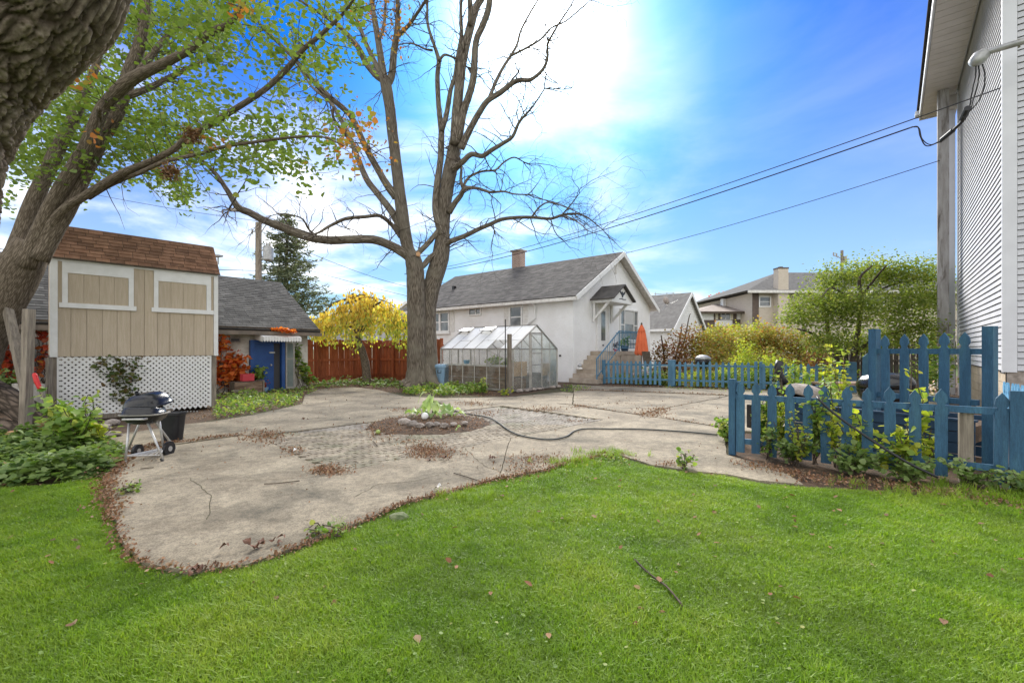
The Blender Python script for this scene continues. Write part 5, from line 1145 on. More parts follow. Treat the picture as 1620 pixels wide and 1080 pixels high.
# cream houses behind the red fence
cr = simple_house('cream house with steep gable behind the yellow weeping tree', Vector((P(596, 0, 40).x, 40, 0)), Vector((1, .1, 0)).normalized(), Vector((-.1, 1, 0)).normalized(), 5.2, 9, 3.4, 5.6, 'cream', 'shingle_taupe')
cr2 = simple_house('cream house with brown roof end beyond the garage', Vector((P(500, 0, 44).x, 44, 0)), Vector((.3, 1, 0)).normalized(), Vector((1, -.3, 0)).normalized(), 7, 6.5, 2.6, 5.0, 'cream', 'shingle_taupe')
cr3 = simple_house('small pale garage with grey roof behind the weeping tree', Vector((P(532, 0, 34).x, 34, 0)), Vector((0, 1, 0)), Vector((1, 0, 0)), 6, 4.4, 1.95, 3.4, 'cream', 'shingle_light')
sash(cr, Vector((P(596, 0, 40).x, 40, 0)), Vector((1, .1, 0)).normalized(), Vector((.1, -1, 0)).normalized(), 2.2, 3.0, 3.2, 4.2, fw=.1)
# poles
def pole(label, x, ytop, Y, r, cat='utility pole'):
    p = P(x, HY, Y); z = P(x, ytop, Y).z; t = thing('utility_pole', label, cat, (p.x, p.y, 0)); obj('shaft', MB().cyl((p.x, p.y, 0), r * 1.15, z, 12, r), C['oldwood'], t); return t, p, z
t, p, z = pole('weathered wooden utility pole with round transformer behind the garage', 409, 352, 30, .19)
tc_ = p + Vector((.72, -.15, 0)); zc_ = CH + (HY - 414) / FP * 30
tr = obj('transformer', MB().lathe((tc_.x, tc_.y, zc_), [(.22, 0), (.3, .06), (.32, .1), (.32, .85), (.34, .88), (.3, .95), (.05, 1.0)], 20), C['galv'], t, smooth=False)
obj('bracket', MB().bar((p.x, p.y, zc_ + .75), (tc_.x, tc_.y, zc_ + .75), .08).bar((p.x, p.y, zc_ + .2), (tc_.x, tc_.y, zc_ + .2), .08), C['alu'], t)
for a in (-.1, .12): obj('bushing', MB().cyl((tc_.x + a, tc_.y, zc_ + .96), .04, .25, 8), C['stone'], tr)
obj('insulator', MB().cyl((p.x - .42, p.y, z - .75), .05, .3, 8).bar((p.x, p.y, z - .6), (p.x - .42, p.y, z - .6), .05).cyl((p.x + .05, p.y, z), .05, .35, 8).bar((p.x, p.y, z - .9), (p.x + .5, p.y, z - .15), .05), C['alu'], t)
t, p, z = pole('far utility pole with insulators above the green tree', 1332, 396, 46, .13)
obj('insulator', MB().bar((p.x - .9, p.y, z - .5), (p.x + .25, p.y, z - .9), .07).cyl((p.x + .3, p.y, z - 1.3), .18, .7, 8).cyl((p.x - .55, p.y, z - .6), .07, .3, 8).cyl((p.x - .85, p.y, z - .5), .07, .3, 8), C['alu'], t)
bx_ = P(342, 407, 23); st_ = thing('street_light_arm', 'small white lamp head on a wire bracket at the right end of the shed roof', 'street light', bx_); obj('head', MB().lathe(bx_ + Vector((0, 0, 0)), [(.12, 0), (.28, .03), (.3, .09), (.1, .15)], 14, 1.2, .5), C['galv'], st_); obj('bracket', MB().bar(bx_ + Vector((.1, 0, -.35)), bx_ + Vector((.1, 0, .02)), .06).bar(bx_ + Vector((-.1, 0, -.16)), bx_ + Vector((-1.2, 0, 0.02)), .05), C['galv'], st_)

# ---------------------------------------------------------------- umbrella
ub = P(1015, 0, 20.0); ub = Vector((ub.x, 20.0, 0)); um = thing('garden_umbrella', 'closed orange red garden umbrella in front of the stucco gable', 'umbrella', ub)
obj('pole', MB().cyl(ub, .022, 2.5, 10), C['oldwood'], um); obj('finial', MB().lathe(ub, [(.02, 2.5), (.045, 2.53), (.045, 2.57), (.01, 2.62)], 10), C['bark_dark'], um)
m = MB(); prof = [(.26, 1.2), (.275, 1.24), (.26, 1.4), (.205, 1.85), (.15, 2.2), (.115, 2.34), (.05, 2.5)]; n_ = 48; i0 = 0
for rr, z in prof:
    for j in range(n_): a = 2 * math.pi * j / n_; k_ = 1 + .16 * math.cos(a * 8) * (1 if z < 2.3 else .3) ; m.v.append(ub + Vector((rr * k_ * math.cos(a), rr * k_ * math.sin(a), z + (.03 * math.cos(a * 8) if z < 1.25 else 0))))
for k in range(len(prof) - 1):
    for j in range(n_): a = k * n_ + j; b_ = k * n_ + (j + 1) % n_; m.f.append((a, b_, b_ + n_, a + n_)); m.r.append(.5)
obj('canopy', m, C['orange'], um, smooth=True)
m = MB().lathe(ub, [(.155, 2.22), (.16, 2.25), (.11, 2.38), (.03, 2.51)], 24); obj('vent_flap', m, C['orange'], um, smooth=True)

# ---------------------------------------------------------------- charcoal grill
gc = Vector((-4.80, 5.95, 0)); gl = thing('charcoal_grill', 'black enamel charcoal grill with a second lid leaning on it, on grey tube legs', 'grill', gc); gr_ = .10
gM = Matrix.Rotation(R(8), 3, 'Z')
obj('bowl', MB().lathe(gc, [(.10, .475), (.155, .495), (.20, .54), (.225, .585), (.235, .60), (.23, .61)], 40, 1.0, .78, e=4.0, rz=R(8)), C['black_enamel'], gl, smooth=True)
ld_ = obj('lid', MB().lathe(gc + Vector((0, -.01, 0)), [(.24, .612), (.243, .62), (.222, .632), (.21, .675), (.185, .70), (.12, .71), (.04, .712)], 40, .98, .76, e=3.4, rz=R(8)), C['black_enamel'], gl, smooth=True)
obj('lid_rim', MB().lathe(gc, [(.236, .598), (.25, .603), (.25, .613), (.236, .618)], 40, 1.0, .78, e=4.0, rz=R(8)), C['alu'], gl)
hp = gc + gM @ Vector((0, -.195, 0)); obj('handle', MB().tube([hp + gM @ Vector((-.13, .02, .565)), hp + gM @ Vector((-.12, -.03, .565)), hp + gM @ Vector((.12, -.03, .565)), hp + gM @ Vector((.13, .02, .565))], .013, 8), C['grey_metal'], gl)
lM = Matrix.Rotation(R(-7), 3, 'Y') @ Matrix.Rotation(R(9), 3, 'X')
lc = gc + Vector((-.05, .12, .70)); ld2 = thing('grill_lid', 'large glossy black rounded lid propped askew on top of the charcoal grill', 'grill lid', lc)
obj('dome', MB().lathe(lc, [(.262, -.012), (.27, 0), (.25, .015), (.24, .06), (.21, .115), (.15, .155), (.08, .172), (.02, .176)], 44, 1.0, .82, e=3.2, M=lM), C['black_enamel'], ld2, smooth=True)
obj('vent_knob', MB().lathe(lc + lM @ Vector((-.06, -.05, .165)), [(.025, 0), (.03, .02), (.012, .03), (.02, .05)], 10, M=lM), C['black_plastic'], ld2); obj('hinge_handle', MB().tube([lc + lM @ Vector((-.08, -.20, .0)), lc + lM @ Vector((-.08, -.235, .02)), lc + lM @ Vector((.08, -.235, .02)), lc + lM @ Vector((.08, -.20, 0))], .01, 6), C['alu'], ld2)
FL, FR, RRw, RLw = Vector((-4.86, 5.72, .0)), Vector((-4.43, 5.78, .0)), Vector((-4.74, 6.2, .0)), Vector((-5.28, 6.25, .0))
tops = [gc + Vector((-.12, -.10, .50)), gc + Vector((.11, -.09, .50)), gc + Vector((.12, .09, .50)), gc + Vector((-.13, .09, .50))]
for a, b_ in zip((FL, FR, RRw, RLw), tops):
    f_ = a + Vector((0, 0, .05)); obj('leg', MB().tube([f_, b_], .0135, 10), C['grey_metal'], gl, smooth=True); 
    if a is not RRw: obj('foot_cap', MB().tube([a + Vector((0, 0, .0)), a.lerp(b_, .12)], .017, 10), C['black_plastic' if a is FR else 'grey_metal'], gl)
bk = gc + Vector((.02, .35, 0)); obj('leg', MB().tube([Vector((-4.83, 6.55, 0)), gc + Vector((0, .15, .5))], .0135, 10), C['grey_metal'], gl)
for c_, r_ in ((RRw + Vector((.08, -.02, .1)), .1), (Vector((-5.02, 6.1, .09)), .085)):
    wh = obj('wheel', MB().tube([c_ + Vector((-.018, 0, 0)), c_ + Vector((.018, 0, 0))], r_, 22), C['black_plastic'], gl); obj('hub', MB().tube([c_ + Vector((-.022, 0, 0)), c_ + Vector((.024, 0, 0))], r_ * .35, 14), C['grey_metal'], wh)
a1_, a2_ = FL.lerp(tops[0], .2), FR.lerp(tops[1], .2); b1_, b2_ = Vector((-5.02, 6.1, .1)), RRw.lerp(tops[2], .2); b1_ = FL.lerp(tops[0], .2) + Vector((.1, .42, .0))
sh = obj('shelf', MB().tube([a1_, a2_], .009, 6).tube([a2_, b2_], .009, 6).tube([b2_, b1_], .009, 6).tube([b1_, a1_], .009, 6), C['grey_metal'], gl)
for i in range(1, 6): obj('shelf_wire', MB().tube([a1_.lerp(a2_, i / 6), b1_.lerp(b2_, i / 6)], .007, 5), C['grey_metal'], sh)
# black bin
bp_ = Vector(((268 - CX) / FP * 7.05, 7.12, 0.02)); bb = thing('black_bin', 'black tapered plastic waste bin standing behind the grill', 'bin', bp_)
obj('body', MB().lathe(bp_, [(.115, 0), (.155, .43), (.15, .43), (.11, .05)], 28, 1.0, .8, e=4.5), C['black_plastic'], bb); obj('rim', MB().lathe(bp_, [(.157, .40), (.168, .41), (.168, .445), (.152, .447), (.15, .43)], 28, 1.0, .8, e=4.5), C['black_plastic'], bb)

# ---------------------------------------------------------------- left bed: posts, logs, stones
def wpost(label, a, b_, w): o = obj('wooden_post', MB().bar(a, b_, w, w * .8), C['oldwood'], None, origin=a); return tag(o, label, 'post')
wpost('upright weathered wooden post with a split face beside the log pile', Vector((-8.08, 7.55, 0)), P(46, 489, 7.55), .125)
wpost('weathered wooden post leaning left against the upright one', Vector((-8.12, 7.75, 0)), P(11, 482, 7.9), .115)
wpost('thin grey post standing at the left end of the white lattice', Vector((-9.0, 8.85, 0)), Vector((-9.0, 8.85, 1.28)), .08)
def log(label, pts, r): 
    q = [Vector(p) for p in catmull([tuple(p) for p in pts], 5)]; t = thing('log', label, 'log', q[0])
    obj('bark', MB().tube(q, r, 16, False, jit=.05), C['log'], t, smooth=True); d = (q[-1] - q[-2]).normalized(); obj('cut_end', MB().tube([q[-1] - d * .02, q[-1] + d * .004], r * .98, 16), C['cutwood'], t); return t
log('long curved log with rough bark lying from the left edge behind the wooden posts', [P(-70, 610, 8.3), P(0, 628, 8.2), P(40, 650, 8.0), P(72, 680, 7.8)], .21)
log('shorter log lying on top of the pile at the left edge', [P(-60, 590, 8.8), P(-10, 612, 8.7), P(25, 632, 8.5)], .15)
log('low log under the pile at the left edge', [P(-80, 672, 7.9), P(0, 672, 7.8), P(60, 700, 7.4)], .12)
tag(obj('cut_log', MB().lathe(P(24, 688, 7.3), [(.05, -.05), (.16, -.03), (.17, .03), (.06, .07)], 9, 1.3, .6), C['cutwood'], None, origin=P(24, 688, 7.3)), 'split orange wood block in front of the log pile', 'firewood')
tl = thing('garden_tool', 'tool handle with red grip leaning beside the wooden post', 'tool', P(74, 650, 7.6)); obj('grip', MB().tube([P(54, 590, 7.5), P(55, 593, 7.5), P(58, 603, 7.5), P(62, 612, 7.5), P(64, 618, 7.5)], [.02, .033, .035, .031, .025], 12), C['red'], tl, smooth=True); obj('shaft', MB().tube([P(63, 615, 7.5), P(78, 655, 7.6)], .022, 8), C['oldwood'], tl)
for k in range(7): tag(obj('sheet_panel', MB().box(P(24 + k * 8, 628, 9.4), (.09, .03, .55), .6), C['offwhite'], None, origin=P(24 + k * 8, 640, 9.4)), 'pale corrugated strip standing between log pile and garage', 'panel', 'pale strips behind the log pile')
def rock(label, c, r, sx=1.2, sz=.6, cat='stone', mat='stone', group=None):
    m = MB(); bm = bmesh.new(); bmesh.ops.create_icosphere(bm, subdivisions=2, radius=r)
    for v in bm.verts: w = noise.noise(v.co * (2.2 / r) + Vector(c) * 3) * .35; v.co = Vector((v.co.x * sx, v.co.y, v.co.z * sz)) * (1 + w)
    me = bpy.data.meshes.new('stone'); bm.to_mesh(me); bm.free(); me.materials.append(C[mat]); o = link(cat if cat != 'stone' else 'stone', me, None, c); return tag(o, label, cat, group)
rock('flat pale stone slab lying on the soil left of the grill', G(178, 686, .06), .13, 1.3, .35)
rock('rounded brown stone left of the flat slab under the lattice', G(160, 676, .05), .12, 1.2, .6); rock('small dark stone behind the grill at the edge of the lattice', G(177, 668, .05), .12)
rock('grey green mossy stone sunk in the lawn edge', G(632, 818, .02), .075, 1.2, .5, mat='mossy')
wpost('dark square timber lying along the foot of the lattice', S0 + d1 * .6 + n1_ * .25 + Vector((0, 0, .07)), S0 + d1 * 1.9 + n1_ * .25 + Vector((0, 0, .07)), .1)
for k in range(6): tag(obj('metal_grate_bar', MB().bar(P(283 + k * 5, 667, 10.3), P(287 + k * 5, 650, 10.6), .02), C['galv'], None, origin=P(283 + k * 5, 667, 10.3)), 'pale thin bar leaning in the gap under the lattice', 'bar', 'bars under the lattice')
# by the garage door
gp = lambda px, py, o: Vector(gwp(px, py, o))
c_ = gp(376, 603, .75); wb_ = thing('wood_planter', 'old dark wooden trough with pale end beside the garage door', 'planter', (c_.x, c_.y, 0))
m = MB().wb(G0, gd, gn, gw(397, 600)[0], gw(360, 600)[0] + .1, 0.02, .42, .45, .95); obj('box', m, C['bark_dark'], wb_); obj('end_board', MB().wb(G0, gd, gn, gw(397, 600)[0] - .05, gw(397, 600)[0] - .004, 0.02, .44, .43, .97), C['oldwood'], wb_)
for k in range(3): obj('plank', MB().wb(G0, gd, gn, gw(397, 600)[0] + .02, gw(360, 600)[0] + .12, .03 + .13 * k, .15 + .13 * k, .952, .975), C['bedwood'], wb_)
c_ = gp(376, 598, .8); loose('red_box', 'small red box standing on the wooden trough', 'box', MB().box((c_.x, c_.y, .55), (.34, .22, .22), .9), 'redbox')
c_ = gp(412, 613, .35); pt_ = thing('plant_pot', 'red flowered pot plant at the foot of the blue door', 'plant pot', (c_.x, c_.y, 0)); obj('pot', MB().lathe((c_.x, c_.y, 0), [(.09, 0), (.12, .16), (.1, .16)], 14), C['bluebin'], pt_)
pp = ell_pts([(c_.x, c_.y, .28, .17, .15, .14)], 70, .2); scatter_mesh('foliage', LEAF_V, LEAF_F, pp, rotm(70), np.full((70, 1), .08), C['vine_red'], parent=pt_)
a_ = gp(350, 616, 1.2); wpost('grey weathered plank lying on the ground left of the trough', a_ * Vector((1, 1, 0)) + Vector((0, 0, .1)), gp(392, 620, 1.15) * Vector((1, 1, 0)) + Vector((0, 0, .06)), .1)
wpost('second weathered plank lying against the grey one', gp(344, 618, 1.4) * Vector((1, 1, 0)) + Vector((0, 0, .2)), gp(380, 618, 1.0) * Vector((1, 1, 0)) + Vector((0, 0, .12)), .08)

# ---------------------------------------------------------------- behind the near fence: smoker, kettle grill, table
sc_ = Vector((P(1250, 0, 7.6).x, 7.6, 0)); sm = thing('barrel_smoker', 'black barrel smoker with pale grey lid and bent black chimney pipe behind the near fence', 'smoker', sc_)
ax0, ax1 = Vector((P(1232, 0, 7.5).x, 7.5, .60)), Vector((P(1296, 0, 7.6).x, 7.7, .62))
obj('barrel', MB().tube([ax0, ax1], .21, 22), C['black_plastic'], sm, smooth=False)
obj('lid', MB().lathe(P(1274, 624, 7.35), [(.30, 0), (.31, .02), (.27, .08), (.17, .14), (.05, .165)], 26, 1.15, .8, M=Matrix.Rotation(R(12), 3, 'Y') @ Matrix.Rotation(R(10), 3, 'X')), C['stone'], sm, smooth=True)
obj('chimney', MB().tube([P(1242, 606, 7.7), P(1236, 598, 7.7), P(1232, 588, 7.7), P(1231, 580, 7.7), P(1234, 571, 7.7)], .06, 14), C['black_plastic'], sm, smooth=True)
for x_ in (1238, 1290):
    for dy in (-.15, .15): p_ = Vector((P(x_, 0, 7.6).x, 7.6 + dy, 0)); obj('leg', MB().bar(p_, p_ + Vector((0, 0, .5)), .03), C['black_plastic'], sm)
obj('fire_box', MB().box((P(1203, 0, 7.5).x - .05, 7.45, .34), (.22, .3, .38), .2), C['black_enamel'], sm)
kp = Vector((P(1402, 0, 9.0).x, 9.0, 0)); kg = thing('covered_grill', 'glossy black covered grill behind the tall picket panel', 'grill', kp)
obj('body', MB().lathe(kp, [(.3, .35), (.42, .5), (.45, .66), (.44, .68)], 30, 1.05, .8, e=3), C['black_enamel'], kg, smooth=True); obj('lid', MB().lathe(kp, [(.46, .69), (.45, .78), (.38, .9), (.22, .97), (.04, .99)], 30, 1.05, .8, e=3), C['black_enamel'], kg, smooth=True); obj('cart', MB().box(kp + Vector((0, 0, .2)), (.6, .5, .36)), C['bark_dark'], kg)
tp = P(1345, 604, 10.5); tb = thing('garden_table', 'low brown table with grey edge in the bed between far fence and tall panel', 'table', (tp.x, 10.5, 0)); obj('top', MB().box((tp.x, 10.5, .66), (1.5, .6, .05), .05), C['bedwood'], tb)
for a, b_ in ((-.68, -.24), (.68, -.24), (-.68, .24), (.68, .24)): obj('leg', MB().bar((tp.x + a, 10.5 + b_, 0), (tp.x + a, 10.5 + b_, .63), .05), C['darkwood'], tb)
gd0 = Vector((P(1113, 0, 17.9).x, 17.95, 0)); gl_ = thing('kettle_grill', 'domed grey kettle lid on a dark stand behind the far picket fence', 'kettle grill', gd0); obj('lid', MB().lathe(gd0, [(.30, 1.05), (.31, 1.07), (.26, 1.14), (.15, 1.2), (.03, 1.22)], 24), C['galv'], gl_, smooth=True); obj('bowl', MB().lathe(gd0, [(.06, .68), (.2, .74), (.29, .9), (.3, 1.045)], 24), C['black_enamel'], gl_, smooth=True)
for a in (0, 2.1, 4.2): obj('leg', MB().bar(gd0 + Vector((.1 * math.cos(a), .1 * math.sin(a), .76)), gd0 + Vector((.28 * math.cos(a), .28 * math.sin(a), 0)), .03), C['black_plastic'], gl_)
mb_ = P(1027, 0, 19.3); mb_ = Vector((mb_.x, 19.3, 0)); loose('framed_screen', 'small dark framed panel leaning right of the umbrella', 'panel', MB().hexa([mb_ + Vector(p) for p in ((-.2, 0, .7), (.12, 0, .7), (.12, .04, .7), (-.2, .04, .7))], [mb_ + Vector(p) for p in ((-.28, .1, 1.35), (.06, .1, 1.35), (.06, .14, 1.35), (-.28, .14, 1.35))]), 'bark_dark', mb_)
tbl = P(1040, 0, 19.6); tbl = Vector((tbl.x, 19.4, 0)); t = thing('patio_table', 'round pale patio table behind the first stretch of faded fence', 'table', tbl); obj('top', MB().cyl(tbl + Vector((0, 0, .72)), .5, .04, 24), C['offwhite'], t)
for a in (0, 1.57, 3.14, 4.71): obj('leg', MB().bar(tbl + Vector((.1 * math.cos(a), .1 * math.sin(a), .72)), tbl + Vector((.4 * math.cos(a), .4 * math.sin(a), 0)), .03), C['offwhite'], t)

# ---------------------------------------------------------------- hose, pipe, ring of stones, wilted plant
hose = [G(x, y, .045) for x, y in ((688, 641), (700, 643), (715, 648), (735, 653.5), (760, 657.5), (775, 661), (788, 668), (800, 677), (815, 685.5), (835, 691), (860, 694.5), (880, 694), (897, 689.5), (908, 682), (925, 678), (960, 678), (1010, 678.5), (1060, 681), (1100, 684), (1135, 687.5))]
wire('garden_hose', 'dark green garden hose winding from the stone ring across the concrete patio', hose, .0135, 'rubber', 'hose', 5)
wire('conduit_pipe', 'bent black pipe leaning over the near blue fence', [P(1293, 627, 5.5), P(1296, 632, 5.35), P(1320, 654, 5.25), P(1370, 690, 5.0), P(1430, 728, 4.75), P(1484, 755, 4.6)], .013, 'black_plastic', 'pipe', 5)
for k, (x, y, r, lab) in enumerate([(640, 668, .12, 'large grey brown stone at the left end of the ring'), (653, 671, .10, 'second large stone from the left end of the ring'), (664, 673, .075, 'third stone of the ring, dark and low'), (679, 672, .085, 'round grey stone at the front of the ring below the plant'), (690, 671, .07, 'small dark stone right of the front middle of the ring'), (703, 673, .075, 'brown stone at the right front of the ring'), (718, 671, .06, 'small pale stone near the right end of the ring'), (735, 669, .06, 'last small stone at the right end of the ring'), (650, 660, .07, 'stone at the left rear of the ring beside the white ball'), (672, 655, .06, 'stone at the rear of the ring behind the plant'), (713, 656, .06, 'stone at the right rear of the ring')]):
    rock(lab, G(x, y, .11), r * .9, 1.25, .75)
loose('glass_ball', 'frosted white glass ball resting among the leaves of the wilted plant', 'ball', MB().lathe(G(668, 668, .11) + Vector((0, .25, .08)), [(.008, -.07), (.04, -.058), (.062, -.03), (.07, 0), (.062, .03), (.04, .058), (.008, .07)], 18), 'white', None, smooth=True)
loose('green_husk', 'round green walnut husk on the mulch left of the stone ring', 'walnut husk', MB().lathe(G(598, 683, .06), [(.005, -.04), (.03, -.028), (.04, 0), (.03, .028), (.005, .04)], 14), 'greenhusk' if 'greenhusk' in C else 'offwhite', None, smooth=True)
def bigleaf(mb, base, yaw, L, W_, rise, droop):
    n = 7; d = Vector((math.cos(yaw), math.sin(yaw), 0)); s = Vector((-d.y, d.x, 0)); i0 = len(mb.v); ph = random.random() * 6
    for k in range(n + 1):
        t = k / n; w = W_ * math.sin(math.pi * min(1, t * .96 + .03)) ** .8; z = rise * math.sin(t * 1.9) - droop * t * t
        c = base + d * (L * (t - .25 * t * t)) + Vector((0, 0, z)); r = .16 * W_ * math.sin(ph + t * 9)
        mb.v += [c - s * w / 2 + Vector((0, 0, w * .18 + r)), c - Vector((0, 0, 0)), c + s * w / 2 + Vector((0, 0, w * .18 - r))]
    for k in range(n):
        for j in (0, 1): a = i0 + k * 3 + j; mb.f.append((a, a + 1, a + 4, a + 3)); mb.r.append(0)
    rr = random.random(); mb.r = [rr] * len(mb.f); return mb
pc = G(690, 660, .1); wp = thing('wilted_plant', 'wilted large leaved green plant collapsed inside the ring of stones', 'plant', pc)
stx = pc + Vector((-.08, .05, 0)); obj('stem', MB().tube([stx, stx + Vector((.02, 0, .3)), stx + Vector((-.04, 0, .52)), stx + Vector((-.1, -.02, .5))], [.02, .014, .01, .006], 7).tube([stx + Vector((.01, 0, .15)), stx + Vector((.12, -.03, .3)), stx + Vector((.22, -.04, .24))], .009, 6), C['maple_stem'] if 'maple_stem' in C else C['bark_dark'], wp)
for (dx, dy, z, yaw, L, W_, ri, dr_) in [(-.12, -.02, .5, 3.6, .22, .09, .0, .22), (-.02, -.03, .42, 4.4, .2, .16, .0, .34), (-.05, -.04, .36, 4.0, .2, .2, 0, .3), (.03, -.04, .3, 5.2, .22, .2, 0, .25), (-.1, -.08, .22, 3.8, .28, .2, 0, .16), (.1, -.06, .26, 5.6, .26, .2, .02, .22), (.22, -.05, .26, 5.9, .25, .16, .03, .24), (.3, -.08, .12, 5.4, .26, .2, .06, .12), (.38, -.02, .12, .2, .3, .18, .08, .14), (.15, -.16, .1, 4.9, .3, .22, .06, .1), (-.2, -.14, .1, 3.6, .3, .2, .08, .1), (-.32, -.05, .08, 3.2, .3, .2, .07, .08), (0, -.2, .08, 4.6, .26, .22, .05, .07), (.45, -.12, .05, 6.0, .3, .16, .08, .08), (-.4, .05, .05, 2.9, .26, .16, .06, .06), (.25, .1, .12, .9, .3, .18, .08, .14), (-.15, .15, .1, 2.1, .3, .2, .08, .12)]:
    m = bigleaf(MB(), stx + Vector((dx, dy, z)), yaw + random.gauss(0, .15), L, W_, ri, dr_); obj('leaf', m, C['bigleaf'], wp, smooth=True)
# big dry leaves on the patio
def dry(c, s, yaw):
    m = bigleaf(MB(), Vector((0, 0, 0)), 0, s, s * .62, s * .25, s * .1); return m
dl = [mesh_of('dry_leaf', bigleaf(MB(), Vector((0, 0, 0)), 0, .13, .09, .05, .03), C['deadleaf'], smooth=True) for _ in range(4)]
cl_ = [((430, 862), 9, .11, 'curled brown leaf in the heap on the front slab'), ((512, 603 + 300), 5, .06, 'dark leaf at the front tip of the patio'), ((693, 728), 6, .12, 'dark curled leaf beside the needle patch on the pavers'), ((781, 727), 5, .06, 'dark leaf clump in the middle of the patio'), ((480, 665), 3, .1, 'leaf lying on the rear slab'), ((1008, 596 + 52), 4, .1, 'brown leaf near the rear of the patio')]
cl_[1] = ((318, 903), 6, .05, cl_[1][3])
for (x, y), n, s, lab in cl_:
    for k in range(n):
        c_ = G(x, y, .03) + Vector((random.gauss(0, s), random.gauss(0, s * .6), random.uniform(.0, .03))); o = link('dry_leaf', random.choice(dl), None, c_, (random.gauss(0, .25), random.gauss(0, .25), random.uniform(0, 6.28))); o.scale = [random.uniform(.35, .7)] * 3; tag(o, lab, 'leaf', lab.replace('leaf', 'leaves', 1))
def stick(label, pts): wire('stick', label, [G(x, y, .04) for x, y in pts], .006, 'bark_dark', 'stick', 3)
stick('forked dry twig on the middle slab', [(718, 748), (732, 752), (748, 757), (762, 762)]); stick('short dark stick beside the grill', [(222, 741), (243, 739)]); stick('thin dry twig left of the pavers', [(418, 765), (440, 764), (474, 760)]); stick('mossy bent stick lying in the middle of the lawn', [(1004, 884), (1025, 905), (1052, 925), (1066, 940), (1080, 958)]); stick('small twig on the pavers left of the mulch', [(590, 697), (597, 705)])
loose('paper_scrap', 'pale crumpled scrap on the slab edge near the lawn', 'scrap', bigleaf(MB(), G(684, 776, .03), 0, .12, .08, .05, 0), 'offwhite', G(684, 776, .03))
loose('paper_scrap', 'white scrap on the leaf patch left of the pavers', 'scrap', bigleaf(MB(), G(463, 716, .03), 1, .08, .05, .05, 0), 'white', G(463, 716, .03))
loose('yellow_husk', 'yellow green husk at the right front of the mulch ring', 'walnut husk', bigleaf(MB(), G(721, 680, .1), .5, .12, .09, .06, 0), 'bigleaf', G(721, 680, .1))
# ---------------------------------------------------------------- big bare tree
TY = 17.4
tb0 = P(667, 0, TY); bt = thing('bare_tree', 'large bare double trunked tree in the middle behind the patio', 'tree', (tb0.x, TY, 0))
tr = MB(); st = []
pbranch(tr, [(655, 614, 52), (659, 604, 40), (660, 590, 35), (660, 560, 32), (659, 500, 30), (658, 450, 29), (655, 415, 27), (646, 395, 20), (641, 370, 20), (634, 320, 19), (628, 270, 18), (621, 210, 17), (616, 165, 17), (611, 138, 18), (606, 122, 12)], TY, -.3, 18, st, jit=.045)
pbranch(tr, [(680, 614, 46), (679, 602, 36), (678, 585, 32), (677, 550, 29), (676, 500, 28), (681, 460, 27), (690, 430, 28), (698, 400, 28), (701, 368, 21), (703, 337, 20), (705, 312, 21), (710, 281, 22), (716, 250, 21), (720, 225, 19)], TY + .15, .5, 18, st, jit=.045)
for dx in (-1, 1, 0): pbranch(tr, [(668 + dx * 30, 611, 8), (668 + dx * 20, 607, 14), (668 + dx * 12, 596, 16), (668 + dx * 8, 575, 10)], TY - .35, .2, 10)
obj('trunk', tr, C['bark'], bt, smooth=True)
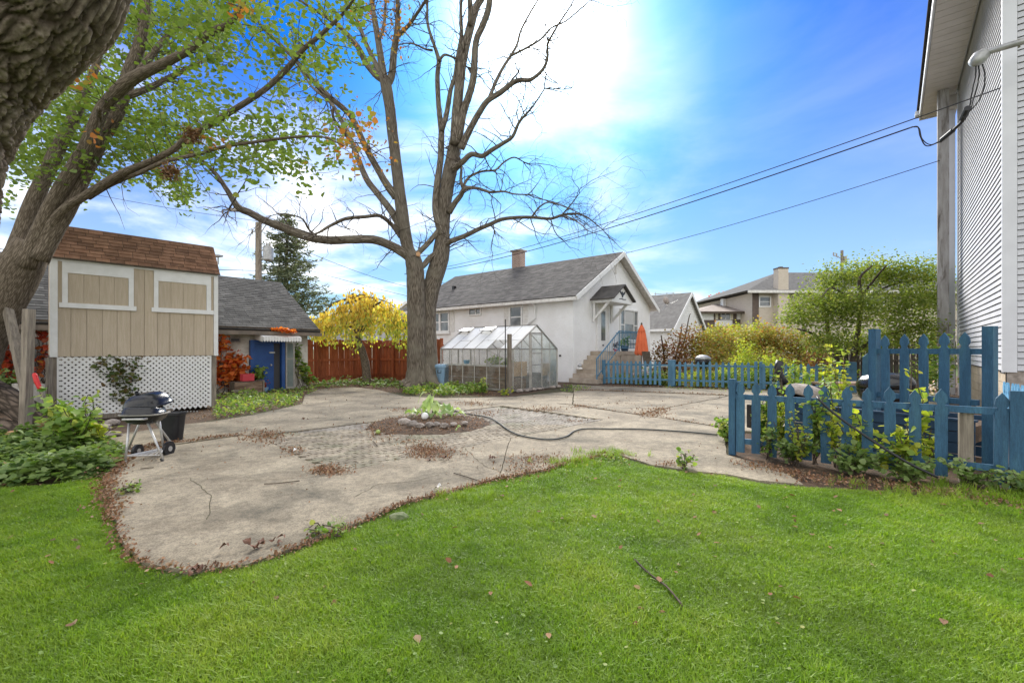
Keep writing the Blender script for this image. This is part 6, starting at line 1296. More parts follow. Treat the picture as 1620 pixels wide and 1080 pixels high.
limbs = [
 ([(608, 128, 12), (593, 127 - 10, 11), (578, 98, 10), (567, 76, 9), (544, 49, 7), (518, 29, 5), (473, 0, 4), (440, -25, 3)], -1.5),
 ([(607, 126, 11), (596, 105, 9), (589, 90, 8), (578, 67, 7), (569, 42, 6), (555, 13, 5), (540, -20, 4)], 1.2),
 ([(608, 130, 14), (602, 89, 11), (598, 62, 10), (593, 33, 9), (589, 11, 8), (585, -25, 7)], .4),
 ([(599, 62, 7), (606, 48, 6), (609, 25, 5), (611, -10, 4)], 1.5),
 ([(612, 135, 14), (620, 118, 12), (623, 84, 11), (627, 60, 10), (629, 33, 8), (629, 0, 7), (627, -30, 6)], -1.0),
 ([(630, 56, 8), (646, 41, 6), (661, 20, 5), (676, -3, 4), (690, -25, 3)], -1.6),
 ([(627, 312, 14), (612, 292, 12), (598, 268, 11), (581, 238, 10), (560, 192, 9.5), (547, 175, 9), (521, 153, 8.5), (487, 119, 8), (462, 89, 7), (419, 47, 5.5), (402, 26, 4), (380, 0, 3)], -3.0),
 ([(640, 378, 14), (624, 341, 12), (598, 307, 11), (581, 285, 10), (568, 255, 9), (555, 221, 8), (545, 200, 7), (526, 166, 6), (510, 151, 5), (492, 136, 4), (475, 111, 3), (455, 95, 2.2)], 2.2),
 ([(528, 168, 5), (527, 185, 4.5), (540, 205, 5), (556, 225, 6)], 1.2),
 ([(645, 405, 15), (632, 396, 15), (615, 387, 14.5), (590, 379, 14), (555, 379, 14), (521, 380, 14), (487, 375, 14), (453, 362, 14), (419, 349, 13), (394, 336, 12.5), (377, 328, 12), (360, 302, 9), (343, 277, 8), (321, 255, 6), (313, 249, 5), (300, 243, 4)], -3.5),
 ([(378, 332, 8), (366, 332, 7), (362, 332, 6)], -3.2),
 ([(634, 375, 8), (622, 358, 7), (610, 347, 6), (598, 341, 6), (577, 343, 6), (547, 346, 6), (521, 358, 5), (506, 367, 4), (496, 371, 3)], -1.8),
 ([(498, 372, 4), (488, 362, 3.5), (480, 348, 3), (468, 342, 2.5), (445, 338, 2), (430, 341, 1.5)], -2.4),
 # right stem
 ([(720, 228, 17), (722, 189, 16), (727, 133, 15), (733, 89, 14), (744, 44, 13), (753, 13, 12), (764, -5, 10), (780, -35, 8)], .4),
 ([(744, 40, 8), (744, 15, 8), (743, -10, 7)], -.4),
 ([(724, 222, 14), (733, 178, 12), (742, 151, 11), (749, 122, 11), (753, 67, 10), (764, 40, 10), (772, 18, 10), (776, -5, 9), (785, -35, 8)], -1.0),
 ([(700, 372, 12), (693, 350, 12), (689, 324, 11), (692, 288, 10.5), (697, 252, 10), (698, 223, 10), (698, 205, 9), (694, 167, 8), (692, 122, 7.5), (694, 96, 7), (686, 69, 5), (677, 40, 4.5), (676, 13, 3.5), (677, -10, 3)], 1.4),
 ([(699, 207, 8), (707, 178, 8), (713, 142, 7), (720, 120, 6.5), (724, 89, 6), (730, 56, 6), (729, 22, 5), (730, -10, 4)], .8),
 ([(694, 97, 5), (703, 87, 4), (715, 90, 3), (724, 94, 3), (740, 107, 2.5)], .3),
 ([(684, 80, 4), (673, 78, 3), (655, 70, 2.5), (640, 69, 2), (630, 72, 1.5)], -1),
 ([(729, 235, 12), (738, 216, 11), (746, 200, 10), (756, 182, 9.5), (771, 160, 9), (791, 147, 8.5), (809, 133, 8), (822, 127, 7), (840, 126, 6), (858, 111, 5), (866, 93, 4.5), (866, 73, 4), (870, 62, 3.5), (884, 38, 3), (902, 11, 2.2), (912, -10, 2)], -2.5),
 ([(773, 158, 6), (784, 131, 5.5), (796, 107, 5), (809, 87, 4.5), (818, 71, 4), (824, 49, 3.4), (838, 22, 3), (851, 0, 2.4), (860, -20, 2)], 1.8),
 ([(807, 89, 4), (833, 76, 3.4), (856, 62, 3), (873, 44, 2.6), (896, 33, 2.2), (920, 13, 2), (935, 0, 1.5)], -2.0),
 ([(804, 135, 4), (812, 124, 3), (819, 116, 1.8)], -1),
 ([(718, 268, 12), (724, 262, 11), (733, 255, 9), (746, 244, 8), (763, 247, 7.5), (777, 238, 7), (797, 226, 6), (811, 216, 5.5), (821, 194, 4.5), (833, 180, 3.5), (844, 167, 2.6), (862, 140, 2)], -2.6),
 ([(710, 336, 11), (719, 322, 9), (729, 309, 8), (736, 298, 7), (756, 298, 4.5), (775, 304, 4), (797, 303, 3), (813, 307, 2.4), (835, 308, 1.8)], -1.6),
 ([(733, 300, 5), (735, 291, 4.5), (744, 279, 4), (763, 271, 3.4), (784, 269, 3), (797, 257, 2.6), (813, 249, 2.2), (828, 256, 1.6)], 1.5),
 ([(732, 296, 6), (729, 285, 5), (730, 268, 4), (729, 255, 3.5)], .4),
 ([(704, 388, 12), (712, 382, 9), (736, 373, 7.5), (756, 363, 7), (775, 355, 6.5), (794, 347, 6), (821, 344, 5.5), (845, 344, 5), (871, 346, 4.5), (890, 340, 4), (912, 338, 3), (929, 344, 2.3), (941, 353, 1.8), (953, 363, 1.3)], -2.6),
 ([(842, 342, 3), (854, 327, 2.6), (869, 320, 2.2), (890, 326, 1.8), (910, 334, 1.4)], -2.2),
 ([(889, 340, 2.6), (902, 325, 2), (912, 312, 1.5)], -2.8), ([(895, 341, 2.4), (915, 352, 2), (930, 365, 1.3)], -2.9),
 ([(657, 404, 9), (664, 398, 9), (676, 386, 8.5), (688, 372, 8.5), (698, 358, 8)], .5),
 ([(664, 424, 9), (671, 419, 9), (680, 408, 9), (694, 398, 9)], .4),
]
lm = []
for i, (pts, dY) in enumerate(limbs):
    y0 = TY - .05
    m = MB(); pbranch(m, pts, y0 + (.3 if pts[0][0] > 680 else -.1), dY, 10 if pts[0][2] > 7 else 7, st, jit=.03); obj('branch', m, C['bark'], bt, smooth=True)
for c_ in (P(661, 402, TY - .42),): obj('pruning_scar', MB().tube([c_ + Vector((0, .1, 0)), c_ + Vector((.02, -.02, 0))], .085, 12), C['cutwood'], bt)
tw = MB(); endsL = []
for si, s_ in enumerate(st):
    n = len(s_)
    for j in range(2, n, 1):
        p, r = s_[j]
        if r > .24 or si < 2 and j < n - 6: continue
        if p.z < 5.0: continue
        if random.random() < (.62 if r < .09 else .26):
            tng = (s_[j][0] - s_[j - 1][0]).normalized(); d = (tng * .6 + Vector([random.gauss(0, .75) for _ in range(3)]) + Vector((0, 0, .12))).normalized()
            twig(tw, p, d, random.uniform(.6, 2.1), min(r * .5, .022), 2 if random.random() < .6 else 1, endsL, .4, .03)
    p, r = s_[-1]
    if si > 1: 
        for _ in range(3): twig(tw, p, (s_[-1][0] - s_[-2][0]).normalized() + Vector([random.gauss(0, .4) for _ in range(3)]), random.uniform(1, 2.2), max(min(r, .03), .008), 2, endsL, .35, .0)
o = obj('twigs', tw, C['bark_dark'], bt); o['kind'] = 'stuff'
# a few remaining orange leaves
pp = []
for (x, y, sx, sy, n) in [(632, 30, 10, 28, 90), (605, 15, 14, 16, 50), (585, 232, 18, 30, 45), (610, 250, 14, 20, 20), (570, 20, 14, 16, 36), (560, 210, 26, 24, 50), (600, 60, 20, 20, 20)]:
    for _ in range(n): pp.append(P(random.gauss(x, sx), random.gauss(y, sy), TY - random.uniform(0, 2.4)))
scatter_mesh('remaining_leaves', LEAF_V, LEAF_F, np.array(pp), rotm(len(pp), 1.3), rng.uniform(.09, .16, (len(pp), 1)), C['maple_orange'], parent=bt)

# ---------------------------------------------------------------- green maple on the left
MY = 8.0; mb0 = Vector((-9.9, 8.1, 0)); mt = thing('green_maple', 'leaning multi stemmed maple with green leaves rising over the shed at the left', 'tree', mb0)
m = MB(); ms = []
pbranch(m, [(-95, 700, 110), (-60, 620, 96), (-38, 560, 88), (-14, 510, 82), (14, 455, 80), (38, 412, 72), (52, 385, 56)], MY, 0, 20, ms, jit=.03)
obj('trunk', m, C['bark_maple'], mt, smooth=True)
for pts, dY, s in [
 ([(12, 440, 46), (30, 385, 34), (52, 322, 30), (74, 274, 27), (98, 222, 24), (125, 170, 18), (150, 110, 13), (170, 40, 9), (185, -30, 6)], 1.6, 14),
 ([(40, 420, 40), (60, 375, 32), (80, 330, 29), (107, 281, 26), (137, 230, 24), (159, 178, 23), (172, 160, 22), (186, 145, 24), (211, 124, 22), (252, 104, 17), (296, 81, 14), (333, 52, 13), (363, 37, 11), (385, 2, 9), (397, -30, 7)], -.8, 14),
 ([(62, 410, 34), (84, 370, 30), (107, 330, 29), (130, 281, 28), (159, 222, 26), (185, 178, 24), (207, 111, 24), (222, 67, 20), (230, 19, 17), (240, -40, 13)], .5, 14),
 ([(60, 400, 26), (84, 352, 20), (108, 326, 17), (126, 315, 16), (156, 296, 15), (193, 274, 14), (237, 256, 12), (274, 237, 11), (296, 218, 11), (333, 196, 11), (370, 174, 10), (420, 141, 9), (456, 107, 9), (478, 80, 8), (504, 58, 7), (536, 29, 5.5), (553, 9, 4), (568, -15, 3)], -1.6, 12),
 ([(140, 312, 12), (167, 296, 10), (195, 283, 9), (222, 273, 8), (259, 256, 7), (290, 249, 7), (313, 244, 6.5), (356, 232, 6), (416, 223, 5), (467, 217, 4), (511, 217, 3), (544, 231, 2)], -2.0, 10),
 ([(203, 152, 13), (222, 145, 12), (241, 137, 11), (270, 122, 9), (307, 104, 7), (341, 85, 5), (360, 60, 3)], 1.4, 10),
 ([(215, 120, 13), (232, 98, 12), (256, 67, 10), (281, 44, 9), (300, 36, 8), (315, 22, 6), (330, -20, 4)], 2.0, 10),
 ([(157, 200, 8), (157, 182, 11), (157, 172, 10)], -1.0, 10),
]:
    q = MB(); pbranch(q, pts, MY - .1, dY, s, ms, jit=.025); obj('branch', q, C['bark_maple'], mt, smooth=True)
mtw = MB(); ends = []
for s_ in ms[1:]:
    for j in range(4, len(s_)):
        p, r = s_[j]
        if r > .12 or p.z < 4.2: continue
        if random.random() < .8:
            d = Vector([random.gauss(0, .8) for _ in range(3)]) + Vector((.1, 0, -.1)); twig(mtw, p, d, random.uniform(.3, .9), min(r * .4, .010), 1, ends, .4, .02)
o = obj('twigs', mtw, C['bark_dark'], mt); o['kind'] = 'stuff'
clus = [(30, 245, 42, 30, 520), (85, 205, 48, 42, 900), (130, 250, 36, 34, 480), (70, 270, 36, 18, 260), (150, 165, 40, 42, 620), (110, 150, 40, 30, 500), (200, 215, 42, 34, 620), (235, 190, 42, 36, 560), (270, 215, 40, 28, 440), (225, 250, 30, 22, 280), (245, 60, 34, 44, 620), (210, 30, 30, 30, 400), (290, 25, 40, 24, 480), (330, 40, 40, 30, 430), (390, 30, 34, 26, 330), (300, 150, 36, 24, 300), (350, 200, 30, 18, 230), (330, 255, 30, 16, 150), (290, 300, 20, 12, 190), (270, 275, 22, 12, 110), (395, 215, 36, 14, 240), (450, 215, 36, 14, 210), (420, 250, 30, 16, 170), (470, 265, 26, 18, 160), (390, 265, 24, 12, 90), (500, 205, 30, 16, 150), (500, 120, 26, 20, 150), (520, 70, 34, 22, 170), (475, 60, 22, 20, 110), (450, 130, 22, 20, 90), (440, 95, 26, 20, 80), (540, 15, 34, 16, 150), (490, 15, 24, 16, 60), (350, 120, 26, 22, 90), (430, 170, 24, 14, 60), (170, 100, 26, 40, 200), (120, 80, 50, 50, 260), (545, 90, 20, 18, 70), (20, 320, 26, 6, 60), (420, 60, 26, 22, 90), (100, 320, 16, 8, 30), (310, 95, 30, 22, 160), (350, 80, 22, 20, 110), (500, 255, 24, 18, 60)]
pos = []
for (x, y, sx, sy, n) in clus:
    k = max(1, int(n / 9 * (1.0 if x < 330 else .75)))
    for _ in range(k):
        cx_, cy_ = random.gauss(x, sx * .78), random.gauss(y, sy * .78); Yc = MY + random.uniform(-.5, 3.4) - (1.6 if cx_ > 300 else 0)
        c = P(cx_, cy_, Yc)
        for _ in range(13): pos.append(c + Vector((random.gauss(0, .12), random.gauss(0, .12), random.gauss(0, .09))))
pos = np.array(pos); n = len(pos)
rn = np.clip(rng.beta(2, 3, n), 0, 1)
scatter_mesh('crown', LEAF_R, LEAF_F, pos, rotm(n, .9), rng.uniform(.055, .098, (n, 1)), C['maple'], rn, parent=mt)
pos = []
for (x, y, sx, sy, n) in [(550, 235, 26, 20, 70), (575, 215, 16, 16, 24), (345, 225, 14, 8, 30), (380, 10, 8, 10, 40), (130, 120, 20, 14, 30), (155, 215, 10, 10, 14)]:
    for _ in range(n): pos.append(P(random.gauss(x, sx), random.gauss(y, sy), MY + random.uniform(-2.4, 1)))
scatter_mesh('turned_leaves', LEAF_R, LEAF_F, np.array(pos), rotm(len(pos), 1.0), rng.uniform(.06, .10, (len(pos), 1)), C['maple_orange'], parent=mt)
for (x, y) in ((303, 215), (268, 272)):
    nst = thing('bird_nest', 'dark ball of twigs and dead leaves %s in the maple' % ('beside the long upper branch' if y == 215 else 'hanging at the lower green leaves'), 'nest', P(x, y, 6.6)); pp = ell_pts([tuple(P(x, y, 6.6)) + (.13, .13, .12)], 260, .3); scatter_mesh('leaves', NARR_V, NARR_F, pp, rotm(260, 1.5), np.full((260, 1), .09), C['litter'], parent=nst)

# ---------------------------------------------------------------- huge rough limb overhead, upper left
ot = thing('old_tree', 'huge dark limb with deeply furrowed bark at the upper left corner', 'tree', (-3.4, 2.5, 0))
LY = 2.45; ctr = [P(-380, 1290, LY), P(-340, 900, LY), P(-270, 640, LY), (P(-185, 400, LY)), P(-150, 240, LY), P(-78, 100, LY), P(12, 14, LY), P(62, -30, LY), P(84, -60, LY), P(96, -110, LY + .05), P(120, -220, LY + .15), P(150, -420, LY + .4)]
rr = [150, 150, 140, 128, 124, 124, 126, 124, 112, 104, 98, 90]
q = [np.array(tuple(c) + (r / FP * LY * .87,)) for c, r in zip(ctr, rr)]; q = catmull(q, 60)
cen = np.array(q)[:, :3]; rad = np.array(q)[:, 3]
seg = np.linalg.norm(np.diff(cen, axis=0), axis=1); s_ = np.concatenate([[0], np.cumsum(seg)])
ns = 520; sn = np.linspace(s_[int(len(s_) * .12)], s_[-1], ns); cen = np.stack([np.interp(sn, s_, cen[:, k]) for k in range(3)], 1); rad = np.interp(sn, s_, rad)
tan = np.gradient(cen, axis=0); tan /= np.linalg.norm(tan, axis=1)[:, None]
yax = np.array([0, 1.0, 0]); na = 300; verts = np.zeros((ns, na, 3)); depth = np.zeros((ns, na))
for i in range(ns):
    x = np.cross(tan[i], yax); x /= np.linalg.norm(x); y = np.cross(x, tan[i])
    for j in range(na):
        a = 2 * math.pi * j / na
        uu, vv = a * .37, sn[i]
        # furrowed plates: long along the limb, cracked across
        wx_ = noise.noise(Vector((uu * 7, vv * 5, 1))) * .055; wy_ = noise.noise(Vector((uu * 7, vv * 5, 7))) * .07
        f = noise.voronoi(Vector(((uu + wx_) * 23 , (vv + wy_) * 4.2, 0)))[0]; cr_ = min(1, (f[1] - f[0]) * 3.4)
        f2 = noise.voronoi(Vector(((uu + wx_) * 52, (vv + wy_) * 17, 3)))[0]; c2_ = min(1, (f2[1] - f2[0]) * 3)
        n3 = noise.noise(Vector((uu * 60, vv * 45, 2))) * .004 + noise.noise(Vector((uu * 22, vv * 9, 5))) * .008
        big = noise.noise(Vector((uu * 2.2, vv * 1.6, 4))) * .03
        kn = math.exp(-((vv - sn[int(ns * .745)]) / .1) ** 2) * max(0, math.cos(a - 3.5)) ** 2 * .05
        d = rad[i] + big + kn - .034 * (1 - cr_) ** 1.6 - .015 * (1 - c2_) ** 1.3 + n3
        depth[i, j] = min(1, .15 + .85 * cr_ ) * (.6 + .4 * c2_)
        verts[i, j] = cen[i] + (x * math.cos(a) + y * math.sin(a)) * d
idx = np.arange(ns * na).reshape(ns, na); f = np.stack([idx[:-1], np.roll(idx, -1, 1)[:-1], np.roll(idx, -1, 1)[1:], idx[1:]], -1).reshape(-1, 4)
# keep only the half that can be seen from anywhere in the yard
vv_ = verts.reshape(-1, 3) - np.array(ot.location)
me = bpy.data.meshes.new('limb'); me.vertices.add(len(vv_)); me.vertices.foreach_set('co', vv_.ravel().astype('f')); me.loops.add(f.size); me.loops.foreach_set('vertex_index', f.ravel().astype('i')); me.polygons.add(len(f)); me.polygons.foreach_set('loop_start', (np.arange(len(f)) * 4).astype('i')); me.update(calc_edges=True)
da = me.attributes.new('plate', 'FLOAT', 'POINT'); da.data.foreach_set('value', depth.ravel().astype('f'))
bm_m = pm('furrowed_bark', (.15, .115, .085), (.33, .27, .21), scale=26, rough=.95, bump=.9, bscale=110, bdist=.004, spec=.2)
t_ = bm_m.node_tree; pb_ = [x for x in t_.nodes if x.type == 'BSDF_PRINCIPLED'][0]; src_ = pb_.inputs['Base Color'].links[0].from_socket
at2 = nd(t_, 'ShaderNodeAttribute', attribute_name='plate'); t_.links.new(mixc(t_, at2.outputs['Fac'], (.05, .034, .024), src_), pb_.inputs['Base Color'])
me.materials.append(bm_m); me.polygons.foreach_set('use_smooth', [True] * len(me.polygons)); link('limb', me, ot)

# ---------------------------------------------------------------- yellow weeping tree
wy = 18.6; w0 = Vector((P(578, 0, wy).x, wy, 0)); wt_ = thing('weeping_tree', 'small weeping tree with yellow leaves in front of the red fence', 'tree', w0)
m = MB(); ws = []
pbranch(m, [(581, 612, 17), (580, 595, 14), (578, 575, 13), (573, 555, 12), (568, 543, 11), (566, 530, 9), (562, 512, 8), (560, 500, 7)], wy, 0, 12, ws); obj('trunk', m, C['bark_maple'], wt_, smooth=True)
for pts, dY in [([(562, 515, 7), (552, 516, 4), (548, 506, 4), (559, 492, 4), (580, 491, 3.4)], -.5), ([(562, 505, 7), (556, 492, 6), (556, 470, 6), (560, 475 - 10, 5)], .3), ([(560, 500, 6), (575, 488, 4), (590, 484, 4), (602, 478, 3)], -.8), ([(566, 530, 7), (580, 515, 5), (605, 505, 4), (620, 495, 3)], .9), ([(558, 478, 5), (550, 478, 4), (540, 490, 3), (525, 500, 2)], -.9), ([(558, 478, 4), (575, 471, 2.6), (595, 472, 2), (620, 482, 1.6), (634, 500, 1.2)], .6),
                 ([(557, 474, 5), (545, 474, 4), (525, 482, 3), (508, 500, 2)], .9), ([(558, 472, 3), (572, 466, 2), (590, 472, 1.6), (604, 486, 1.2)], -1.0), ([(566, 535, 6), (572, 520, 5), (570, 500, 4), (575, 480, 3), (590, 470, 2)], 1.5)]:
    q = MB(); pbranch(q, pts, wy, dY, 8, ws); obj('branch', q, C['bark_dark'], wt_, smooth=True)
pos, sm_ = [], MB()
for _ in range(300):
    a = random.uniform(0, 6.283); r = random.random() ** .5; rx, ry = 1.95, 1.6
    x, y = w0.x - .05 + rx * r * math.cos(a), w0.y + ry * r * math.sin(a); dome = 3.55 - .95 * r * r + random.gauss(0, .2) + .25 * noise.noise(Vector((x * 1.3, y * 1.3, 0)))
    if x < w0.x - .7: dome -= .12
    L = random.uniform(.3, 1.25) * (1 if x > w0.x - .3 else .75); p = Vector((x, y, dome)); q = [p]
    for k in range(6): p = p + Vector((random.gauss(0, .04), random.gauss(0, .04), -L / 6)); q.append(p)
    sm_.tube(q, .006, 3, False)
    for p_ in q:
        for _ in range(2): pos.append(p_ + Vector((random.gauss(0, .09), random.gauss(0, .05), random.gauss(0, .06))))
obj('hanging_twigs', sm_, C['bark_dark'], wt_)['kind'] = 'stuff'
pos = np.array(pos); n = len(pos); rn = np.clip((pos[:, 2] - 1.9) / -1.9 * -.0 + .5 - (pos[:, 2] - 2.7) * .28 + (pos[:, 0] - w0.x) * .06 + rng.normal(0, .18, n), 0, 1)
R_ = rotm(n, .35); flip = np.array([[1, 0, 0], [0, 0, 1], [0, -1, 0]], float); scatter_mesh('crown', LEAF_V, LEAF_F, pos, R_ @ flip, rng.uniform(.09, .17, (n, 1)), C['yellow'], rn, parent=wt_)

# ---------------------------------------------------------------- spruce
sp_ = Vector((P(452, 0, 34).x, 34, 0)); sp = thing('spruce_tree', 'tall loose spruce with grey green needles behind the garage', 'tree', sp_); ht = 11.9
obj('trunk', MB().tube([sp_, sp_ + Vector((.05, 0, 6)), sp_ + Vector((.1, 0, ht))], [.28, .17, .02], 8), C['bark_dark'], sp)
q = MB(); pos, rots = [], []
for i in range(125):
    z = 2.8 + (ht - 3.2) * (i / 125) ** .95 + random.gauss(0, .08); a = i * 2.4 + random.gauss(0, .3); L = (ht - z) ** .85 * .60 * random.uniform(.65, 1.12) + .3; d = Vector((math.cos(a), math.sin(a), 0)); pts = []
    for k in range(7): t = k / 6; pts.append(sp_ + Vector((.1 * z / ht, 0, z)) + d * L * t + Vector((0, 0, -L * .30 * t + L * .28 * t ** 2.4)))
    q.tube(pts, [.05 * (1 - k / 7) + .008 for k in range(7)], 4, False)
    for k in range(int(L * 14)):
        t = random.uniform(.18, 1.02); j = min(5, int(t * 6)); p = pts[j].lerp(pts[j + 1], t * 6 - j); sd2 = Vector((-d.y, d.x, 0)) * random.gauss(0, .30 * L * .4 * (1.15 - t)); p = p + sd2 + Vector((0, 0, random.gauss(0, .07)))
        for _ in range(3): pos.append(p + Vector([random.gauss(0, .07) for _ in range(3)]))
obj('branches', q, C['bark_dark'], sp)['kind'] = 'stuff'
pos = np.array(pos); n = len(pos); scatter_mesh('needles', NARR_V, NARR_F, pos, rotm(n, 1.0), np.stack([rng.uniform(.2, .42, n)] * 3, 1) * np.array([1.25, 1, 1]), C['needle'], parent=sp)

# ---------------------------------------------------------------- fine leaved green tree at the right, and the hedge
def leafy(label, name, base, stems, ells, n, size, mat, Y, shell=.35, cat='tree', tv=LEAF_V, clump=7, cs=.13, bark='bark_dark'):
    t = thing(name, label, cat, base); q = MB(); ss = []
    for pts, dY in stems: pbranch(q, pts, Y, dY, 8, ss)
    if stems: obj('trunk', q, C[bark], t, smooth=True)
    c = ell_pts(ells, n // clump, shell, False); pos = np.repeat(c, clump, 0) + rng.normal(0, cs, (len(c) * clump, 3)); k = len(pos); pos[:, 2] = np.maximum(pos[:, 2], .03)
    g = np.repeat(rng.normal(0, .16, len(c)), clump)
    scatter_mesh('crown' if cat == 'tree' else 'foliage', tv, LEAF_F if tv is not NARR_V else NARR_F, pos, rotm(k, .9), rng.uniform(size * .6, size * 1.25, (k, 1)), C[mat], np.clip(rng.random(k) * .8 + g + .1, 0, 1), parent=t); return t
def E(px, py, Y, rx, rz, ry=None): p = P(px, py, Y); f = Y / FP; return (p.x, p.y, p.z, rx * f, (ry or rx) * f, rz * f)
gb = Vector((P(1370, 0, 15.5).x, 15.5, 0))
leafy('spreading fine leaved green tree in front of the brick house at the right', 'green_tree', gb,
      [([(1335, 620, 12), (1325, 570, 11), (1312, 535, 9), (1308, 500, 7), (1312, 460, 5), (1330, 440, 3)], .5), ([(1345, 620, 12), (1350, 560, 10), (1358, 520, 8), (1362, 470, 7), (1360, 440, 5), (1380, 420, 3)], -.8), ([(1362, 500, 6), (1340, 470, 4), (1315, 455, 3), (1300, 470, 2)], -1), ([(1350, 560, 8), (1385, 535, 6), (1420, 525, 5), (1465, 513, 4)], -1.2), ([(1330, 560, 7), (1290, 530, 5), (1262, 520, 3)], -1.), ([(1360, 480, 6), (1400, 455, 4), (1450, 440, 3)], .9), ([(1362, 470, 5), (1385, 440, 4), (1402, 420, 3)], -1.5)],
      [E(1300, 480, 15.5, 40, 26), E(1270, 505, 15, 30, 14), E(1330, 440, 15.8, 38, 22), E(1390, 432, 16, 42, 22), E(1450, 432, 15.5, 40, 20), E(1350, 490, 14.6, 44, 28), E(1420, 480, 15, 44, 28), E(1470, 470, 15.8, 30, 40), E(1310, 540, 14.5, 36, 20), E(1380, 540, 15.5, 40, 18), E(1440, 520, 14.5, 40, 22), E(1260, 485, 15.5, 18, 12), E(1240, 500, 15.3, 8, 6), E(1480, 540, 15, 20, 30)], 30000, .085, 'locust', 15.5, cs=.16)
leafy('reddish low shrub with bare twig tops at the left end of the hedge', 'shrub', Vector((P(1050, 0, 23).x, 23, 0)), [([(1052, 600, 4), (1050, 560, 3), (1046, 530, 2)], 0), ([(1062, 600, 4), (1082, 540, 3), (1090, 502, 1.6), (1093, 496, 1)], 0), ([(1060, 600, 4), (1075, 540, 3), (1079, 512, 1.6)], .4)],
      [E(1050, 565, 23, 20, 32), E(1075, 560, 22.5, 22, 36), E(1095, 555, 23, 20, 40), E(1062, 585, 22, 30, 16)], 3600, .13, 'hedge_red', 23, cat='shrub')
leafy('wide hedge mass of mixed yellow, green and russet leaves, middle stretch', 'hedge', Vector((P(1150, 0, 22.5).x, 22.5, 0)), [([(1150, 600, 5), (1155, 560, 4), (1160, 530, 2)], 0)],
      [E(1110, 550, 22.6, 24, 34), E(1140, 545, 22.2, 26, 32), E(1170, 548, 23, 26, 30), E(1200, 542, 22.4, 26, 34), E(1135, 575, 21.6, 36, 22), E(1185, 575, 21.6, 36, 22)], 9500, .125, 'hedge', 22.5, cat='hedge')
leafy('russet and olive hedge mass below the brick house, right stretch', 'hedge', Vector((P(1260, 0, 21.5).x, 21.5, 0)), [([(1260, 600, 5), (1265, 560, 4), (1262, 535, 2)], 0)],
      [E(1235, 545, 21.8, 26, 30), E(1262, 550, 21.4, 24, 28), E(1290, 556, 21, 26, 28), E(1225, 575, 20.8, 30, 20), E(1275, 578, 20.6, 36, 18), E(1310, 575, 20, 22, 24), E(1215, 530, 22.5, 16, 14)], 9000, .12, 'hedge', 21.5, cat='hedge')
leafy('orange yellow leafed bush top against the low taupe roofed house', 'shrub', Vector((P(1185, 0, 25).x, 25, 0)), [([(1185, 600, 5), (1186, 560, 4), (1180, 530, 2)], 0)], [E(1160, 528, 25, 30, 14), E(1200, 524, 25, 26, 12), E(1130, 530, 25, 14, 12), E(1185, 550, 25, 50, 20)], 3600, .14, 'hedge_yel', 25, cat='shrub')
leafy('feathery bright yellow green shrub just behind the middle of the far fence', 'shrub', Vector((P(1178, 0, 18.6).x, 18.6, 0)), [], [E(1180, 560, 18.6, 18, 26), E(1170, 585, 18.3, 26, 20), E(1195, 585, 18.3, 22, 16)], 2600, .08, 'lime', 18.6, cat='shrub', cs=.1)
leafy('yellow green perennial patch behind the right part of the far fence', 'shrub', Vector((P(1230, 0, 17.6).x, 17.6, 0)), [], [E(1220, 580, 17.6, 26, 18), E(1245, 590, 17.4, 26, 18), E(1200, 595, 17.6, 20, 14)], 2200, .09, 'lime', 17.6, cat='shrub', cs=.1)
leafy('dark spiky shrub in front of the dark board fence', 'shrub', Vector((P(1290, 0, 17).x, 17, 0)), [], [E(1292, 562, 17, 14, 16), E(1300, 580, 17, 16, 12)], 700, .2, 'hedge_red', 17, cat='shrub', tv=NARR_V)
leafy('distant orange leaved tree above the taupe roofed house', 'autumn_tree', Vector((P(1140, 0, 62).x, 62, 0)), [([(1140, 560, 4), (1141, 520, 3), (1142, 490, 2)], 0)], [E(1142, 476, 62, 14, 7), E(1132, 480, 62, 8, 5), E(1148, 480, 62, 10, 6)], 900, .42, 'vine_or', 62, cs=.4)
leafy('green shrub behind the tall picket panel beside the grey posts', 'shrub', Vector((P(1480, 0, 12).x, 12, 0)), [], [E(1485, 575, 12, 16, 40), E(1465, 600, 11.5, 20, 24)], 900, .1, 'weed', 12, cat='shrub')
# low planting behind the far fence: several beds
for lab, x0, x1, Y, mat, h, n in (('low green and yellow plants behind the first stretch of the far fence', 985, 1055, 18.9, 'weed', .55, 1100), ('yellow green leafy plants behind the middle of the far fence', 1060, 1150, 18.0, 'lime', .65, 2000), ('green leafy plants behind the right middle of the far fence', 1150, 1240, 17.0, 'weed', .7, 1800), ('yellowing leafy plants behind the right end of the far fence', 1240, 1340, 15.9, 'lime', .75, 1600)):
    k = 9; ells = []
    for i in range(k): x = x0 + (x1 - x0) * i / (k - 1); p = P(x, 0, Y - .25 * i / k * 2); ells.append((p.x, p.y + random.gauss(.1, .15), h * .45, .32, .35, h * .55 * random.uniform(.7, 1.2)))
    leafy(lab, 'garden_plants', Vector((ells[4][0], Y, 0)), [], ells, n, .10, mat, Y, cat='plants', cs=.07)
pp = ell_pts([tuple(P(x, 590, 18.6)) + (.2, .15, .12) for x in (1000, 1020, 1040, 1010)] + [tuple(P(x, 612, 9.5)) + (.25, .3, .15) for x in (1452, 1470, 1440)], 200, .2); tag(scatter_mesh('flowers', LEAF_V, LEAF_F, pp, rotm(200), np.full((200, 1), .06), C['flower']), 'small pink and white flowers scattered in the fenced beds', 'flowers', kind='stuff')

